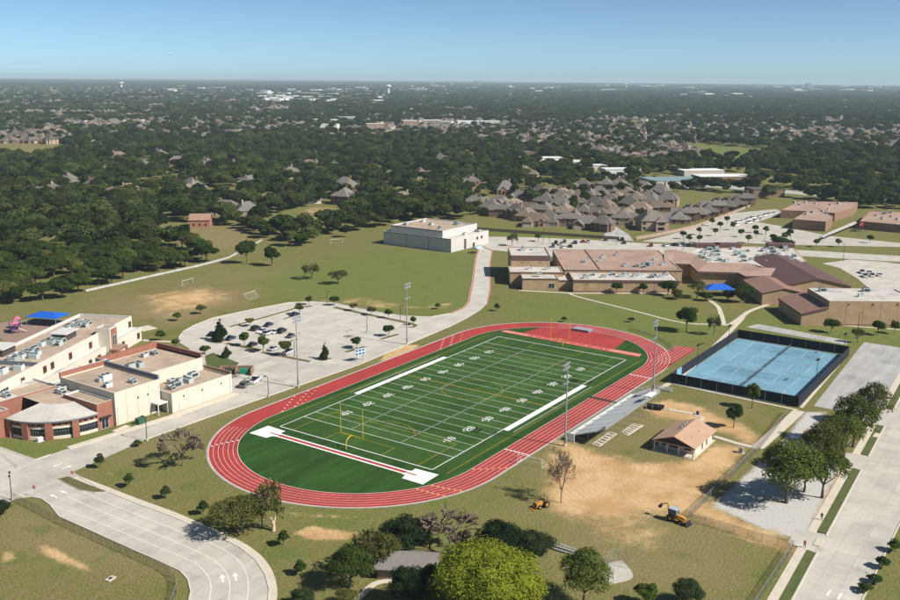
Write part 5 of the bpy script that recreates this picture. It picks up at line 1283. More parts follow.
# cars behind the tan school
cl = ['black', 'white', 'silver', 'navy', 'grey', 'red']
rowcars = [(556, 243.5), (560.5, 245), (564.5, 242.5), (563, 248), (575, 243.5), (583, 242.3), (588, 242.3), (606, 240.5), (622, 240.2), (624, 243.5), (651, 246.2), (665, 246.2), (553, 247), (570, 247)]
for i, (a, b) in enumerate(rowcars):
    car(a, b, ('suv', 'sedan')[i % 2], cl[(i*2+i//3) % 6], 34+random.uniform(-8, 8), ('%s %s parked in the lot behind the tan school' % (cl[(i*2+i//3) % 6], 'sport utility car' if i % 2 == 0 else 'sedan')), 'cars behind the tan school', 0.03)
for i in range(16):
    a = 673+i*3.1+random.uniform(-0.4, 0.4); b = 245.6+i*0.16+random.uniform(-0.3, 0.3)
    c_ = cl[random.randrange(5)]
    car(a, b, ('sedan', 'suv')[i % 2], c_, 34, '%s %s in the long parked row behind the inner roof' % (c_, 'sedan' if i % 2 == 0 else 'sport utility car'), 'long row of parked cars', 0.03)
for i, (a, b) in enumerate([(738, 223), (743, 221.5), (748, 220), (753, 218.5), (760, 217), (765, 216), (770, 215), (775, 213.5), (749, 223.5), (756, 221), (762, 219.5), (735, 226)]):
    c_ = cl[(i*5+1) % 5]
    car(a, b, ('suv', 'sedan', 'pickup')[i % 3], c_, -20+random.uniform(-5, 5), '%s %s in the far lot by the brick row houses' % (c_, ('sport utility car', 'sedan', 'pickup')[i % 3]), 'cars in the far lot', 0.03)
for i, (a, b) in enumerate([(862, 273), (869, 273.5), (872, 276.5), (879, 276), (865, 277)]):
    car(a, b, ('pickup', 'suv')[i % 2], 'white', 20, 'white %s parked behind the brown roofed gym' % ('pickup' if i % 2 == 0 else 'sport utility car'), 'white vehicles behind the gym', 0.03)

# ================================================================== FENCES
def chain_fence(px, label, h=1.8, step=3.0, name='chain_link_fence', panel=M_CHAIN, post=M_GALV, sm=True, world=False):
    pts = px if world else WP(px)
    if sm and len(pts) > 2: pts = smooth_line(pts, 5)
    pts = resample(pts, step)
    t = thing(name, label, 'fence', (pts[0][0], pts[0][1], 0))
    for i, p in enumerate(pts):
        MB().tube((*p, 0), (*p, h+0.05), 0.045, 0.045, 5).build('post', post, t)
    for a, b in zip(pts, pts[1:]):
        MB().quad((*a, 0.04), (*b, 0.04), (*b, h-0.03), (*a, h-0.03)).build('mesh_panel', panel, t)
    mb = MB()
    for a, b in zip(pts, pts[1:]): mb.tube((*a, h), (*b, h), 0.03, 0.03, 5)
    mb.build('top_rail', post, t)
chain_fence([(14, 501), (40, 514), (60, 524.5), (100, 543), (150, 566), (168, 575), (176, 584), (177, 592), (172, 606), (160, 630)], 'dark chain link fence curving along the bus loop road', 1.8, 3.0)
chain_fence([(752, 612), (773, 580), (793, 549)], 'chain link fence along the street sidewalk', 1.8, 3.0, sm=False)
chain_fence([(793, 549), (757, 541), (715, 528), (686, 521), (703, 505), (760, 449), (788, 414)], 'chain link fence bending round the dirt and gravel up to the tennis courts', 1.8, 3.0, sm=False)
chain_fence([(629, 330.5), (650, 336), (668, 345), (674, 352)], 'low pale rail fence outside the far bend of the track', 1.1, 3.0)
def board_fence(px, label, h, step, mp, mr, gap=0.02, name='board_fence'):
    pts = resample(WP(px), step); t = thing(name, label, 'fence', (pts[0][0], pts[0][1], 0))
    for p in pts: MB().obox(p[0], p[1], 0, h+0.1, 0.07, 0.07).build('post', mp, t)
    for a, b in zip(pts, pts[1:]):
        d = math.hypot(b[0]-a[0], b[1]-a[1]); n_ = (-(b[1]-a[1])/d*0.03, (b[0]-a[0])/d*0.03)
        MB().prism([(a[0]+n_[0], a[1]+n_[1]), (b[0]+n_[0], b[1]+n_[1]), (b[0]-n_[0], b[1]-n_[1]), (a[0]-n_[0], a[1]-n_[1])], gap+0.1, h).build('panel', mr, t)
board_fence([(86, 292), (120, 284.5), (150, 277.5), (200, 266.5), (228, 259), (262, 241)], 'long pale board fence along the edge of the dark wood', 1.1, 6.0, mat('grey_fence_post', (0.30, 0.30, 0.29)), mat('pale_grey_fence', (0.40, 0.40, 0.38), ns=0.4, amt=0.3))
board_fence([(446, 228.5), (500, 232), (560, 236), (619, 240)], 'brown wooden backyard fence behind the houses facing the field house lawn', 1.9, 5.0, M_WOOD, M_WOOD)
board_fence([(636, 240), (660, 236), (695, 228), (725, 217), (750, 207)], 'pale brick garden wall along the row houses and the far lot', 2.0, 6.0, M_HBRICK, mat('pale_fence', (0.33, 0.25, 0.2), ns=0.5, amt=0.15))

# ================================================================== SIGNS, BINS, BOXES
def stop_sign(px, py, label):
    x, y = P(px, py); t = thing('stop_sign', label, 'stop sign', (x, y, 0)); a = YAW+math.pi
    c, s = math.cos(a), math.sin(a); rx, ry = -s, c
    MB().tube((x, y, 0), (x, y, 2.75), 0.035).build('post', M_GALV, t)
    def plate(r, d0, d1, m_, nm, par):
        mb = MB(); k = 8; ring_ = [(x+rx*r*math.cos(math.pi/8+math.pi/4*i), y+ry*r*math.cos(math.pi/8+math.pi/4*i), 2.35+r*math.sin(math.pi/8+math.pi/4*i)) for i in range(k)]
        mb.v = [(p[0]+c*d0, p[1]+s*d0, p[2]) for p in ring_]+[(p[0]+c*d1, p[1]+s*d1, p[2]) for p in ring_]
        mb.f = [(i, (i+1) % k, k+(i+1) % k, k+i) for i in range(k)]+[tuple(range(k)), tuple(range(2*k-1, k-1, -1))]
        return mb.build(nm, m_, par)
    pl = plate(0.45, 0.04, 0.06, M_PAINT, 'plate', t)
    plate(0.42, 0.062, 0.07, mat('sign_red', (0.45, 0.015, 0.02), rough=0.5), 'red_face', pl)
    # white letters STOP built of strokes
    GL = {'S': ['a', 'f', 'g', 'c', 'd'], 'T': ['a', 'm'], 'O': ['a', 'b', 'c', 'd', 'e', 'f'], 'P': ['a', 'b', 'g', 'f', 'e']}
    mb = MB()
    for i, ch in enumerate('STOP'):
        for sg in GL[ch]:
            u0, u1, v0, v1 = SEG[sg]; sc = 0.15
            U0_, U1_ = -0.34+i*0.175+u0*0.14, -0.34+i*0.175+u1*0.14; V0_, V1_ = 2.35-0.13+v0*sc-0.0, 2.35-0.13+v1*sc
            mb.quad(*[(x+rx*u+c*0.074, y+ry*u+s*0.074, v) for u, v in ((U0_, V0_), (U1_, V0_), (U1_, V1_), (U0_, V1_))])
    mb.build('lettering', M_PAINT, pl)
stop_sign(35, 497, 'red stop sign at the grass corner by the chain link fence')
stop_sign(73, 482, 'red stop sign by the sidewalk and small grass island')
def cabinet(px, py, sx, sy, h, m_, label, name='utility_box', z=0.0):
    x, y = P(px, py); t = thing(name, label, 'utility box', (x, y, 0))
    MB().box(x-sx/2-0.3, x+sx/2+0.3, y-sy/2-0.3, y+sy/2+0.3, 0, 0.1).build('plinth', M_CONC, t)
    MB().box(x-sx/2, x+sx/2, y-sy/2, y+sy/2, 0.1, h).build('cabinet', m_, t)
    MB().box(x-sx/2-0.06, x+sx/2+0.06, y-sy/2-0.06, y+sy/2+0.06, h, h+0.08).build('lid', m_, t)
    MB().box(x-sx/2-0.02, x-sx/2, y-sy/4, y+sy/4, 0.3, h-0.2).build('door', m_, t)
cabinet(141, 424, 2.4, 1.6, 1.7, M_GREENBOX, 'dark green transformer box on the lawn by the tall cream hall')
cabinet(40, 441.5, 1.3, 0.8, 1.0, M_PAINT, 'small white box on the lawn by the round brick front')
cabinet(741, 453, 0.9, 0.9, 1.3, M_GALV, 'small grey cabinet on a slab beside the hut footpath')
# dumpster enclosure
x, y = P(236, 374.5)
t = thing('dumpster_enclosure', 'brick walled enclosure open to the lot holding dumpsters', 'enclosure', (x, y, 0)); ea = math.radians(-54)
def EN(u, v): return (x+u*math.cos(ea)-v*math.sin(ea), y+u*math.sin(ea)+v*math.cos(ea))
for q in (((-5.0, -1.6), (-4.7, -1.6), (-4.7, 3.0), (-5.0, 3.0)), ((-4.7, 2.7), (4.7, 2.7), (4.7, 3.0), (-4.7, 3.0)), ((4.7, -1.6), (5.0, -1.6), (5.0, 3.0), (4.7, 3.0)), ((-0.15, -0.8), (0.15, -0.8), (0.15, 2.7), (-0.15, 2.7))):
    MB().prism([EN(*p) for p in q], 0.05, 2.0).build('wall', M_BROWNBRICK, t)
for k, (u, m_, lb) in enumerate(((-2.4, M_GREENBOX, 'dark green dumpster inside the brick enclosure'), (2.2, mat('bright_green_steel', (0.01, 0.23, 0.12), rough=0.5), 'bright green dumpster inside the brick enclosure'))):
    cx, cy = EN(u, 0.8); d = thing('dumpster', lb, 'dumpster', (cx, cy, 0.05))
    b0 = [(cx+math.cos(ea)*a-math.sin(ea)*b, cy+math.sin(ea)*a+math.cos(ea)*b) for a, b in ((-0.95, -0.7), (0.95, -0.7), (0.95, 0.7), (-0.95, 0.7))]
    b1 = [(cx+(p[0]-cx)*1.12, cy+(p[1]-cy)*1.12) for p in b0]
    mb = MB(); mb.v = [(*p, 0.15) for p in b0]+[(*p, 1.5) for p in b1]; mb.f = [(i, (i+1) % 4, 4+(i+1) % 4, 4+i) for i in range(4)]+[(3, 2, 1, 0)]; mb.build('bin', m_, d)
    MB().prism(b1, 1.5, 1.6).build('lid', M_DARK if k == 0 else m_, d)
    for p in b0: MB().tube((*p, 0.05), (*p, 0.17), 0.08).build('caster', M_RUBBER, d)
# blue trash barrel
x, y = P(697.5, 415); t = thing('trash_barrel', 'dark blue trash barrel on the grass behind the snack hut', 'trash can', (x, y, 0))
MB().tube((x, y, 0), (x, y, 1.0), 0.38, 0.4, 12).build('barrel', mat('blue_barrel', (0.01, 0.05, 0.25), rough=0.5), t); MB().tube((x, y, 1.0), (x, y, 1.15), 0.42, 0.25, 12).build('lid', M_DARK, t)
# trailer behind the bleachers
x, y = P(655, 409); t = thing('utility_trailer', 'dark flat utility trailer parked behind the bleacher ramp', 'trailer', (x, y, 0)); a = math.radians(-75)
def TR(u, v): return (x+u*math.cos(a)-v*math.sin(a), y+u*math.sin(a)+v*math.cos(a))
MB().prism([TR(-2.4, -1), TR(2.4, -1), TR(2.4, 1), TR(-2.4, 1)], 0.6, 0.75).build('deck', M_DARK, t)
for s in (-1, 1): MB().prism([TR(-2.4, s*1.0), TR(2.4, s*1.0), TR(2.4, s*1.06), TR(-2.4, s*1.06)], 0.75, 1.15).build('side_rail', M_DARK, t)
for u in (-0.6, 0.6):
    for s in (-1, 1): MB().tube((*TR(u, s*1.08), 0.36), (*TR(u, s*1.3), 0.36), 0.36, 0.36, 12).build('wheel', M_RUBBER, t)
MB().tube((*TR(2.4, 0), 0.65), (*TR(3.8, 0), 0.45), 0.06).build('drawbar', M_DARK, t); MB().tube((*TR(3.6, 0), 0), (*TR(3.6, 0), 0.5), 0.04).build('jack', M_DARK, t)
# high jump landing mat
t = thing('landing_mat', 'grey high jump landing mat on the red apron', 'mat', (80.0, 4.0, 0.03))
MB().prism([(78.0, 0.6), (81.6, 0.6), (81.6, 7.0), (78.0, 7.0)], 0.035, 0.75).build('cushion', mat('grey_vinyl', (0.22, 0.20, 0.24), ns=1, amt=0.15), t)
MB().prism([(77.9, 0.5), (81.7, 0.5), (81.7, 7.1), (77.9, 7.1)], 0.75, 0.83).build('cover', mat('grey_cover', (0.30, 0.28, 0.33), ns=1, amt=0.15), t)
# discus circle with cage
dc = P(615, 575); pad = struct(MB().prism(smooth_line(WP([(603, 572), (608, 564), (620, 561), (627, 566), (633, 575), (629, 580), (618, 583), (608, 584), (604, 578), (603, 572)]), 3)[:-1], 0, 0.06).build('throwing_pad', M_CONC))
chain_fence([(613, 584), (605, 577), (609, 566), (621, 562), (628, 569)], 'wire discus cage standing on the round concrete pad', 3.0, 2.2, name='discus_cage', panel=mesh_screen_mat('fine_mesh', (0.3, 0.3, 0.3), 0.10))
# pale cut stump and stepping pieces
x, y = P(273.5, 531); t = thing('tree_stump', 'pale broken tree trunk standing beside the olive shrub', 'tree stump', (x, y, 0))
M_CUT = mat('fresh_cut_wood', (0.55, 0.42, 0.28), ns=3, amt=0.2)
MB().tube((x, y, 0), (x+0.1, y, 1.6), 0.42, 0.34, 9).build('trunk', M_CUT, t)
for a, b, c in ((-0.5, 0.3, 3.2), (0.6, -0.2, 3.4), (0.1, 0.6, 2.7)): MB().tube((x+0.1, y, 1.5), (x+a, y+b, c), 0.28, 0.13, 7).build('broken_limb', M_CUT, t)
# storm drain box lid in the lower lawn
x, y = P(110.5, 579.5); t = thing('drain_inlet', 'pale concrete drain inlet in the lower lawn', 'drain', (x, y, 0))
MB().obox(x, y, 0, 0.25, 0.9, 0.55, 0.2).build('slab', M_WALK, t); MB().obox(x, y, 0.25, 0.27, 0.4, 0.3, 0.2).build('opening', M_DARK, t)

# ================================================================== SHADE CANOPIES AND PLAYGROUNDS
def shade(cx, cy, a, hx, hy, h, rise, label):
    t = thing('shade_canopy', label, 'canopy', (cx, cy, 0))
    def q(u, v): return (cx+u*math.cos(a)-v*math.sin(a), cy+u*math.sin(a)+v*math.cos(a))
    for u in (-1, 1):
        for v in (-1, 1): MB().tube((*q(u*hx*0.94, v*hy*0.94), 0), (*q(u*hx*0.94, v*hy*0.94), h), 0.1, 0.1, 8).build('post', M_GALV, t)
    mb = MB(); n = 8
    cs = [q(-hx, -hy), q(hx, -hy), q(hx, hy), q(-hx, hy)]
    ap0, ap1 = q(-hx*0.35, 0), q(hx*0.35, 0)
    mb.v = [(*c, h) for c in cs]+[(*ap0, h+rise), (*ap1, h+rise)]; mb.f = [(0, 1, 5, 4), (1, 2, 5), (2, 3, 4, 5), (3, 0, 4)]
    mb.build('fabric', M_BLUEFAB, t)
x, y = P(718, 295); shade(x, y, UA, 6.0, 4.0, 3.0, 2.0, 'blue fabric shade canopy in the courtyard of the tan school')
cx_, cy_2 = -27.0, 169.0; shade(cx_, cy_2, math.radians(-69), 6.5, 4.5, 3.2, 1.3, 'blue fabric shade canopy at the playground by the wood')
x, y = P(477.5, 253); 
t = thing('storage_tent', 'pale blue canopy shelter at the door of the field house', 'shelter', (x, y, 0))
for u, v in ((-2.5, -1.8), (2.5, -1.8), (2.5, 1.8), (-2.5, 1.8)): MB().tube((x+u, y+v, 0), (x+u, y+v, 2.6), 0.07).build('post', M_GALV, t)
mb = MB(); mb.v = [(x-2.8, y-2.1, 2.6), (x+2.8, y-2.1, 2.6), (x+2.8, y+2.1, 2.6), (x-2.8, y+2.1, 2.6), (x-2.6, y, 3.5), (x+2.6, y, 3.5)]; mb.f = [(0, 1, 5, 4), (2, 3, 4, 5), (1, 2, 5), (3, 0, 4)]; mb.build('roof', mat('pale_blue_sheet', (0.40, 0.52, 0.62), ns=1, amt=0.1), t)
pg = struct(MB().sheet(smooth_line(WP([(0, 338), (-15, 330), (5, 322), (25, 320), (55, 320), (75, 316), (60, 326), (40, 334), (25, 341), (10, 344), (0, 338)]), 4)[:-1], 0.015).build('playground_surface', mat('mulch', (0.27, 0.19, 0.15), ns=1.0, amt=0.2)))
def play_set(px, py, label, s=1.0, mats=None, rz=0.3):
    x, y = P(px, py); t = thing('play_structure', label, 'playground', (x, y, 0))
    m1, m2, m3 = mats
    c, sn = math.cos(rz), math.sin(rz)
    def q(u, v): return (x+s*(u*c-v*sn), y+s*(u*sn+v*c))
    for k, (u, v) in enumerate(((-3, 0), (0.5, 1.0), (3.2, -0.5))):
        for a in (-0.8, 0.8):
            for b in (-0.8, 0.8): MB().tube((*q(u+a, v+b), 0), (*q(u+a, v+b), 3.4*s), 0.07, 0.07, 6).build('post', m1, t)
        MB().prism([q(u-0.9, v-0.9), q(u+0.9, v-0.9), q(u+0.9, v+0.9), q(u-0.9, v+0.9)], 1.4*s, 1.5*s).build('platform', m1, t)
        if k != 1:
            mb = MB(); r = [q(u-1.1, v-1.1), q(u+1.1, v-1.1), q(u+1.1, v+1.1), q(u-1.1, v+1.1)]; mb.v = [(*p, 3.3*s) for p in r]+[(*q(u, v), 4.4*s)]; mb.f = [(i, (i+1) % 4, 4) for i in range(4)]; mb.build('roof', m2, t)
        for a in (-0.9, 0.9): MB().prism([q(u-0.9, v+a-0.04), q(u+0.9, v+a-0.04), q(u+0.9, v+a+0.04), q(u-0.9, v+a+0.04)], 1.5*s, 2.4*s).build('panel', m1, t)
    for u, v, du, dv in ((3.9, -0.5, 2.6, -1.0), (-3, -0.8, 0.4, -2.6)):
        mb = MB(); a, b = q(u, v), q(u+du, v+dv); n_ = (-(b[1]-a[1]), b[0]-a[0]); l = math.hypot(*n_); n_ = (n_[0]/l*0.35, n_[1]/l*0.35)
        mb.quad((a[0]+n_[0], a[1]+n_[1], 1.5*s), (a[0]-n_[0], a[1]-n_[1], 1.5*s), (b[0]-n_[0], b[1]-n_[1], 0.15), (b[0]+n_[0], b[1]+n_[1], 0.15))
        for k in (-1, 1): mb.quad((a[0]+k*n_[0], a[1]+k*n_[1], 1.5*s), (b[0]+k*n_[0], b[1]+k*n_[1], 0.15), (b[0]+k*n_[0], b[1]+k*n_[1], 0.4), (a[0]+k*n_[0], a[1]+k*n_[1], 1.8*s))
        mb.build('slide', m3, t)
    MB().tube((*q(-2.2, 0.3), 1.5*s), (*q(-0.2, 0.9), 1.5*s), 0.3, 0.3, 8).build('tunnel', m3, t)
play_set(16, 331, 'purple play structure with pink roofs on the mulch playground', 1.1, (mat('purple_plastic', (0.08, 0.03, 0.16)), mat('pink_plastic', (0.55, 0.12, 0.25)), mat('cream_plastic', (0.6, 0.45, 0.35))), 1.0)
play_set(860, 231, 'brown and red play structure on the lawn of the brown brick school', 1.2, (mat('brown_plastic', (0.12, 0.06, 0.05)), mat('red_plastic', (0.30, 0.06, 0.04)), mat('tan_plastic', (0.4, 0.25, 0.15))), 0.2)

# ================================================================== MACHINES
def wheel(t, x, y, z, r, w, ax, nm='wheel'):
    wv = MB().tube((x-ax[0]*w/2, y-ax[1]*w/2, z), (x+ax[0]*w/2, y+ax[1]*w/2, z), r, r, 14).build(nm, M_RUBBER, t)
    MB().tube((x-ax[0]*(w/2+0.02), y-ax[1]*(w/2+0.02), z), (x+ax[0]*(w/2+0.02), y+ax[1]*(w/2+0.02), z), r*0.5, r*0.5, 10).build('rim', M_MACH, wv)
def backhoe(px, py, az, label):
    x, y = P(px, py); t = thing('backhoe_loader', label, 'backhoe', (x, y, 0)); a = math.radians(az); c, s = math.cos(a), math.sin(a)
    def q(u, v, z): return (x+c*u-s*v, y+s*u+c*v, z)
    def bx_(u0, u1, v0, v1, z0, z1, m_, nm, par=t): return MB().prism([q(u, v, 0)[:2] for u, v in ((u0, v0), (u1, v0), (u1, v1), (u0, v1))], z0, z1).build(nm, m_, par)
    ax = (-s, c)
    for v in (-1, 1):
        p = q(-0.9, v*0.85, 0); wheel(t, p[0], p[1], 0.75, 0.75, 0.45, ax, 'rear_wheel')
        p = q(1.35, v*0.8, 0); wheel(t, p[0], p[1], 0.48, 0.48, 0.35, ax, 'front_wheel')
    loft([[q(0.2, -0.5, 0.7), q(0.2, 0.5, 0.7), q(0.2, 0.5, 1.65), q(0.2, -0.5, 1.65)], [q(1.6, -0.45, 0.7), q(1.6, 0.45, 0.7), q(1.6, 0.45, 1.5), q(1.6, -0.45, 1.5)], [q(2.1, -0.4, 0.75), q(2.1, 0.4, 0.75), q(2.1, 0.36, 1.3), q(2.1, -0.36, 1.3)]]).build('hood', M_MACH, t)
    bx_(-1.6, 0.25, -0.62, 0.62, 0.7, 1.3, M_MACH, 'chassis')
    for u in (-1.35, 0.15):
        for v in (-0.68, 0.68): MB().tube(q(u, v, 1.3), q(u, v*0.95, 2.65), 0.05).build('cab_post', M_DARK, t)
    bx_(-1.3, 0.1, -0.62, 0.62, 1.35, 2.55, mat('cab_glass', (0.10, 0.14, 0.18), rough=0.1), 'cab_glass')
    bx_(-1.55, 0.35, -0.78, 0.78, 2.65, 2.8, mat('pale_cab_roof', (0.35, 0.40, 0.47)), 'cab_roof')
    for v in (-0.55, 0.55): MB().tube(q(0.6, v, 1.2), q(2.7, v, 0.55), 0.11).build('loader_arm', M_MACH, t)
    mb = loft([[q(2.6, v, 0.15), q(3.3, v, 0.1), q(2.75, v, 0.2), q(2.75, v, 0.85), q(2.6, v, 0.95)] for v in (-1.1, 1.1)]); mb.build('loader_bucket', M_DARK, t)
    MB().tube(q(-1.7, 0, 1.0), q(-2.1, 0, 3.5), 0.16, 0.13).build('boom', M_MACH, t)
    MB().tube(q(-2.1, 0, 3.5), q(-3.6, 0, 2.7), 0.13, 0.10).build('dipper_arm', M_MACH, t)
    mb = loft([[q(-3.4, v, 2.8), q(-3.7, v, 2.9), q(-4.2, v, 2.3), q(-3.9, v, 1.9), q(-3.5, v, 2.1)] for v in (-0.35, 0.35)]); mb.build('bucket', M_DARK, t)
    MB().tube(q(-1.6, 0, 1.9), q(-2.0, 0, 3.0), 0.06).build('ram', M_GALV, t)
    for v in (-1, 1): MB().tube(q(-1.7, v*0.6, 1.1), q(-1.9, v*1.3, 0.06), 0.08).build('stabiliser', M_MACH, t)
    bx_(-1.9, -1.6, -0.7, 0.7, 0.5, 1.1, M_MACH, 'swing_frame')
backhoe(676, 521.5, -97, 'yellow backhoe loader with raised digging arm on the dirt by the fence')
def tractor(px, py, az, label):
    x, y = P(px, py); t = thing('tractor', label, 'tractor', (x, y, 0)); a = math.radians(az); c, s = math.cos(a), math.sin(a); ax = (-s, c)
    def q(u, v, z): return (x+c*u-s*v, y+s*u+c*v, z)
    for v in (-1, 1):
        p = q(-0.7, v*0.8, 0); wheel(t, p[0], p[1], 0.72, 0.72, 0.45, ax, 'rear_wheel'); p = q(1.1, v*0.7, 0); wheel(t, p[0], p[1], 0.45, 0.45, 0.3, ax, 'front_wheel')
    loft([[q(-0.1, -0.4, 0.6), q(-0.1, 0.4, 0.6), q(-0.1, 0.4, 1.45), q(-0.1, -0.4, 1.45)], [q(1.6, -0.35, 0.6), q(1.6, 0.35, 0.6), q(1.6, 0.33, 1.25), q(1.6, -0.33, 1.25)]]).build('hood', M_MACH, t)
    MB().prism([q(u, v, 0)[:2] for u, v in ((-1.2, -0.45), (-0.1, -0.45), (-0.1, 0.45), (-1.2, 0.45))], 0.6, 1.0).build('chassis', M_DARK, t)
    MB().prism([q(u, v, 0)[:2] for u, v in ((-0.9, -0.25), (-0.4, -0.25), (-0.4, 0.25), (-0.9, 0.25))], 1.0, 1.2).build('seat', M_DARK, t)
    for v in (-0.55, 0.55): MB().tube(q(-1.1, v, 1.0), q(-1.1, v, 2.4), 0.05).build('roll_bar', M_DARK, t)
    MB().tube(q(-1.1, -0.6, 2.4), q(-1.1, 0.6, 2.4), 0.05).build('roll_bar', M_DARK, t)
    for v in (-0.5, 0.5): MB().tube(q(0.4, v, 1.0), q(2.2, v, 0.45), 0.08).build('loader_arm', M_MACH, t)
    loft([[q(2.1, v, 0.15), q(2.8, v, 0.1), q(2.2, v, 0.25), q(2.1, v, 0.8)] for v in (-0.9, 0.9)]).build('loader_bucket', M_MACH, t)
tractor(541.5, 507, 160, 'small yellow tractor parked under the bare tree beside the dirt')
# airliner far away in the sky
pz = CAM[2]+(78.5-53.5)/FPX*5200; pa = P(0, 0)
d = CF+CR*((169-450)/FPX)-CU*((53.3-300)/FPX); q0 = CAM+d*(5200/math.hypot(d[0], d[1]))
t = thing('airliner', 'tiny white airliner low over the horizon', 'airplane', tuple(float(v) for v in q0))
X_, Y_, Z_ = q0; hd = YAW-math.pi/2; c, s = math.cos(hd), math.sin(hd)
def AQ(u, v, z): return (X_+c*u-s*v, Y_+s*u+c*v, Z_+z)
fus = MB()
for u0, r0, u1, r1 in ((-19, 0.5, -12, 1.9), (-12, 1.9, 13, 1.9), (13, 1.9, 17, 1.2), (17, 1.2, 18.5, 0.3)): fus.tube(AQ(u0, 0, 0), AQ(u1, 0, 0), r0, r1, 12)
fus.build('fuselage', M_PAINT, t)
for v in (-1, 1):
    mb = loft([[AQ(3, v*1.5, -0.8), AQ(-3, v*1.5, -0.8), AQ(-3, v*1.5, -0.4), AQ(3, v*1.5, -0.4)], [AQ(-4, v*17, 0.8), AQ(-6, v*17, 0.8), AQ(-6, v*17, 1.0), AQ(-4, v*17, 1.0)]]); mb.build('wing', M_PAINT, t)
    MB().tube(AQ(2.5, v*5.5, -1.6), AQ(-1.5, v*5.5, -1.6), 1.0, 0.8, 10).build('engine', M_ALU, t)
    loft([[AQ(-15, v*0.5, 0.6), AQ(-18, v*0.5, 0.6), AQ(-18, v*0.5, 0.9), AQ(-15, v*0.5, 0.9)], [AQ(-18, v*6, 1), AQ(-19, v*6, 1), AQ(-19, v*6, 1.2), AQ(-18, v*6, 1.2)]]).build('tailplane', M_PAINT, t)
loft([[AQ(-13.5, -0.2, 1.5), AQ(-18, -0.2, 1.5), AQ(-18, 0.2, 1.5), AQ(-13.5, 0.2, 1.5)], [AQ(-17, -0.1, 7), AQ(-19.5, -0.1, 7), AQ(-19.5, 0.1, 7), AQ(-17, 0.1, 7)]]).build('fin', M_PAINT, t)

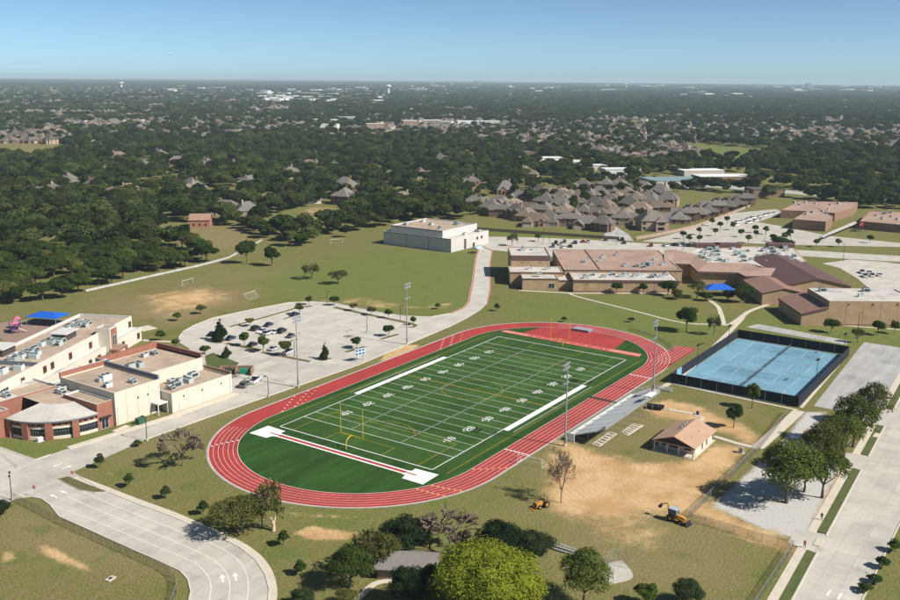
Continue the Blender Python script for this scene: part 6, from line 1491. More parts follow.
# ================================================================== PEOPLE
def person(px, py, az, shirt, pants, label, stride=0.28, carry=False):
    x, y = P(px, py)
    V = {}; E_ = []; names = []
    pts = [('pel', (0, 0, 0.98), 0.155), ('bel', (0.02, 0, 1.14), 0.15), ('che', (0.03, 0, 1.36), 0.165), ('nek', (0.02, 0, 1.53), 0.06), ('hd0', (0.03, 0, 1.62), 0.085), ('hd1', (0.03, 0, 1.72), 0.095), ('hd2', (0.02, 0, 1.79), 0.07)]
    for sd, n in ((1, 'l'), (-1, 'r')):
        f = stride*sd
        pts += [('hip'+n, (0.0, 0.10*sd, 0.93), 0.10), ('kne'+n, (f*0.55+0.03, 0.11*sd, 0.51), 0.066), ('ank'+n, (f, 0.11*sd, 0.10), 0.045), ('toe'+n, (f+0.17, 0.12*sd, 0.05), 0.045),
                ('sho'+n, (0.02, 0.19*sd, 1.43), 0.068), ('elb'+n, (-f*0.4, 0.26*sd, 1.15), 0.046), ('wri'+n, (-f*0.6+0.1, 0.27*sd, 0.93), 0.032), ('pal'+n, (-f*0.6+0.13, 0.27*sd, 0.86), 0.035)]
        for k in range(4):
            pts += [('f%d%s' % (k, n), (-f*0.6+0.115+0.022*k, 0.265*sd, 0.80-0.008*(k in (1, 2))), 0.010), ('g%d%s' % (k, n), (-f*0.6+0.125+0.022*k, 0.25*sd, 0.755-0.012*(k in (1, 2))), 0.008)]
        pts += [('t0'+n, (-f*0.6+0.17, 0.255*sd, 0.86), 0.011), ('t1'+n, (-f*0.6+0.195, 0.245*sd, 0.82), 0.009)]
    idx = {p[0]: i for i, p in enumerate(pts)}
    ed = [('pel', 'bel'), ('bel', 'che'), ('che', 'nek'), ('nek', 'hd0'), ('hd0', 'hd1'), ('hd1', 'hd2')]
    for n in 'lr':
        ed += [('pel', 'hip'+n), ('hip'+n, 'kne'+n), ('kne'+n, 'ank'+n), ('ank'+n, 'toe'+n), ('che', 'sho'+n), ('sho'+n, 'elb'+n), ('elb'+n, 'wri'+n), ('wri'+n, 'pal'+n), ('pal'+n, 't0'+n), ('t0'+n, 't1'+n)]
        for k in range(4): ed += [('pal'+n, 'f%d%s' % (k, n)), ('f%d%s' % (k, n), 'g%d%s' % (k, n))]
    me = bpy.data.meshes.new('body'); me.from_pydata([p[1] for p in pts], [(idx[a], idx[b]) for a, b in ed], [])
    tmp = bpy.data.objects.new('body', me); COL.objects.link(tmp)
    md = tmp.modifiers.new('skin', 'SKIN'); md.use_smooth_shade = True
    for i, p in enumerate(pts):
        sv = me.skin_vertices[0].data[i]; sv.radius = (p[2], p[2]); sv.use_root = (i == 0)
    ss = tmp.modifiers.new('sub', 'SUBSURF'); ss.levels = 1; ss.render_levels = 1
    dg = bpy.context.evaluated_depsgraph_get(); m2 = bpy.data.meshes.new_from_object(tmp.evaluated_get(dg))
    bpy.data.objects.remove(tmp)
    t = thing('person', label, 'person', (x, y, 0.07))
    b = bpy.data.objects.new('body', m2); COL.objects.link(b); b.parent = t
    zmin = min(v.co.z for v in m2.vertices); 
    for v in m2.vertices: v.co.z -= zmin
    m2.materials.clear()
    for mm in (mat('skin', (0.42, 0.24, 0.16), rough=0.6), mat('cloth_'+shirt[0], shirt[1]), mat('cloth_'+pants[0], pants[1]), M_DARK): m2.materials.append(mm)
    for p in m2.polygons:
        c = p.center; z = c.z+zmin; arm = abs(c.y) > 0.22
        p.material_index = 0 if z > 1.52 or (arm and z < 1.02) else (1 if z > 0.98 or arm else (3 if z < 0.10 else 2))
        p.use_smooth = True
    # hair cap, nose and eyes on the head
    hz = 1.69-zmin
    mb = MB(); k = 10
    for ring_, (rr, zz) in enumerate(((0.118, 0.00), (0.122, 0.07), (0.09, 0.125), (0.03, 0.148))):
        for j in range(k):
            a = 2*math.pi*j/k; rx = rr*(0.9 if math.cos(a) > 0.3 else 1.0)
            mb.v.append((0.005+rx*math.cos(a)*(1 if ring_ else (0.55 if math.cos(a) > 0.2 else 1)), rr*math.sin(a)*0.92, hz+zz+(0.05 if (ring_ == 0 and math.cos(a) > 0.2) else 0)))
    for r_ in range(3):
        for j in range(k): mb.f.append((r_*k+j, r_*k+(j+1) % k, (r_+1)*k+(j+1) % k, (r_+1)*k+j))
    mb.f.append(tuple(range(3*k, 4*k))); h = mb.build('hair', mat('dark_hair', (0.02, 0.014, 0.01)), t); 
    f_ = loft([[(0.115, -0.012, hz-0.005), (0.115, 0.012, hz-0.005), (0.12, 0, hz+0.03)], [(0.145, -0.01, hz-0.015), (0.145, 0.01, hz-0.015), (0.13, 0, hz)]]).build('nose', MATS['skin'], t)
    for sd in (-1, 1): MB().tube((0.10, 0.035*sd, hz+0.03), (0.122, 0.036*sd, hz+0.03), 0.012, 0.010, 6).build('eye', M_DARK, t); MB().tube((0.02, 0.09*sd, hz+0.01), (0.02, 0.112*sd, hz+0.01), 0.03, 0.022, 6).build('ear', MATS['skin'], t)
    MB().box(0.105, 0.122, -0.025, 0.025, hz-0.05, hz-0.04).build('mouth', mat('lips', (0.25, 0.07, 0.06)), t)
    t.rotation_euler = (0, 0, math.radians(az))
    return t
person(804.5, 548.3, 20, ('red', (0.45, 0.02, 0.04)), ('black', (0.015, 0.015, 0.02)), 'person in a red top and black trousers walking on the sidewalk')
person(821.5, 520.5, 10, ('navy', (0.015, 0.018, 0.03)), ('charcoal', (0.02, 0.02, 0.022)), 'person in dark clothes on the sidewalk under the street trees')
# ================================================================== TREES
L_DARK = leaf_mat('leaf_dark', (0.026, 0.050, 0.013), (0.072, 0.104, 0.026))
L_MID = leaf_mat('leaf_mid', (0.046, 0.076, 0.017), (0.125, 0.155, 0.036))
L_OLIVE = leaf_mat('leaf_olive', (0.072, 0.084, 0.025), (0.150, 0.146, 0.046))
L_BRIGHT = leaf_mat('leaf_bright', (0.110, 0.148, 0.013), (0.245, 0.270, 0.030), var=0.03, ns=0.8)
L_FOREST = leaf_mat('leaf_forest', (0.020, 0.038, 0.012), (0.088, 0.108, 0.031), var=0.48)
L_CEDAR = leaf_mat('leaf_cedar', (0.018, 0.034, 0.014), (0.046, 0.066, 0.026))
L_RUST = leaf_mat('leaf_rust', (0.10, 0.060, 0.03), (0.16, 0.09, 0.04))
def lobes_for(shape, rng, rx, zc, rz, n):
    out = []
    if shape == 'cone':
        for i in range(n):
            f = (i+0.5)/n; z = zc-rz+2*rz*f; r = rx*(1.02-f)*0.95+0.15*rx*0.4
            for k in range(3):
                a = rng.uniform(0, 6.28); out.append((r*0.45*math.cos(a), r*0.45*math.sin(a), z+rng.uniform(-0.2, 0.2), r*0.62))
        return np.array(out)
    for i in range(n):
        v = rng.normal(size=3); v /= np.linalg.norm(v)
        if v[2] < -0.45: v[2] *= -0.6
        q = rng.uniform(0.50, 0.74)
        out.append((v[0]*rx*q, v[1]*rx*q, zc+v[2]*rz*q, min(rx, rz)*rng.uniform(0.36, 0.56)))
    out.append((0, 0, zc, min(rx, rz)*0.72))
    return np.array(out)
def leaf_mesh(name, lobes, n, size, rng, material, core=True, sink=0.62, squash=0.85, cr=(0.60, 0.74)):
    w = lobes[:, 3]**2; idx = rng.choice(len(lobes), n, p=w/w.sum())
    d = rng.normal(size=(n, 3)); d /= np.linalg.norm(d, axis=1)[:, None]
    d[:, 2] = np.where(d[:, 2] < -0.3, -d[:, 2]*0.8, d[:, 2])
    rad = lobes[idx, 3]*rng.uniform(0.70, 1.10, n)
    pos = lobes[idx, :3]+d*rad[:, None]*np.array([1, 1, squash])
    # drop leaves buried deep in a neighbouring lobe
    dd = np.linalg.norm(pos[:, None, :]-lobes[None, :, :3], axis=2)/lobes[None, :, 3]
    keep = dd.min(axis=1) > sink
    pos, d = pos[keep], d[keep]; n = len(pos)
    nr = d+rng.normal(size=(n, 3))*0.55; nr[:, 2] += 0.25; nr /= np.linalg.norm(nr, axis=1)[:, None]
    t = rng.normal(size=(n, 3)); t -= nr*(t*nr).sum(1)[:, None]; t /= np.linalg.norm(t, axis=1)[:, None]
    b = np.cross(nr, t); s = size*rng.uniform(0.55, 1.35, n)[:, None]; s2 = s*rng.uniform(0.45, 0.9, n)[:, None]
    c = np.stack([pos-t*s, pos-b*s2+nr*s*0.12, pos+t*s, pos+b*s2-nr*s*0.10], 1).reshape(-1, 3)
    verts = [c]; faces = np.arange(4*n).reshape(-1, 4)
    allf = [faces]; base = 4*n; tris = []
    if core:
        for L in lobes:
            k, m_ = 6, 4; vv = []
            for j in range(1, m_):
                ph = math.pi*j/m_
                for i in range(k):
                    th = 2*math.pi*(i+0.5*(j % 2))/k; r = L[3]*rng.uniform(*cr)
                    vv.append((L[0]+r*math.sin(ph)*math.cos(th), L[1]+r*math.sin(ph)*math.sin(th), L[2]+r*math.cos(ph)*squash))
            vv.append((L[0], L[1], L[2]+L[3]*0.66*squash)); vv.append((L[0], L[1], L[2]-L[3]*0.72*squash))
            verts.append(np.array(vv)); fq = []
            for j in range(m_-2):
                for i in range(k): fq.append((base+j*k+i, base+(j+1)*k+i, base+(j+1)*k+(i+1) % k, base+j*k+(i+1) % k))
            allf.append(np.array(fq))
            for i in range(k):
                tris.append((base+i, base+(i+1) % k, base+k*(m_-1))); tris.append((base+(m_-2)*k+(i+1) % k, base+(m_-2)*k+i, base+k*(m_-1)+1))
            base += len(vv)
    V = np.concatenate(verts); F = np.concatenate(allf)
    me = bpy.data.meshes.new(name); nt = len(tris)
    me.vertices.add(len(V)); me.vertices.foreach_set('co', V.ravel().astype(np.float32))
    li = np.concatenate([F.ravel(), np.array(tris, int).ravel()]) if nt else F.ravel()
    me.loops.add(len(li)); me.loops.foreach_set('vertex_index', li.astype(np.int32))
    ls = np.concatenate([np.arange(len(F))*4, len(F)*4+np.arange(nt)*3])
    me.polygons.add(len(F)+nt); me.polygons.foreach_set('loop_start', ls.astype(np.int32))
    me.update(); me.validate(); me.materials.append(material)
    return me
def trunk_mb(rng, h, lobes, r=0.32):
    mb = MB(); mb.tube((0, 0, -0.05), (0.1, 0.05, h*0.55), r*1.25, r*0.85, 8); mb.tube((0.1, 0.05, h*0.55), (0, 0, h), r*0.85, r*0.6, 8)
    for L in lobes[rng.choice(len(lobes), min(7, len(lobes)), replace=False)]:
        m_ = (L[0]*0.5, L[1]*0.5, h+(L[2]-h)*0.45); mb.tube((0, 0, h*0.9), m_, r*0.5, r*0.33, 6); mb.tube(m_, (L[0], L[1], L[2]), r*0.33, r*0.12, 5)
    return mb
def make_tree(name, shape, leafm, n, leaf, seed, H=10.0, W=10.0, base=0.22, nl=14, sink=0.62, core=True):
    rng = np.random.RandomState(seed)
    zb = H*base; rz = (H-zb)/2; zc = zb+rz; lob = lobes_for(shape, rng, W/2, zc, rz, nl)
    r = thing(name, 'tree', 'tree')
    trunk_mb(rng, zb+rz*0.3, lob, W*0.028).build('trunk', M_BARK, r)
    cm = leaf_mesh('crown', lob, n, leaf, rng, leafm, core, sink)
    c = bpy.data.objects.new('crown', cm); COL.objects.link(c); c.parent = r
    r['_H'] = H; r['_W'] = W
    return r
def make_bare(name, seed, H, W, barkm, depth=6, leafm=None, n_leaf=0, twigs=2, trunkr=0.28, low=0.3):
    rng = np.random.RandomState(seed); mb = MB(); tips = []
    def grow(p, d, L, r, k):
        q = p+d*L; mb.tube(tuple(p), tuple(q), r, r*0.7, 5 if k < 3 else 3, cap=False)
        if k >= depth: tips.append(q); return
        for _ in (range(4 if k == 0 else (3 if k < 4 else 2)) if k < depth-1 else range(twigs)):
            dd = d+rng.normal(size=3)*(0.42 if k else 0.2)
            if k == 0: dd[0] += 0.62*math.cos(_*1.571+0.6); dd[1] += 0.62*math.sin(_*1.571+0.6)
            dd[2] = dd[2]*0.8+0.10; dd /= np.linalg.norm(dd)
            dd[0] *= W/H*1.05; dd[1] *= W/H*1.05
            grow(p+d*L*rng.uniform(0.75, 1.0), dd, L*rng.uniform(0.66, 0.86), max(r*0.62, 0.036), k+1)
    r = thing(name, 'tree', 'tree')
    grow(np.array([0, 0, -0.05]), np.array([0.02, 0.0, 1.0]), H*low, trunkr, 0)
    mb.build('trunk', barkm, r)
    if n_leaf:
        tp = np.array(tips); lob = np.concatenate([tp, np.full((len(tp), 1), 0.55)], 1)
        cm = leaf_mesh('crown', lob, n_leaf, 0.22, rng, leafm, False, 0.0)
        c = bpy.data.objects.new('crown', cm); COL.objects.link(c); c.parent = r
    zs = max(v[2] for v in mb.v); ws = max(max(abs(v[0]), abs(v[1])) for v in mb.v)*2
    r['_H'] = zs; r['_W'] = ws
    return r
TP = {}
def proto(kind):
    if kind in TP: return TP[kind]
    K = {
     'oak': lambda: make_tree('oak_tree', 'round', L_DARK, 5200, 0.30, 1),
     'oak2': lambda: make_tree('oak_tree', 'round', L_MID, 5200, 0.30, 2, nl=18),
     'oak3': lambda: make_tree('oak_tree', 'round', L_DARK, 4800, 0.32, 3, nl=11, base=0.16),
     'olive': lambda: make_tree('elm_tree', 'round', L_OLIVE, 4200, 0.28, 4, nl=16, base=0.2, core=False),
     'street_dark': lambda: make_tree('street_tree', 'round', L_MID, 11000, 0.18, 5, nl=26, base=0.14, sink=0.42, core=False),
     'street_mid': lambda: make_tree('street_tree', 'round', L_MID, 8000, 0.19, 6, nl=22, base=0.16, sink=0.45, core=False),
     'street_olive': lambda: make_tree('street_tree', 'round', L_OLIVE, 7000, 0.19, 7, nl=20, base=0.12, sink=0.45, core=False),
     'street_mid2': lambda: make_tree('street_tree', 'round', L_MID, 9000, 0.18, 26, nl=24, base=0.14, sink=0.45, core=False),
     'bright': lambda: make_tree('mesquite_tree', 'round', L_BRIGHT, 52000, 0.125, 8, nl=60, base=0.05, sink=0.66),
     'cedar': lambda: make_tree('cedar_tree', 'round', L_CEDAR, 9000, 0.20, 9, nl=20, base=0.03, sink=0.6),
     'cone': lambda: make_tree('conical_tree', 'cone', L_CEDAR, 4200, 0.30, 10, nl=6, base=0.06),
     'young': lambda: make_tree('young_tree', 'round', L_MID, 2600, 0.38, 11, nl=14, base=0.20, W=7.5),
     'young_olive': lambda: make_tree('young_tree', 'round', L_OLIVE, 2600, 0.38, 12, nl=14, base=0.22, W=7.5),
     'young_dark': lambda: make_tree('young_tree', 'round', L_DARK, 2600, 0.38, 19, nl=14, base=0.20, W=7.5),
     'sapling': lambda: make_tree('sapling', 'round', L_DARK, 1500, 0.42, 13, nl=14, base=0.06, W=5.2, core=False),
     'shrub': lambda: make_tree('shrub', 'round', L_OLIVE, 9000, 0.19, 14, nl=26, base=0.02, sink=0.45, core=False),
     'shrub_dark': lambda: make_tree('shrub', 'round', L_DARK, 2500, 0.40, 15, nl=10, base=0.02),
     'rust': lambda: make_tree('shrub', 'round', L_RUST, 1500, 0.4, 16, nl=8, base=0.1),
     'bare': lambda: make_bare('bare_tree', 21, 12.0, 11.0, M_BARKPALE, 8, twigs=3),
     'twig': lambda: make_bare('bare_bush', 22, 8.0, 12.0, M_BARKPALE, 8, trunkr=0.14, low=0.12, twigs=3),
     'twig_olive': lambda: make_bare('thin_tree', 23, 8.0, 10.0, M_BARK, 7, L_OLIVE, 1300, trunkr=0.2, low=0.18),
    }
    TP[kind] = K[kind](); TP[kind]['_kind'] = kind
    return TP[kind]
TREE_XY = []
NTREE = [0]
def tree(px, py, ty, w, kind, label, group=None, h=None, world=None, rz=None):
    """w: crown width in metres; height from the pixel row of the top"""
    if world: x, y = world
    else: x, y = P(px, py)
    p = proto(kind)
    if h is None: h = max(1.2, hgt(px, py, ty))
    s = (w/p['_W'], w/p['_W'], h/p['_H'])
    TREE_XY.append((x, y)); NTREE[0] += 1
    return place(p, (x, y, 0), random.uniform(0, 6.28) if rz is None else rz, s, label, group)
# --- near trees
tree(489, 618, 549, 17.5, 'bright', 'broad yellow green tree beside the weathered barn')
tree(500, 556, 520, 9.5, 'cedar', 'round dark tree touching the yellow green tree and the grey thicket')
tree(450, 555, 510, 13.0, 'twig', 'grey leafless thicket between two dark trees')
tree(424, 547, 519, 7.0, 'street_dark', 'leafy green tree between the grey thicket and the dark tree')
tree(440, 606, 574, 6.5, 'street_dark', 'leafy tree wedged between the dark evergreen and the yellow green tree')
tree(384, 566, 531, 7.5, 'shrub', 'olive shrub leaning on the weathered barn wall')
tree(435, 590, 566, 6.0, 'shrub_dark', 'dark bush pressed against the yellow green tree')
tree(535, 557, 531, 8.0, 'cedar', 'dark tree on the far flank of the yellow green tree')
tree(404, 556, 514, 9.5, 'cedar', 'dark tree standing behind the weathered barn roof')
tree(374, 572, 533, 8.0, 'twig_olive', 'thin olive tree at the gable of the weathered barn')
tree(350, 588, 549, 8.5, 'street_dark', 'dark leafy tree over the curved garden path')
tree(409, 606, 564, 7.5, 'cedar', 'dark evergreen tree in front of the weathered barn')
tree(346, 607, 590, 5.0, 'street_olive', 'small grey green tree beside the garden path')
tree(303, 606, 588, 4.5, 'cedar', 'low dark round bush near the curved kerb sidewalk')
tree(584, 605, 552, 9.5, 'street_dark', 'dark tree beside the round throwing pad')
tree(646, 606, 584, 5.0, 'oak2', 'small mid green tree left alone between pad and dark bush')
tree(688, 606, 578, 5.5, 'cedar', 'round dark bush at the mown field edge beyond the pad')
tree(238, 533, 496, 12.0, 'shrub', 'wide olive shrub overhanging the bus loop sidewalk')
tree(262, 528, 487, 9.5, 'twig_olive', 'sparse olive tree beside the pale broken trunk')
tree(183, 466, 430, 11.5, 'twig', 'leafless spreading bush on the slope by the track')
for a, b, c, l in ((100, 468.5, 453.5, 'sapling beside the stop sign slope'), (129, 487.5, 473, 'second sapling along the bus loop sidewalk'), (166, 499, 486, 'third sapling along the bus loop sidewalk'), (138, 446, 440, 'tiny sapling by the lamp post opposite the cream hall'),
                   (283, 546, 530, 'sapling on the lawn between stump and dirt patch'), (301, 575, 560, 'sapling on the lawn near the dark round bush'), (203, 515, 500, 'sapling beside the wide olive shrub')):
    tree(a, b, c, 2.3, 'sapling', 'dark green '+l)
tree(0, 518, 498, 4.5, 'cedar', 'dark bush at the lawn edge below the junction lamp post')
tree(561, 503, 448, 9.5, 'bare', 'tall leafless tree standing on the bare earth')
tree(786, 503, 443, 14.5, 'street_dark', 'big dark tree shading the pale gravel')
tree(822, 498, 446, 11.5, 'street_mid', 'brighter green tree beside the sidewalk and the gravel')
tree(822, 474, 424, 11.5, 'street_olive', 'sparse olive tree between gravel and the dense dark street tree')
tree(804, 492, 452, 9.0, 'street_olive', 'sparse olive tree wedged between the big dark tree and the brighter one')
tree(843, 459, 414, 10.0, 'street_mid', 'green street tree between the sparse olive one and the dense dark one')
tree(853, 447, 394, 11.5, 'street_mid2', 'dense dark street tree above the driveway apron')
tree(872, 427, 384, 11.0, 'street_olive', 'olive street tree next to the old grey lot')
tree(752, 408.5, 382, 4.8, 'oak2', 'small tree against the black tennis windscreen')
tree(733.5, 428, 404, 4.6, 'oak', 'small tree on the dry lawn behind the snack hut')
tree(686.5, 332, 305, 8.8, 'oak', 'large dark tree on the lawn between track and tan school')
tree(714, 335, 315, 5.6, 'twig_olive', 'thin grey tree by the footpath junction near the courts')
tree(831, 333, 318, 5.2, 'young_dark', 'small dark tree at the corner of the tan brick gym')
tree(878, 335, 320, 4.6, 'young_dark', 'small dark tree by the tan brick gym and lamp post')
tree(857, 343, 328, 4.5, 'olive', 'small olive tree by the chain of poles near the courts')
tree(894, 334, 320, 4.0, 'oak2', 'small green tree at the old grey lot corner')
tree(617, 294, 282, 4.4, 'young_dark', 'round tree against the tan wall with pale front strip, near its middle')
tree(643, 294, 283, 3.8, 'young_dark', 'round tree against the tan wall with pale front strip, closer to the courtyard')
for a, b, c, w, k, l in ((668, 296, 279, 8, 'oak3', 'dark tree at the courtyard mouth of the tan school'), (676, 299, 289, 6, 'shrub_dark', 'dark hedge bush below the courtyard tree'), (697, 298, 280, 9, 'olive', 'olive tree in front of the blue courtyard canopy'), (706, 301, 292, 6, 'shrub_dark', 'dark hedge bush beside the blue courtyard canopy'),
                         (728, 301, 290, 6, 'shrub_dark', 'dark bush between canopy and gabled block'), (744, 303, 284, 8.5, 'oak3', 'dark tree beside the gabled tan block'), (758, 262, 245, 9, 'oak3', 'dark tree poking over the inner roof of the tan school')):
    if a != 758: tree(a, b, c, w, k, l)
tree(781, 251, 242, 12, 'oak3', 'wide dark tree behind the inner roof of the tan school', h=8.5)
for a, b, c in ((895, 552, 539), (882, 568, 556), (874, 583, 574), (864, 592, 583)):
    tree(a, b, c, 2.6, 'sapling', 'small dark sapling on the lawn across the street', 'saplings across the street')
for k, (a, b) in enumerate(((892, 545), (887, 560), (880, 590))): pass
tree(272, 266, 246, 9.0, 'oak', 'dark oak at the end of the pale fence beside the green field')
tree(247, 264, 238, 9.5, 'oak3', 'tall dark oak in front of the pale fence')
tree(338, 284, 270, 9.0, 'olive', 'low bushy tree alone on the green field')
tree(312, 279, 263, 9.0, 'twig_olive', 'sparse bare bush alone on the green field')
tree(201, 314, 304.5, 3.9, 'young', 'young tree on the dry field nearest the parking lot curve')
tree(177.5, 321, 312.5, 3.2, 'young', 'young tree on the dry field between lot curve and classroom wing')
tree(161, 341, 330.5, 3.6, 'young', 'young tree beside the path at the classroom wing')
tree(176, 347.5, 339, 3.0, 'young', 'small young tree between path and brick backed hall')
tree(205, 355, 345.5, 3.6, 'young', 'young tree on the lawn patch by the brick backed hall')
tree(227, 357.5, 345, 4.0, 'cone', 'small dark conical tree on the lawn patch by the dumpsters')
tree(220.5, 341, 318, 6.4, 'cone', 'tall dark cone shaped tree in the parking lot')
for a, b, c, w, k, l in ((250, 326.5, 317, 4.4, 'young_olive', 'olive round tree on the narrow grass strip of the lot'), (244.5, 346.5, 332, 4.8, 'young', 'round tree on the island nearest the cone shaped tree'), (263.5, 352.5, 336, 5.2, 'young', 'round tree between the black and the silver sedan'),
                         (285.5, 356, 339, 5.4, 'young_olive', 'round tree over the silver pickup in the lot'), (299.5, 315, 303, 4.6, 'young', 'round tree at the short island by the lone navy sedan'), (309, 305, 296, 4.0, 'young', 'round tree at the grass corner of the lot'),
                         (334.5, 305.5, 296, 5.2, 'oak', 'dense round tree at the top end of the long curved island'), (353.5, 311, 302.5, 4.4, 'young_olive', 'second tree along the long curved island'), (371.5, 315.5, 306, 4.4, 'young_olive', 'third tree along the long curved island'),
                         (388.5, 318.5, 309, 4.4, 'young', 'fourth tree along the long curved island'), (413.5, 325.5, 316.5, 3.2, 'young', 'last tree at the hooked end of the long curved island'), (388.5, 336.5, 324.5, 5.0, 'oak', 'dark round tree on the small island near the drive'),
                         (356.5, 348.5, 336.5, 5.0, 'oak', 'dark round tree on the small island behind the scoreboard'), (325, 359.5, 342, 5.0, 'cone', 'dark conical tree on the small island facing the track')):
    tree(a, b, c, w*0.74, {'oak': 'young_dark'}.get(k, k), l)
tree(512, 246, 232.5, 7.0, 'twig_olive', 'thin tree beside the field house forecourt'); tree(538, 241.5, 233, 4.5, 'oak2', 'small tree behind the tall end of the tan school')
tree(564, 322, 316, 2.0, 'sapling', 'tiny sapling on the lawn strip by the drive bend', h=2.2); tree(437.5, 309, 303, 2.4, 'sapling', 'tiny sapling on the green field by the red kerb'); tree(497, 311, 303, 2.4, 'sapling', 'tiny sapling on the verge of the narrowing drive')
tree(631, 322, 317, 3.0, 'rust', 'rust coloured bush on the lawn behind the far track bend')
for i, (a, b) in enumerate(((699, 235), (715, 236), (733, 230), (720, 229.5), (741, 237), (748, 243), (699, 243), (755, 233), (766, 234.5), (756, 238), (773, 242), (784, 241), (787, 239.5), (790, 237), (712, 226), (727, 224), (816, 247), (838, 247), (870, 243), (683, 239), (689, 243))):
    tree(a, b, b-8.5, 3.6, ('young_dark', 'young_dark', 'young')[i % 3], 'small round tree in the islands of the far parking lot', 'trees of the far parking lot')

# ================================================================== HOUSES
def hip(mb, x0, x1, y0, y1, z, pitch, ov=0.5):
    x0 -= ov; x1 += ov; y0 -= ov; y1 += ov; w = min(x1-x0, y1-y0)/2; h = w*pitch; n = len(mb.v)
    if x1-x0 >= y1-y0: r0, r1 = (x0+w, (y0+y1)/2), (x1-w, (y0+y1)/2)
    else: r0, r1 = ((x0+x1)/2, y0+w), ((x0+x1)/2, y1-w)
    mb.v += [(x0, y0, z), (x1, y0, z), (x1, y1, z), (x0, y1, z), (*r0, z+h), (*r1, z+h)]
    if x1-x0 >= y1-y0: mb.f += [(n, n+1, n+5, n+4), (n+1, n+2, n+5), (n+2, n+3, n+4, n+5), (n+3, n, n+4)]
    else: mb.f += [(n, n+1, n+4), (n+1, n+2, n+5, n+4), (n+2, n+3, n+5), (n+3, n, n+4, n+5)]
    mb.f.append((n+3, n+2, n+1, n))
    return h
def gab(mb, wl, x0, x1, y0, y1, z, pitch, ov=0.4):
    """gable facing -y, ridge along y"""
    w = (x1-x0)/2; h = w*pitch; mx = (x0+x1)/2; n = len(mb.v); e = ov*pitch
    mb.v += [(x0-ov, y0-ov, z-e), (mx, y0-ov, z+h), (mx, y1, z+h), (x0-ov, y1, z-e), (x1+ov, y0-ov, z-e), (x1+ov, y1, z-e)]
    mb.f += [(n, n+1, n+2, n+3), (n+1, n+4, n+5, n+2)]
    wl.quad((x0, y0, z), (x1, y0, z), (mx, y0, z+h-0.1))
def make_house(v, roofm, wallm):
    r = thing('house', 'house', 'house'); wl = MB(); rf = MB()
    rnd = random.Random(v*13+5)
    L, D, hz = [(17, 11, 3.3), (15, 12, 5.6), (19, 10, 3.2), (14, 11, 5.8), (18, 12, 4.0), (16, 13, 3.4)][v % 6]
    p = [0.75, 0.8, 0.7, 0.85, 0.8, 0.9][v % 6]
    wl.box(-L/2, L/2, -D/2, D/2, 0, hz); h = hip(rf, -L/2, L/2, -D/2, D/2, hz, p)
    s = 1 if v % 2 else -1
    x0 = s*L/2-(7 if s > 0 else 0)
    wl.box(x0, x0+7, -D/2-5.5, -D/2-0.02, 0, hz*0.92); 
    if v % 3 == 0: gab(rf, wl, x0, x0+7, -D/2-5.5, 0, hz*0.92, p)
    else: hip(rf, x0, x0+7, -D/2-5.5, -D/2+5, hz*0.92, p)
    gx0 = -s*L*0.22-2; wl.box(gx0, gx0+4.2, -D/2-1.2, -D/2-0.02, 0, hz); gab(rf, wl, gx0, gx0+4.2, -D/2-1.2, -0.5, hz, p*1.15)
    x2 = -s*L*0.18-2.8; wl.box(x2, x2+5.6, D/2+0.02, D/2+2.4, 0, hz*0.95); hip(rf, x2, x2+5.6, D/2-4, D/2+2.4, hz*0.95, p)
    wl.build('wall', wallm, r); ro = rf.build('roof', roofm, r)
    cxh = s*L*0.22; MB().box(cxh-0.55, cxh+0.55, 0.4, 1.4, hz, hz+h+0.9).build('chimney', wallm, ro)
    def win(x, y, w, z0, z1, ax):
        if ax == 'y-': MB().box(x-w/2, x+w/2, y-0.06, y, z0, z1).build('window', M_GLASS, r)
        elif ax == 'y+': MB().box(x-w/2, x+w/2, y, y+0.06, z0, z1).build('window', M_GLASS, r)
        elif ax == 'x-': MB().box(x-0.06, x, y-w/2, y+w/2, z0, z1).build('window', M_GLASS, r)
        else: MB().box(x, x+0.06, y-w/2, y+w/2, z0, z1).build('window', M_GLASS, r)
    for q in (0.9,)+((3.6,) if hz > 5 else ()):
        for x in (-L*0.4, -L*0.05, L*0.4):
            if abs(x-(x2+2.8)) > 3.4: win(x, D/2, 1.6, q, q+1.5, 'y+')
        for y in (-D*0.25, D*0.25): win(-L/2, y, 1.4, q, q+1.5, 'x-'); win(L/2, y, 1.4, q, q+1.5, 'x+')
        win(gx0+2.1, -D/2-1.2, 1.8, q, q+1.5, 'y-'); win(x2+2.8, D/2+2.4, 3.4, q, q+1.6, 'y+')
    MB().box(x0+1, x0+6, -D/2-5.58, -D/2-5.5, 0.05, 2.3).build('garage_door', M_HWHITE, r)
    MB().box(-s*L*0.02-0.5, -s*L*0.02+0.5, -D/2-0.08, -D/2, 0.05, 2.2).build('door', M_WOOD, r)
    return r
HP = [make_house(0, M_SHINGLE, M_HBRICK), make_house(1, M_SHINGLE, M_HTAN), make_house(2, M_SHINGLEB, M_HBRICK), make_house(3, M_SHINGLE, M_HBRICK), make_house(4, M_SHINGLEB, M_HTAN), make_house(5, M_SHINGLE, M_HBRICK)]
HOUSE_XY = []; NH = [0]
HLOOK = ['grey roofed gabled brown brick house', 'two storey grey roofed tan brick house', 'long brown roofed brick house', 'two storey grey roofed gabled brown brick house', 'brown roofed tan brick house', 'broad steep grey roofed brick house']
def house(px, py, rz, label, group=None, v=None, s=1.0, zz=4.0, world=None):
    if label.startswith('@'): label = HLOOK[NH[0] % 6 if v is None else v]+label[1:]
    x, y = world if world else P(px, py, zz)
    HOUSE_XY.append((x, y)); v = NH[0] % 6 if v is None else v; NH[0] += 1
    return place(HP[v], (x, y, 0), rz, s, label, group)
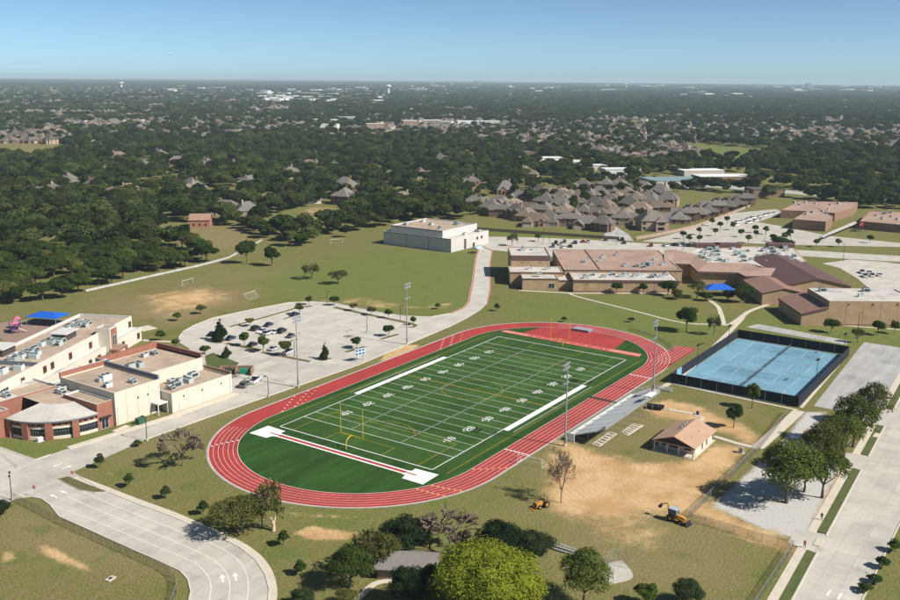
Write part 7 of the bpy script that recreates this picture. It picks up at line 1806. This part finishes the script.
sub = [(476, 199), (491, 208), (513, 201), (516, 212), (537, 219), (546, 199), (570, 193), (574, 219), (585, 205), (603, 224), (607, 206), (599, 192), (614, 191), (619, 184), (618, 211), (629, 205), (636, 198), (649, 196), (643, 185), (560, 206), (530, 205), (590, 196), (627, 193), (660, 190), (583, 184), (668, 200), (555, 190), (500, 203), (640, 207), (612, 199), (594, 211), (545, 210), (482, 204), (505, 210), (527, 214), (549, 218), (588, 221), (560, 199), (575, 199), (595, 204), (618, 198), (652, 201), (632, 189), (606, 185), (660, 205), (584, 212), (565, 211), (540, 190), (520, 195), (623, 218)]
for i, (a, b) in enumerate(sub):
    house(a, b, math.radians(random.choice((0, 90, 180, 270))+15+random.uniform(-8, 8)), '@ in the subdivision beyond the field house', 'houses of the near subdivision', s=random.uniform(0.86, 1.0))
house(653, 223, math.radians(125), 'two storey tan house alone at the street corner behind the tan school', None, 1, 1.1)
for i in range(8):
    a = 678+i*9.6; b = 216.5-i*2.45
    house(a, b, math.radians(205+random.uniform(-4, 4)), '@ in the tight row beside the far lot', 'row houses beside the far lot', v=(0, 3, 5)[i % 3], s=0.98)
lw = [(70, 138), (30, 139), (50, 140), (10, 138), (94, 144), (118, 157), (160, 154), (178, 160), (207, 163), (240, 161), (144, 165), (101, 171), (68, 180), (36, 191), (52, 192), (116, 189), (94, 184), (128, 188), (192, 186), (226, 206), (248, 211), (270, 197), (345, 197), (402, 198), (345, 184), (380, 172), (290, 172), (312, 163), (470, 182), (525, 172), (505, 187), (250, 180), (85, 130), (112, 133), (140, 128), (420, 172), (440, 158)]
for i, (a, b) in enumerate(lw):
    house(a, b, math.radians(random.uniform(0, 360)), '@ alone among the dark oaks', 'houses scattered in the oak wood', s=random.uniform(0.95, 1.25), zz=5)
def simple_house(name, px, py, L, D, hz, zr, rz, wallm, roofm, label, cat='house'):
    x, y = P(px, py); t = thing(name, label, cat, (x, y, 0)); c, s = math.cos(rz), math.sin(rz)
    q = lambda u, v: (x+c*u-s*v, y+s*u+c*v)
    gable(t, [q(-L/2, -D/2), q(-L/2, D/2), q(L/2, D/2), q(L/2, -D/2)], hz, zr, wallm, roofm, 0.5)
    for u in (-L*0.3, 0, L*0.3):
        p = [q(u-0.6, -D/2-0.06), q(u+0.6, -D/2-0.06), q(u+0.6, -D/2), q(u-0.6, -D/2)]; MB().prism(p, 0.9, 2.2).build('window', M_GLASS, t)
    p = [q(-L/2-0.06, -1.3), q(-L/2, -1.3), q(-L/2, 1.3), q(-L/2-0.06, 1.3)]; MB().prism(p, 0.05, 2.6).build('door', M_WOOD, t)
simple_house('barn', 201, 226, 12, 10, 4.5, 7.5, math.radians(-50), mat('barn_red', (0.36, 0.16, 0.11), ns=0.8, amt=0.15), mat('rusty_tin', (0.27, 0.15, 0.11), rough=0.6, ns=0.7, col2=(0.36, 0.24, 0.18)), 'pinkish red barn with rusty tin roof in the clearing', 'barn')
simple_house('ranch_house', 307, 203, 20, 10, 3.2, 6.2, math.radians(-45), M_CREAM, M_TINROOF, 'long ranch house with blue grey metal roof beside a bare driveway')
simple_house('cottage', 80, 246, 15, 10, 3.2, 6.5, math.radians(-60), M_HWHITE, M_TINROOF, 'cottage with pale blue grey roof deep in the dark wood')
def flat_building(name, px, py, L, D, h, rz, wallm, roofm, label, cat, group=None):
    x, y = P(px, py); t = thing(name, label, cat, (x, y, 0), group); c, s = math.cos(rz), math.sin(rz)
    f = [(x+c*u-s*v, y+s*u+c*v) for u, v in ((-L/2, -D/2), (L/2, -D/2), (L/2, D/2), (-L/2, D/2))]
    MB().prism(f, 0, h, bottom=False, top=False).build('wall', wallm, t); MB().prism(inset(f, -0.3), h, h+0.4).build('roof', roofm, t)
    return t
R34 = math.radians(34.0-90)
for a, b, L, D, h, wm, rm, lb in ((672, 186, 46, 34, 6, M_CREAM, M_TINROOF, 'broad low building with blue grey metal roof behind the row houses'), (722, 181, 50, 22, 5, M_BROWNBRICK, M_WHITEBOX, 'long low building with white roof and dark walls by the tree row'), (700, 175, 40, 20, 5, M_HWHITE, M_WHITEBOX, 'pale flat roofed building beyond the metal roofed one'),
                                  (540, 163, 46, 18, 6, M_WHITEBOX, M_WHITEBOX, 'white flat commercial building at the wood edge'), (560, 167, 44, 16, 6, M_HWHITE, M_WHITEBOX, 'second white flat commercial building at the wood edge'), (585, 170, 40, 16, 5, M_HWHITE, M_WHITEBOX, 'third white flat commercial building near the subdivision'), (620, 176, 34, 18, 7, M_WHITEBOX, M_WHITEBOX, 'white building with shaded bays beyond the subdivision'),
                                  (518, 158, 60, 30, 7, M_BROWNBRICK, M_SHINGLEB, 'wide brown roofed building beside the white commercial strip'), (764, 196, 26, 16, 6, M_HBRICK, M_SHINGLE, 'grey roofed church hall with white gable beside the row houses')):
    flat_building('commercial_building', a, b, L, D, h, R34+0.15, wm, rm, lb, 'building')
for i, (a, b, L, D) in enumerate(((432, 125, 32, 18), (446, 126, 26, 18), (468, 125.5, 44, 22), (490, 126, 36, 20), (410, 127, 26, 18), (345, 121, 40, 20), (325, 124, 46, 24), (330, 129, 30, 20), (375, 130, 30, 16), (290, 99, 90, 40), (303, 102, 80, 40), (276, 97.5, 70, 34), (315, 97, 70, 36), (230, 104, 60, 40), (298, 95, 200, 80), (325, 92, 160, 60), (345, 93, 120, 50))):
    flat_building('warehouse', a, b, L, D, random.uniform(8, 12), R34+random.uniform(-0.3, 0.3), M_WHITEBOX if i % 4 else mat('dull_tan_wall', (0.33, 0.22, 0.17)), M_WHITEBOX, 'large white flat roofed commercial block along the distant highway', 'building', 'commercial blocks by the highway')
# scattered white blocks towards the horizon
fb = random.Random(5); nfb = 0
for x0, x1, y0, y1, n in ((262, 335, 89, 104, 34), (160, 270, 87, 94, 12), (330, 460, 86.5, 93, 22), (535, 625, 88, 93, 14), (590, 720, 85.5, 90, 22), (700, 900, 86.5, 92, 34), (340, 430, 97, 104, 8), (460, 540, 87, 90, 8), (640, 820, 93, 99, 7)):
    for i in range(n):
        a, b = fb.uniform(x0, x1), fb.uniform(y0, y1); k = mpp(a, b)
        flat_building('warehouse', a, b, k*fb.uniform(3, 13), k*fb.uniform(2, 6)+20, fb.uniform(8, 16), R34+fb.uniform(-0.4, 0.4), M_WHITEBOX, M_WHITEBOX, 'pale flat roofed block in the hazy distance', 'building', 'pale blocks towards the horizon')
for i, (a, b, w, h) in enumerate(((802, 89, 34, 44), (808, 89, 45, 58), (812, 89, 28, 38), (792, 89, 40, 30), (432, 86.5, 40, 40), (452, 86, 40, 45), (476, 86, 45, 52), (480, 86, 35, 44), (870, 89.5, 60, 34), (886, 89.5, 50, 40))):
    flat_building('office_tower', a, b, w, w*0.8, h, R34, mat('hazy_tower', (0.22, 0.25, 0.28), var=0.3), M_ALU, 'grey office tower on the distant skyline', 'tower', 'office towers on the skyline')
def water_tower(px, py, h, r, label):
    x, y = P(px, py); t = thing('water_tower', label, 'water tower', (x, y, 0))
    MB().tube((x, y, 0), (x, y, h*0.7), r*0.45, r*0.34, 16).build('stem', M_PAINT, t)
    mb = MB(); prof = [(0.34, 0.68), (0.7, 0.76), (1.0, 0.84), (1.0, 0.92), (0.7, 0.985), (0.1, 1.0)]; k = 18
    for a, z in prof: mb.v += [(x+r*a*math.cos(2*math.pi*j/k), y+r*a*math.sin(2*math.pi*j/k), h*z) for j in range(k)]
    for i in range(len(prof)-1):
        for j in range(k): mb.f.append((i*k+j, i*k+(j+1) % k, (i+1)*k+(j+1) % k, (i+1)*k+j))
    mb.f.append(tuple(range((len(prof)-1)*k, len(prof)*k))); mb.build('tank', M_PAINT, t)
water_tower(388.5, 95, 50, 13, 'white water tower near the highway'); water_tower(121.5, 88.5, 42, 16, 'white water tower alone above the distant woods'); water_tower(626, 88, 42, 16, 'white water tower among pale distant blocks')

# ================================================================== WOODS
WL = [(-200, 312), (0, 306), (55, 301), (90, 289), (150, 275), (200, 264), (226, 256), (262, 238), (300, 250), (330, 243), (360, 233), (385, 226), (440, 222), (468, 219), (500, 214), (560, 214), (600, 214), (640, 200), (665, 193), (700, 190), (760, 199), (800, 199), (860, 209), (1100, 212)]
wlx, wly = [p[0] for p in WL], [p[1] for p in WL]
CLEAR = [[(150, 219), (185, 224), (215, 221), (245, 233), (268, 240), (245, 256), (215, 258), (185, 246), (160, 234)], [(188, 192), (215, 188), (250, 190), (253, 198), (215, 200)], [(-50, 146), (40, 142), (76, 147), (70, 153), (30, 158), (-50, 162)],
         [(648, 147), (700, 144), (768, 149), (762, 157), (735, 162), (690, 158), (655, 153)], [(297, 208), (330, 204), (347, 210), (335, 224), (298, 222)], [(640, 176), (900, 198), (900, 204), (640, 182)], [(770, 180), (900, 188), (900, 191), (770, 184)],
         [(520, 158), (600, 166), (600, 172), (520, 164)], [(400, 122), (510, 123), (510, 128), (400, 128)], [(655, 175), (750, 172), (750, 184), (655, 190)], [(305, 107), (350, 95), (366, 92), (372, 92), (360, 96), (316, 107)], [(630, 199), (668, 192), (690, 196), (660, 210), (632, 208)], [(20, 305), (75, 300), (80, 312), (20, 316)]]
RES = [[(585, 121), (640, 115), (760, 119), (920, 127), (920, 151), (830, 150), (770, 143), (650, 141), (600, 137)], [(-40, 88), (120, 87), (280, 93), (300, 106), (240, 122), (120, 127), (-40, 122)], [(395, 118), (520, 116), (590, 123), (590, 150), (520, 145), (420, 135)], [(-40, 127), (60, 128), (66, 143), (-40, 143)], [(560, 141), (640, 141), (700, 151), (640, 165), (590, 152)], [(200, 118), (300, 122), (300, 132), (200, 130)]]
SUBP = [(468, 190), (520, 182), (560, 176), (640, 180), (690, 190), (770, 195), (760, 208), (700, 228), (640, 238), (600, 234), (540, 229), (468, 224)]
# --- distant houses: nearest become things, the rest one sheet of roofs
cand = []
hr = np.random.RandomState(3)
for poly in RES:
    bx_ = [p[0] for p in poly]; by_ = [p[1] for p in poly]; row = 0
    W_ = WP(poly); d0, d1 = 10**9, 0
    for _ in range(7000):
        a, b = hr.uniform(min(bx_), max(bx_)), hr.uniform(min(by_), max(by_))
        if not in_poly(np.array([a]), np.array([b]), poly)[0]: continue
        x, y = P(a, b); d = math.hypot(x-CAM[0], y-CAM[1]); cand.append((d, x, y))
cand.sort(); grid = {}; far_h = []
for d, x, y in cand:
    s = 22+max(0, d-1200)*0.011; k = (int(x//s), int(y//s), int(math.log(d)*4))
    if k in grid: continue
    if any(math.hypot(x-q[1], y-q[2]) < s*0.85 for dx in (-1, 0, 1) for dy_ in (-1, 0, 1) for q in [grid.get((k[0]+dx, k[1]+dy_, k[2]))] if q): continue
    grid[k] = (d, x, y); far_h.append((d, x, y))
n_ind = max(0, 296-len(HOUSE_XY))
for i, (d, x, y) in enumerate(far_h[:n_ind]):
    house(0, 0, math.radians((35 if (int(x/120)+int(y/150)) % 2 else 80)+hr.choice([0, 90, 180, 270])+hr.uniform(-10, 10)), '@ in the distant estates', 'houses of the distant estates', world=(x, y), s=hr.uniform(0.9, 1.1))
rest_h = far_h[n_ind:]
# roofs dotted through all the woods
for _ in range(2300):
    a, b = hr.uniform(-20, 920), 90.5+(140-90.5)*hr.uniform(0, 1)**1.25
    if a > 560 and hr.uniform() < 0.8: continue
    if b > 118 and hr.uniform() < 0.45: continue
    if any(in_poly(np.array([a]), np.array([b]), c)[0] for c in CLEAR): continue
    x, y = P(a, b); rest_h.append((math.hypot(x-CAM[0], y-CAM[1]), x, y))
HX = np.array(HOUSE_XY); TXY = np.array(TREE_XY)
# --- trees
tr = np.random.RandomState(17); pts = []
d = 330.0
while d < 16500:
    s = 8.2+max(0, d-450)*0.0012 if d < 1300 else 9.3+(d-1300)*0.0072
    n = int(1.16*d/s)
    th = YAW+tr.uniform(-0.58, 0.58, n); dd = d+tr.uniform(-0.5, 0.5, n)*s
    pts.append(np.stack([CAM[0]+dd*np.cos(th), CAM[1]+dd*np.sin(th), dd, np.full(n, s)], 1)); d += s*0.92
pts = np.concatenate(pts)
px_, py_ = PX(pts[:, 0], pts[:, 1])
ok = py_ < np.interp(px_, wlx, wly)
for c in CLEAR: ok &= ~in_poly(px_, py_, c)
resid = np.zeros(len(pts), bool)
for c in RES: resid |= in_poly(px_, py_, c)
insub = in_poly(px_, py_, SUBP)
u = tr.uniform(size=len(pts))
# natural gaps between woods
nz = np.sin(pts[:, 0]*0.011+1.3*np.sin(pts[:, 1]*0.006))+np.sin(pts[:, 1]*0.013+0.7+1.1*np.sin(pts[:, 0]*0.005))
nz2 = np.sin(pts[:, 0]*0.031+2*np.sin(pts[:, 1]*0.017))+np.sin(pts[:, 1]*0.037+2*np.sin(pts[:, 0]*0.013))
ok &= ~(((nz < -1.3) & (pts[:, 2] > 1500)) | ((nz2 < -1.55) & (pts[:, 2] > 560)))
ok &= np.where(resid, u < 0.48, np.where(insub, u < 0.60, np.where(pts[:, 2] > 900, u < 0.80, u < 0.93)))
near_h = pts[:, 2] < 2600
HX = np.concatenate([HX, np.array([(x_, y_) for d_, x_, y_ in rest_h if d_ < 2600])])
hd_ = np.full(len(pts), 1e9)
sel = np.where(near_h & ok)[0]
for i0 in range(0, len(sel), 4000):
    q = pts[sel[i0:i0+4000], :2]; hd_[sel[i0:i0+4000]] = np.sqrt(((q[:, None, :]-HX[None])**2).sum(2)).min(1)
ok &= hd_ > np.where(insub, 8.5, np.where(resid, 9.0, 12.5))
# keep the view of the scattered houses open: no tree just in front of them
for hx, hy in HX[len(sub)+9:len(sub)+9+len(lw)]:
    r_ = np.array([CAM[0]-hx, CAM[1]-hy]); r_ /= np.hypot(*r_); v = pts[:, :2]-[hx, hy]; al = v@r_; pe = np.abs(v@np.array([-r_[1], r_[0]]))
    ok &= ~((al > 0) & (al < 27) & (pe < 8))
W = pts[ok]; W = W[np.argsort(W[:, 2])]
# hedgerow trees behind the houses and along roads
n_ind = max(0, 298-NTREE[0])
for i in range(min(n_ind, len(W))):
    x, y = W[i, :2]; k = ('oak', 'oak2', 'oak3', 'oak', 'oak3', 'oak2', 'oak', 'olive')[tr.randint(8)]; w = tr.uniform(7.5, 12.5); h = w*tr.uniform(0.68, 0.92)
    qx, qy = (float(v_) for v_ in PX(x, y))
    zone = 'in the wood bordering the field house meadow' if qx > 275 else ('in the dense wood behind the playground' if qx < 95 else 'in the dense wood behind the long pale fence')
    size = 'smaller' if h < 8.2 else 'tall'
    sort = {'oak': 'dark oak', 'oak3': 'dark low crowned oak', 'oak2': 'mid green oak', 'olive': 'olive green elm'}[k]
    tree(0, 0, 0, w, k, '%s %s %s' % (size, sort, zone), 'trees along the near edge of the wood', h=h, world=(x, y))
W = W[n_ind:]
# prototypes for the far wood, kept out of the scene and only instanced
def hidden(me, name):
    return bpy.data.objects.new(name, me)
colT = bpy.data.collections.new('wood_prototypes')
rg = np.random.RandomState(31)
for k in range(5):
    lob = lobes_for('round', rg, 5.0, 5.4, 4.2, 10+2*k); colT.objects.link(hidden(leaf_mesh('crown', lob, 1500, 0.50, rg, L_FOREST), 'wood_a%d' % k))
for k in range(3):      # groves of several crowns for the far distance
    gl = []
    for i in range(15):
        a, b = rg.uniform(-17, 17, 2); r_ = rg.uniform(3.2, 5.5); gl.append((a, b, rg.uniform(3.0, 6.2), r_))
        for q in range(3): gl.append((a+rg.normal()*r_*0.5, b+rg.normal()*r_*0.5, rg.uniform(4.0, 8.0), r_*0.55))
    colT.objects.link(hidden(leaf_mesh('crown', np.array(gl), 3200, 1.0, rg, L_FOREST), 'wood_b%d' % k))
def scatter(name, P3, rot, scl, idx, coll, label, cat):
    me = bpy.data.meshes.new(name); me.from_pydata([tuple(p) for p in P3], [], [])
    for nm, ty, dt in (('rot', 'FLOAT_VECTOR', rot), ('scl', 'FLOAT_VECTOR', scl), ('idx', 'INT', idx)):
        at = me.attributes.new(nm, ty, 'POINT')
        at.data.foreach_set('vector' if ty == 'FLOAT_VECTOR' else 'value', np.asarray(dt, np.float32 if ty != 'INT' else np.int32).ravel())
    o = bpy.data.objects.new(name, me); COL.objects.link(o)
    ng = bpy.data.node_groups.new(name, 'GeometryNodeTree')
    ng.interface.new_socket('Geometry', in_out='INPUT', socket_type='NodeSocketGeometry'); ng.interface.new_socket('Geometry', in_out='OUTPUT', socket_type='NodeSocketGeometry')
    N = ng.nodes.new; gi, go = N('NodeGroupInput'), N('NodeGroupOutput'); ci = N('GeometryNodeCollectionInfo'); ci.inputs['Collection'].default_value = coll
    ci.inputs['Separate Children'].default_value = True; ci.inputs['Reset Children'].default_value = True
    ip = N('GeometryNodeInstanceOnPoints'); ip.inputs['Pick Instance'].default_value = True
    na = {}
    for nm, dt in (('rot', 'FLOAT_VECTOR'), ('scl', 'FLOAT_VECTOR'), ('idx', 'INT')):
        a = N('GeometryNodeInputNamedAttribute'); a.data_type = dt; a.inputs['Name'].default_value = nm; na[nm] = a.outputs['Attribute']
    L = ng.links.new
    L(gi.outputs[0], ip.inputs['Points']); L(ci.outputs[0], ip.inputs['Instance']); L(na['idx'], ip.inputs['Instance Index']); L(na['rot'], ip.inputs['Rotation']); L(na['scl'], ip.inputs['Scale']); L(ip.outputs[0], go.inputs[0])
    md = o.modifiers.new('scatter', 'NODES'); md.node_group = ng
    tag(o, label, cat, kind='stuff'); return o
nW = len(W); farm = W[:, 2] > 2000
idx = np.where(farm, 5+tr.randint(0, 3, nW), tr.randint(0, 5, nW))
sxy = np.where(farm, W[:, 3]/29.0*tr.uniform(0.75, 1.25, nW), tr.uniform(0.6, 1.5, nW)); sz = np.where(farm, tr.uniform(0.7, 1.3, nW), sxy*tr.uniform(0.8, 1.05, nW))
sxy = np.where(farm, np.minimum(sxy, 3.2), sxy)
is_ = in_poly(*PX(W[:, 0], W[:, 1]), SUBP); sxy = np.where(is_, sxy*0.62, sxy); sz = np.where(is_, sz*0.7, sz)
scatter('woodland', np.stack([W[:, 0], W[:, 1], np.zeros(nW)], 1), np.stack([np.zeros(nW), np.zeros(nW), tr.uniform(0, 6.28, nW)], 1), np.stack([sxy, sxy, sz], 1), idx, colT, 'dark green oak woodland stretching to the horizon', 'woodland')
# far house roofs
colH = bpy.data.collections.new('far_house_prototypes')
for k, (rm, wm) in enumerate(((M_SHINGLE, M_HBRICK), (M_SHINGLEB, M_HWHITE), (M_SHINGLE, M_HWHITE))):
    mb = MB(); L_, D_ = 17, 12; mb.box(-L_/2, L_/2, -D_/2, D_/2, 0, 4); nf = len(mb.f); hip(mb, -L_/2, L_/2, -D_/2, D_/2, 4, 0.8); hip(mb, -L_/2, -L_/2+8, -D_/2-5, D_/2-3, 4, 0.8); mb.box(-L_/2+0.4, -L_/2+7.6, -D_/2-4.6, -D_/2-0.1, 0, 4)
    me_ = bpy.data.meshes.new('far_house'); me_.from_pydata(mb.v, [], mb.f); me_.materials.append(wm); me_.materials.append(rm)
    for i, p in enumerate(me_.polygons): p.material_index = 1 if p.normal.z > 0.3 else 0
    colH.objects.link(bpy.data.objects.new('far_house%d' % k, me_))
nR = len(rest_h)
if nR:
    rh = np.array(rest_h); sc_ = np.clip(0.95+(rh[:, 0]-2000)*0.00012, 0.95, 1.5)
    scatter('distant_houses', np.stack([rh[:, 1], rh[:, 2], np.zeros(nR)], 1), np.stack([np.zeros(nR), np.zeros(nR), hr.uniform(0, 6.28, nR)], 1), np.stack([sc_, sc_, sc_], 1), hr.randint(0, 3, nR), colH, 'mass of tiny roofs of the farthest housing estates', 'houses')
print('trees', NTREE[0], 'houses', len(HOUSE_XY), 'woods', nW, 'far houses', nR)

# ================================================================== HAZE
def haze_box():
    mb = MB().box(-26000, 26000, -26000, 26000, -1.0, 96.0)
    m, nt, out = _nt('haze_air'); v = nt.nodes.new('ShaderNodeVolumePrincipled')
    v.inputs['Color'].default_value = (0.70, 0.88, 1.0, 1); v.inputs['Density'].default_value = 7.0e-5; v.inputs['Anisotropy'].default_value = 0.0
    nt.links.new(v.outputs[0], out.inputs['Volume'])
    o = mb.build('haze', m); o['kind'] = 'stuff'
    return o
haze_box()
for o in list(bpy.data.objects):
    if '_loc' in o: del o['_loc']
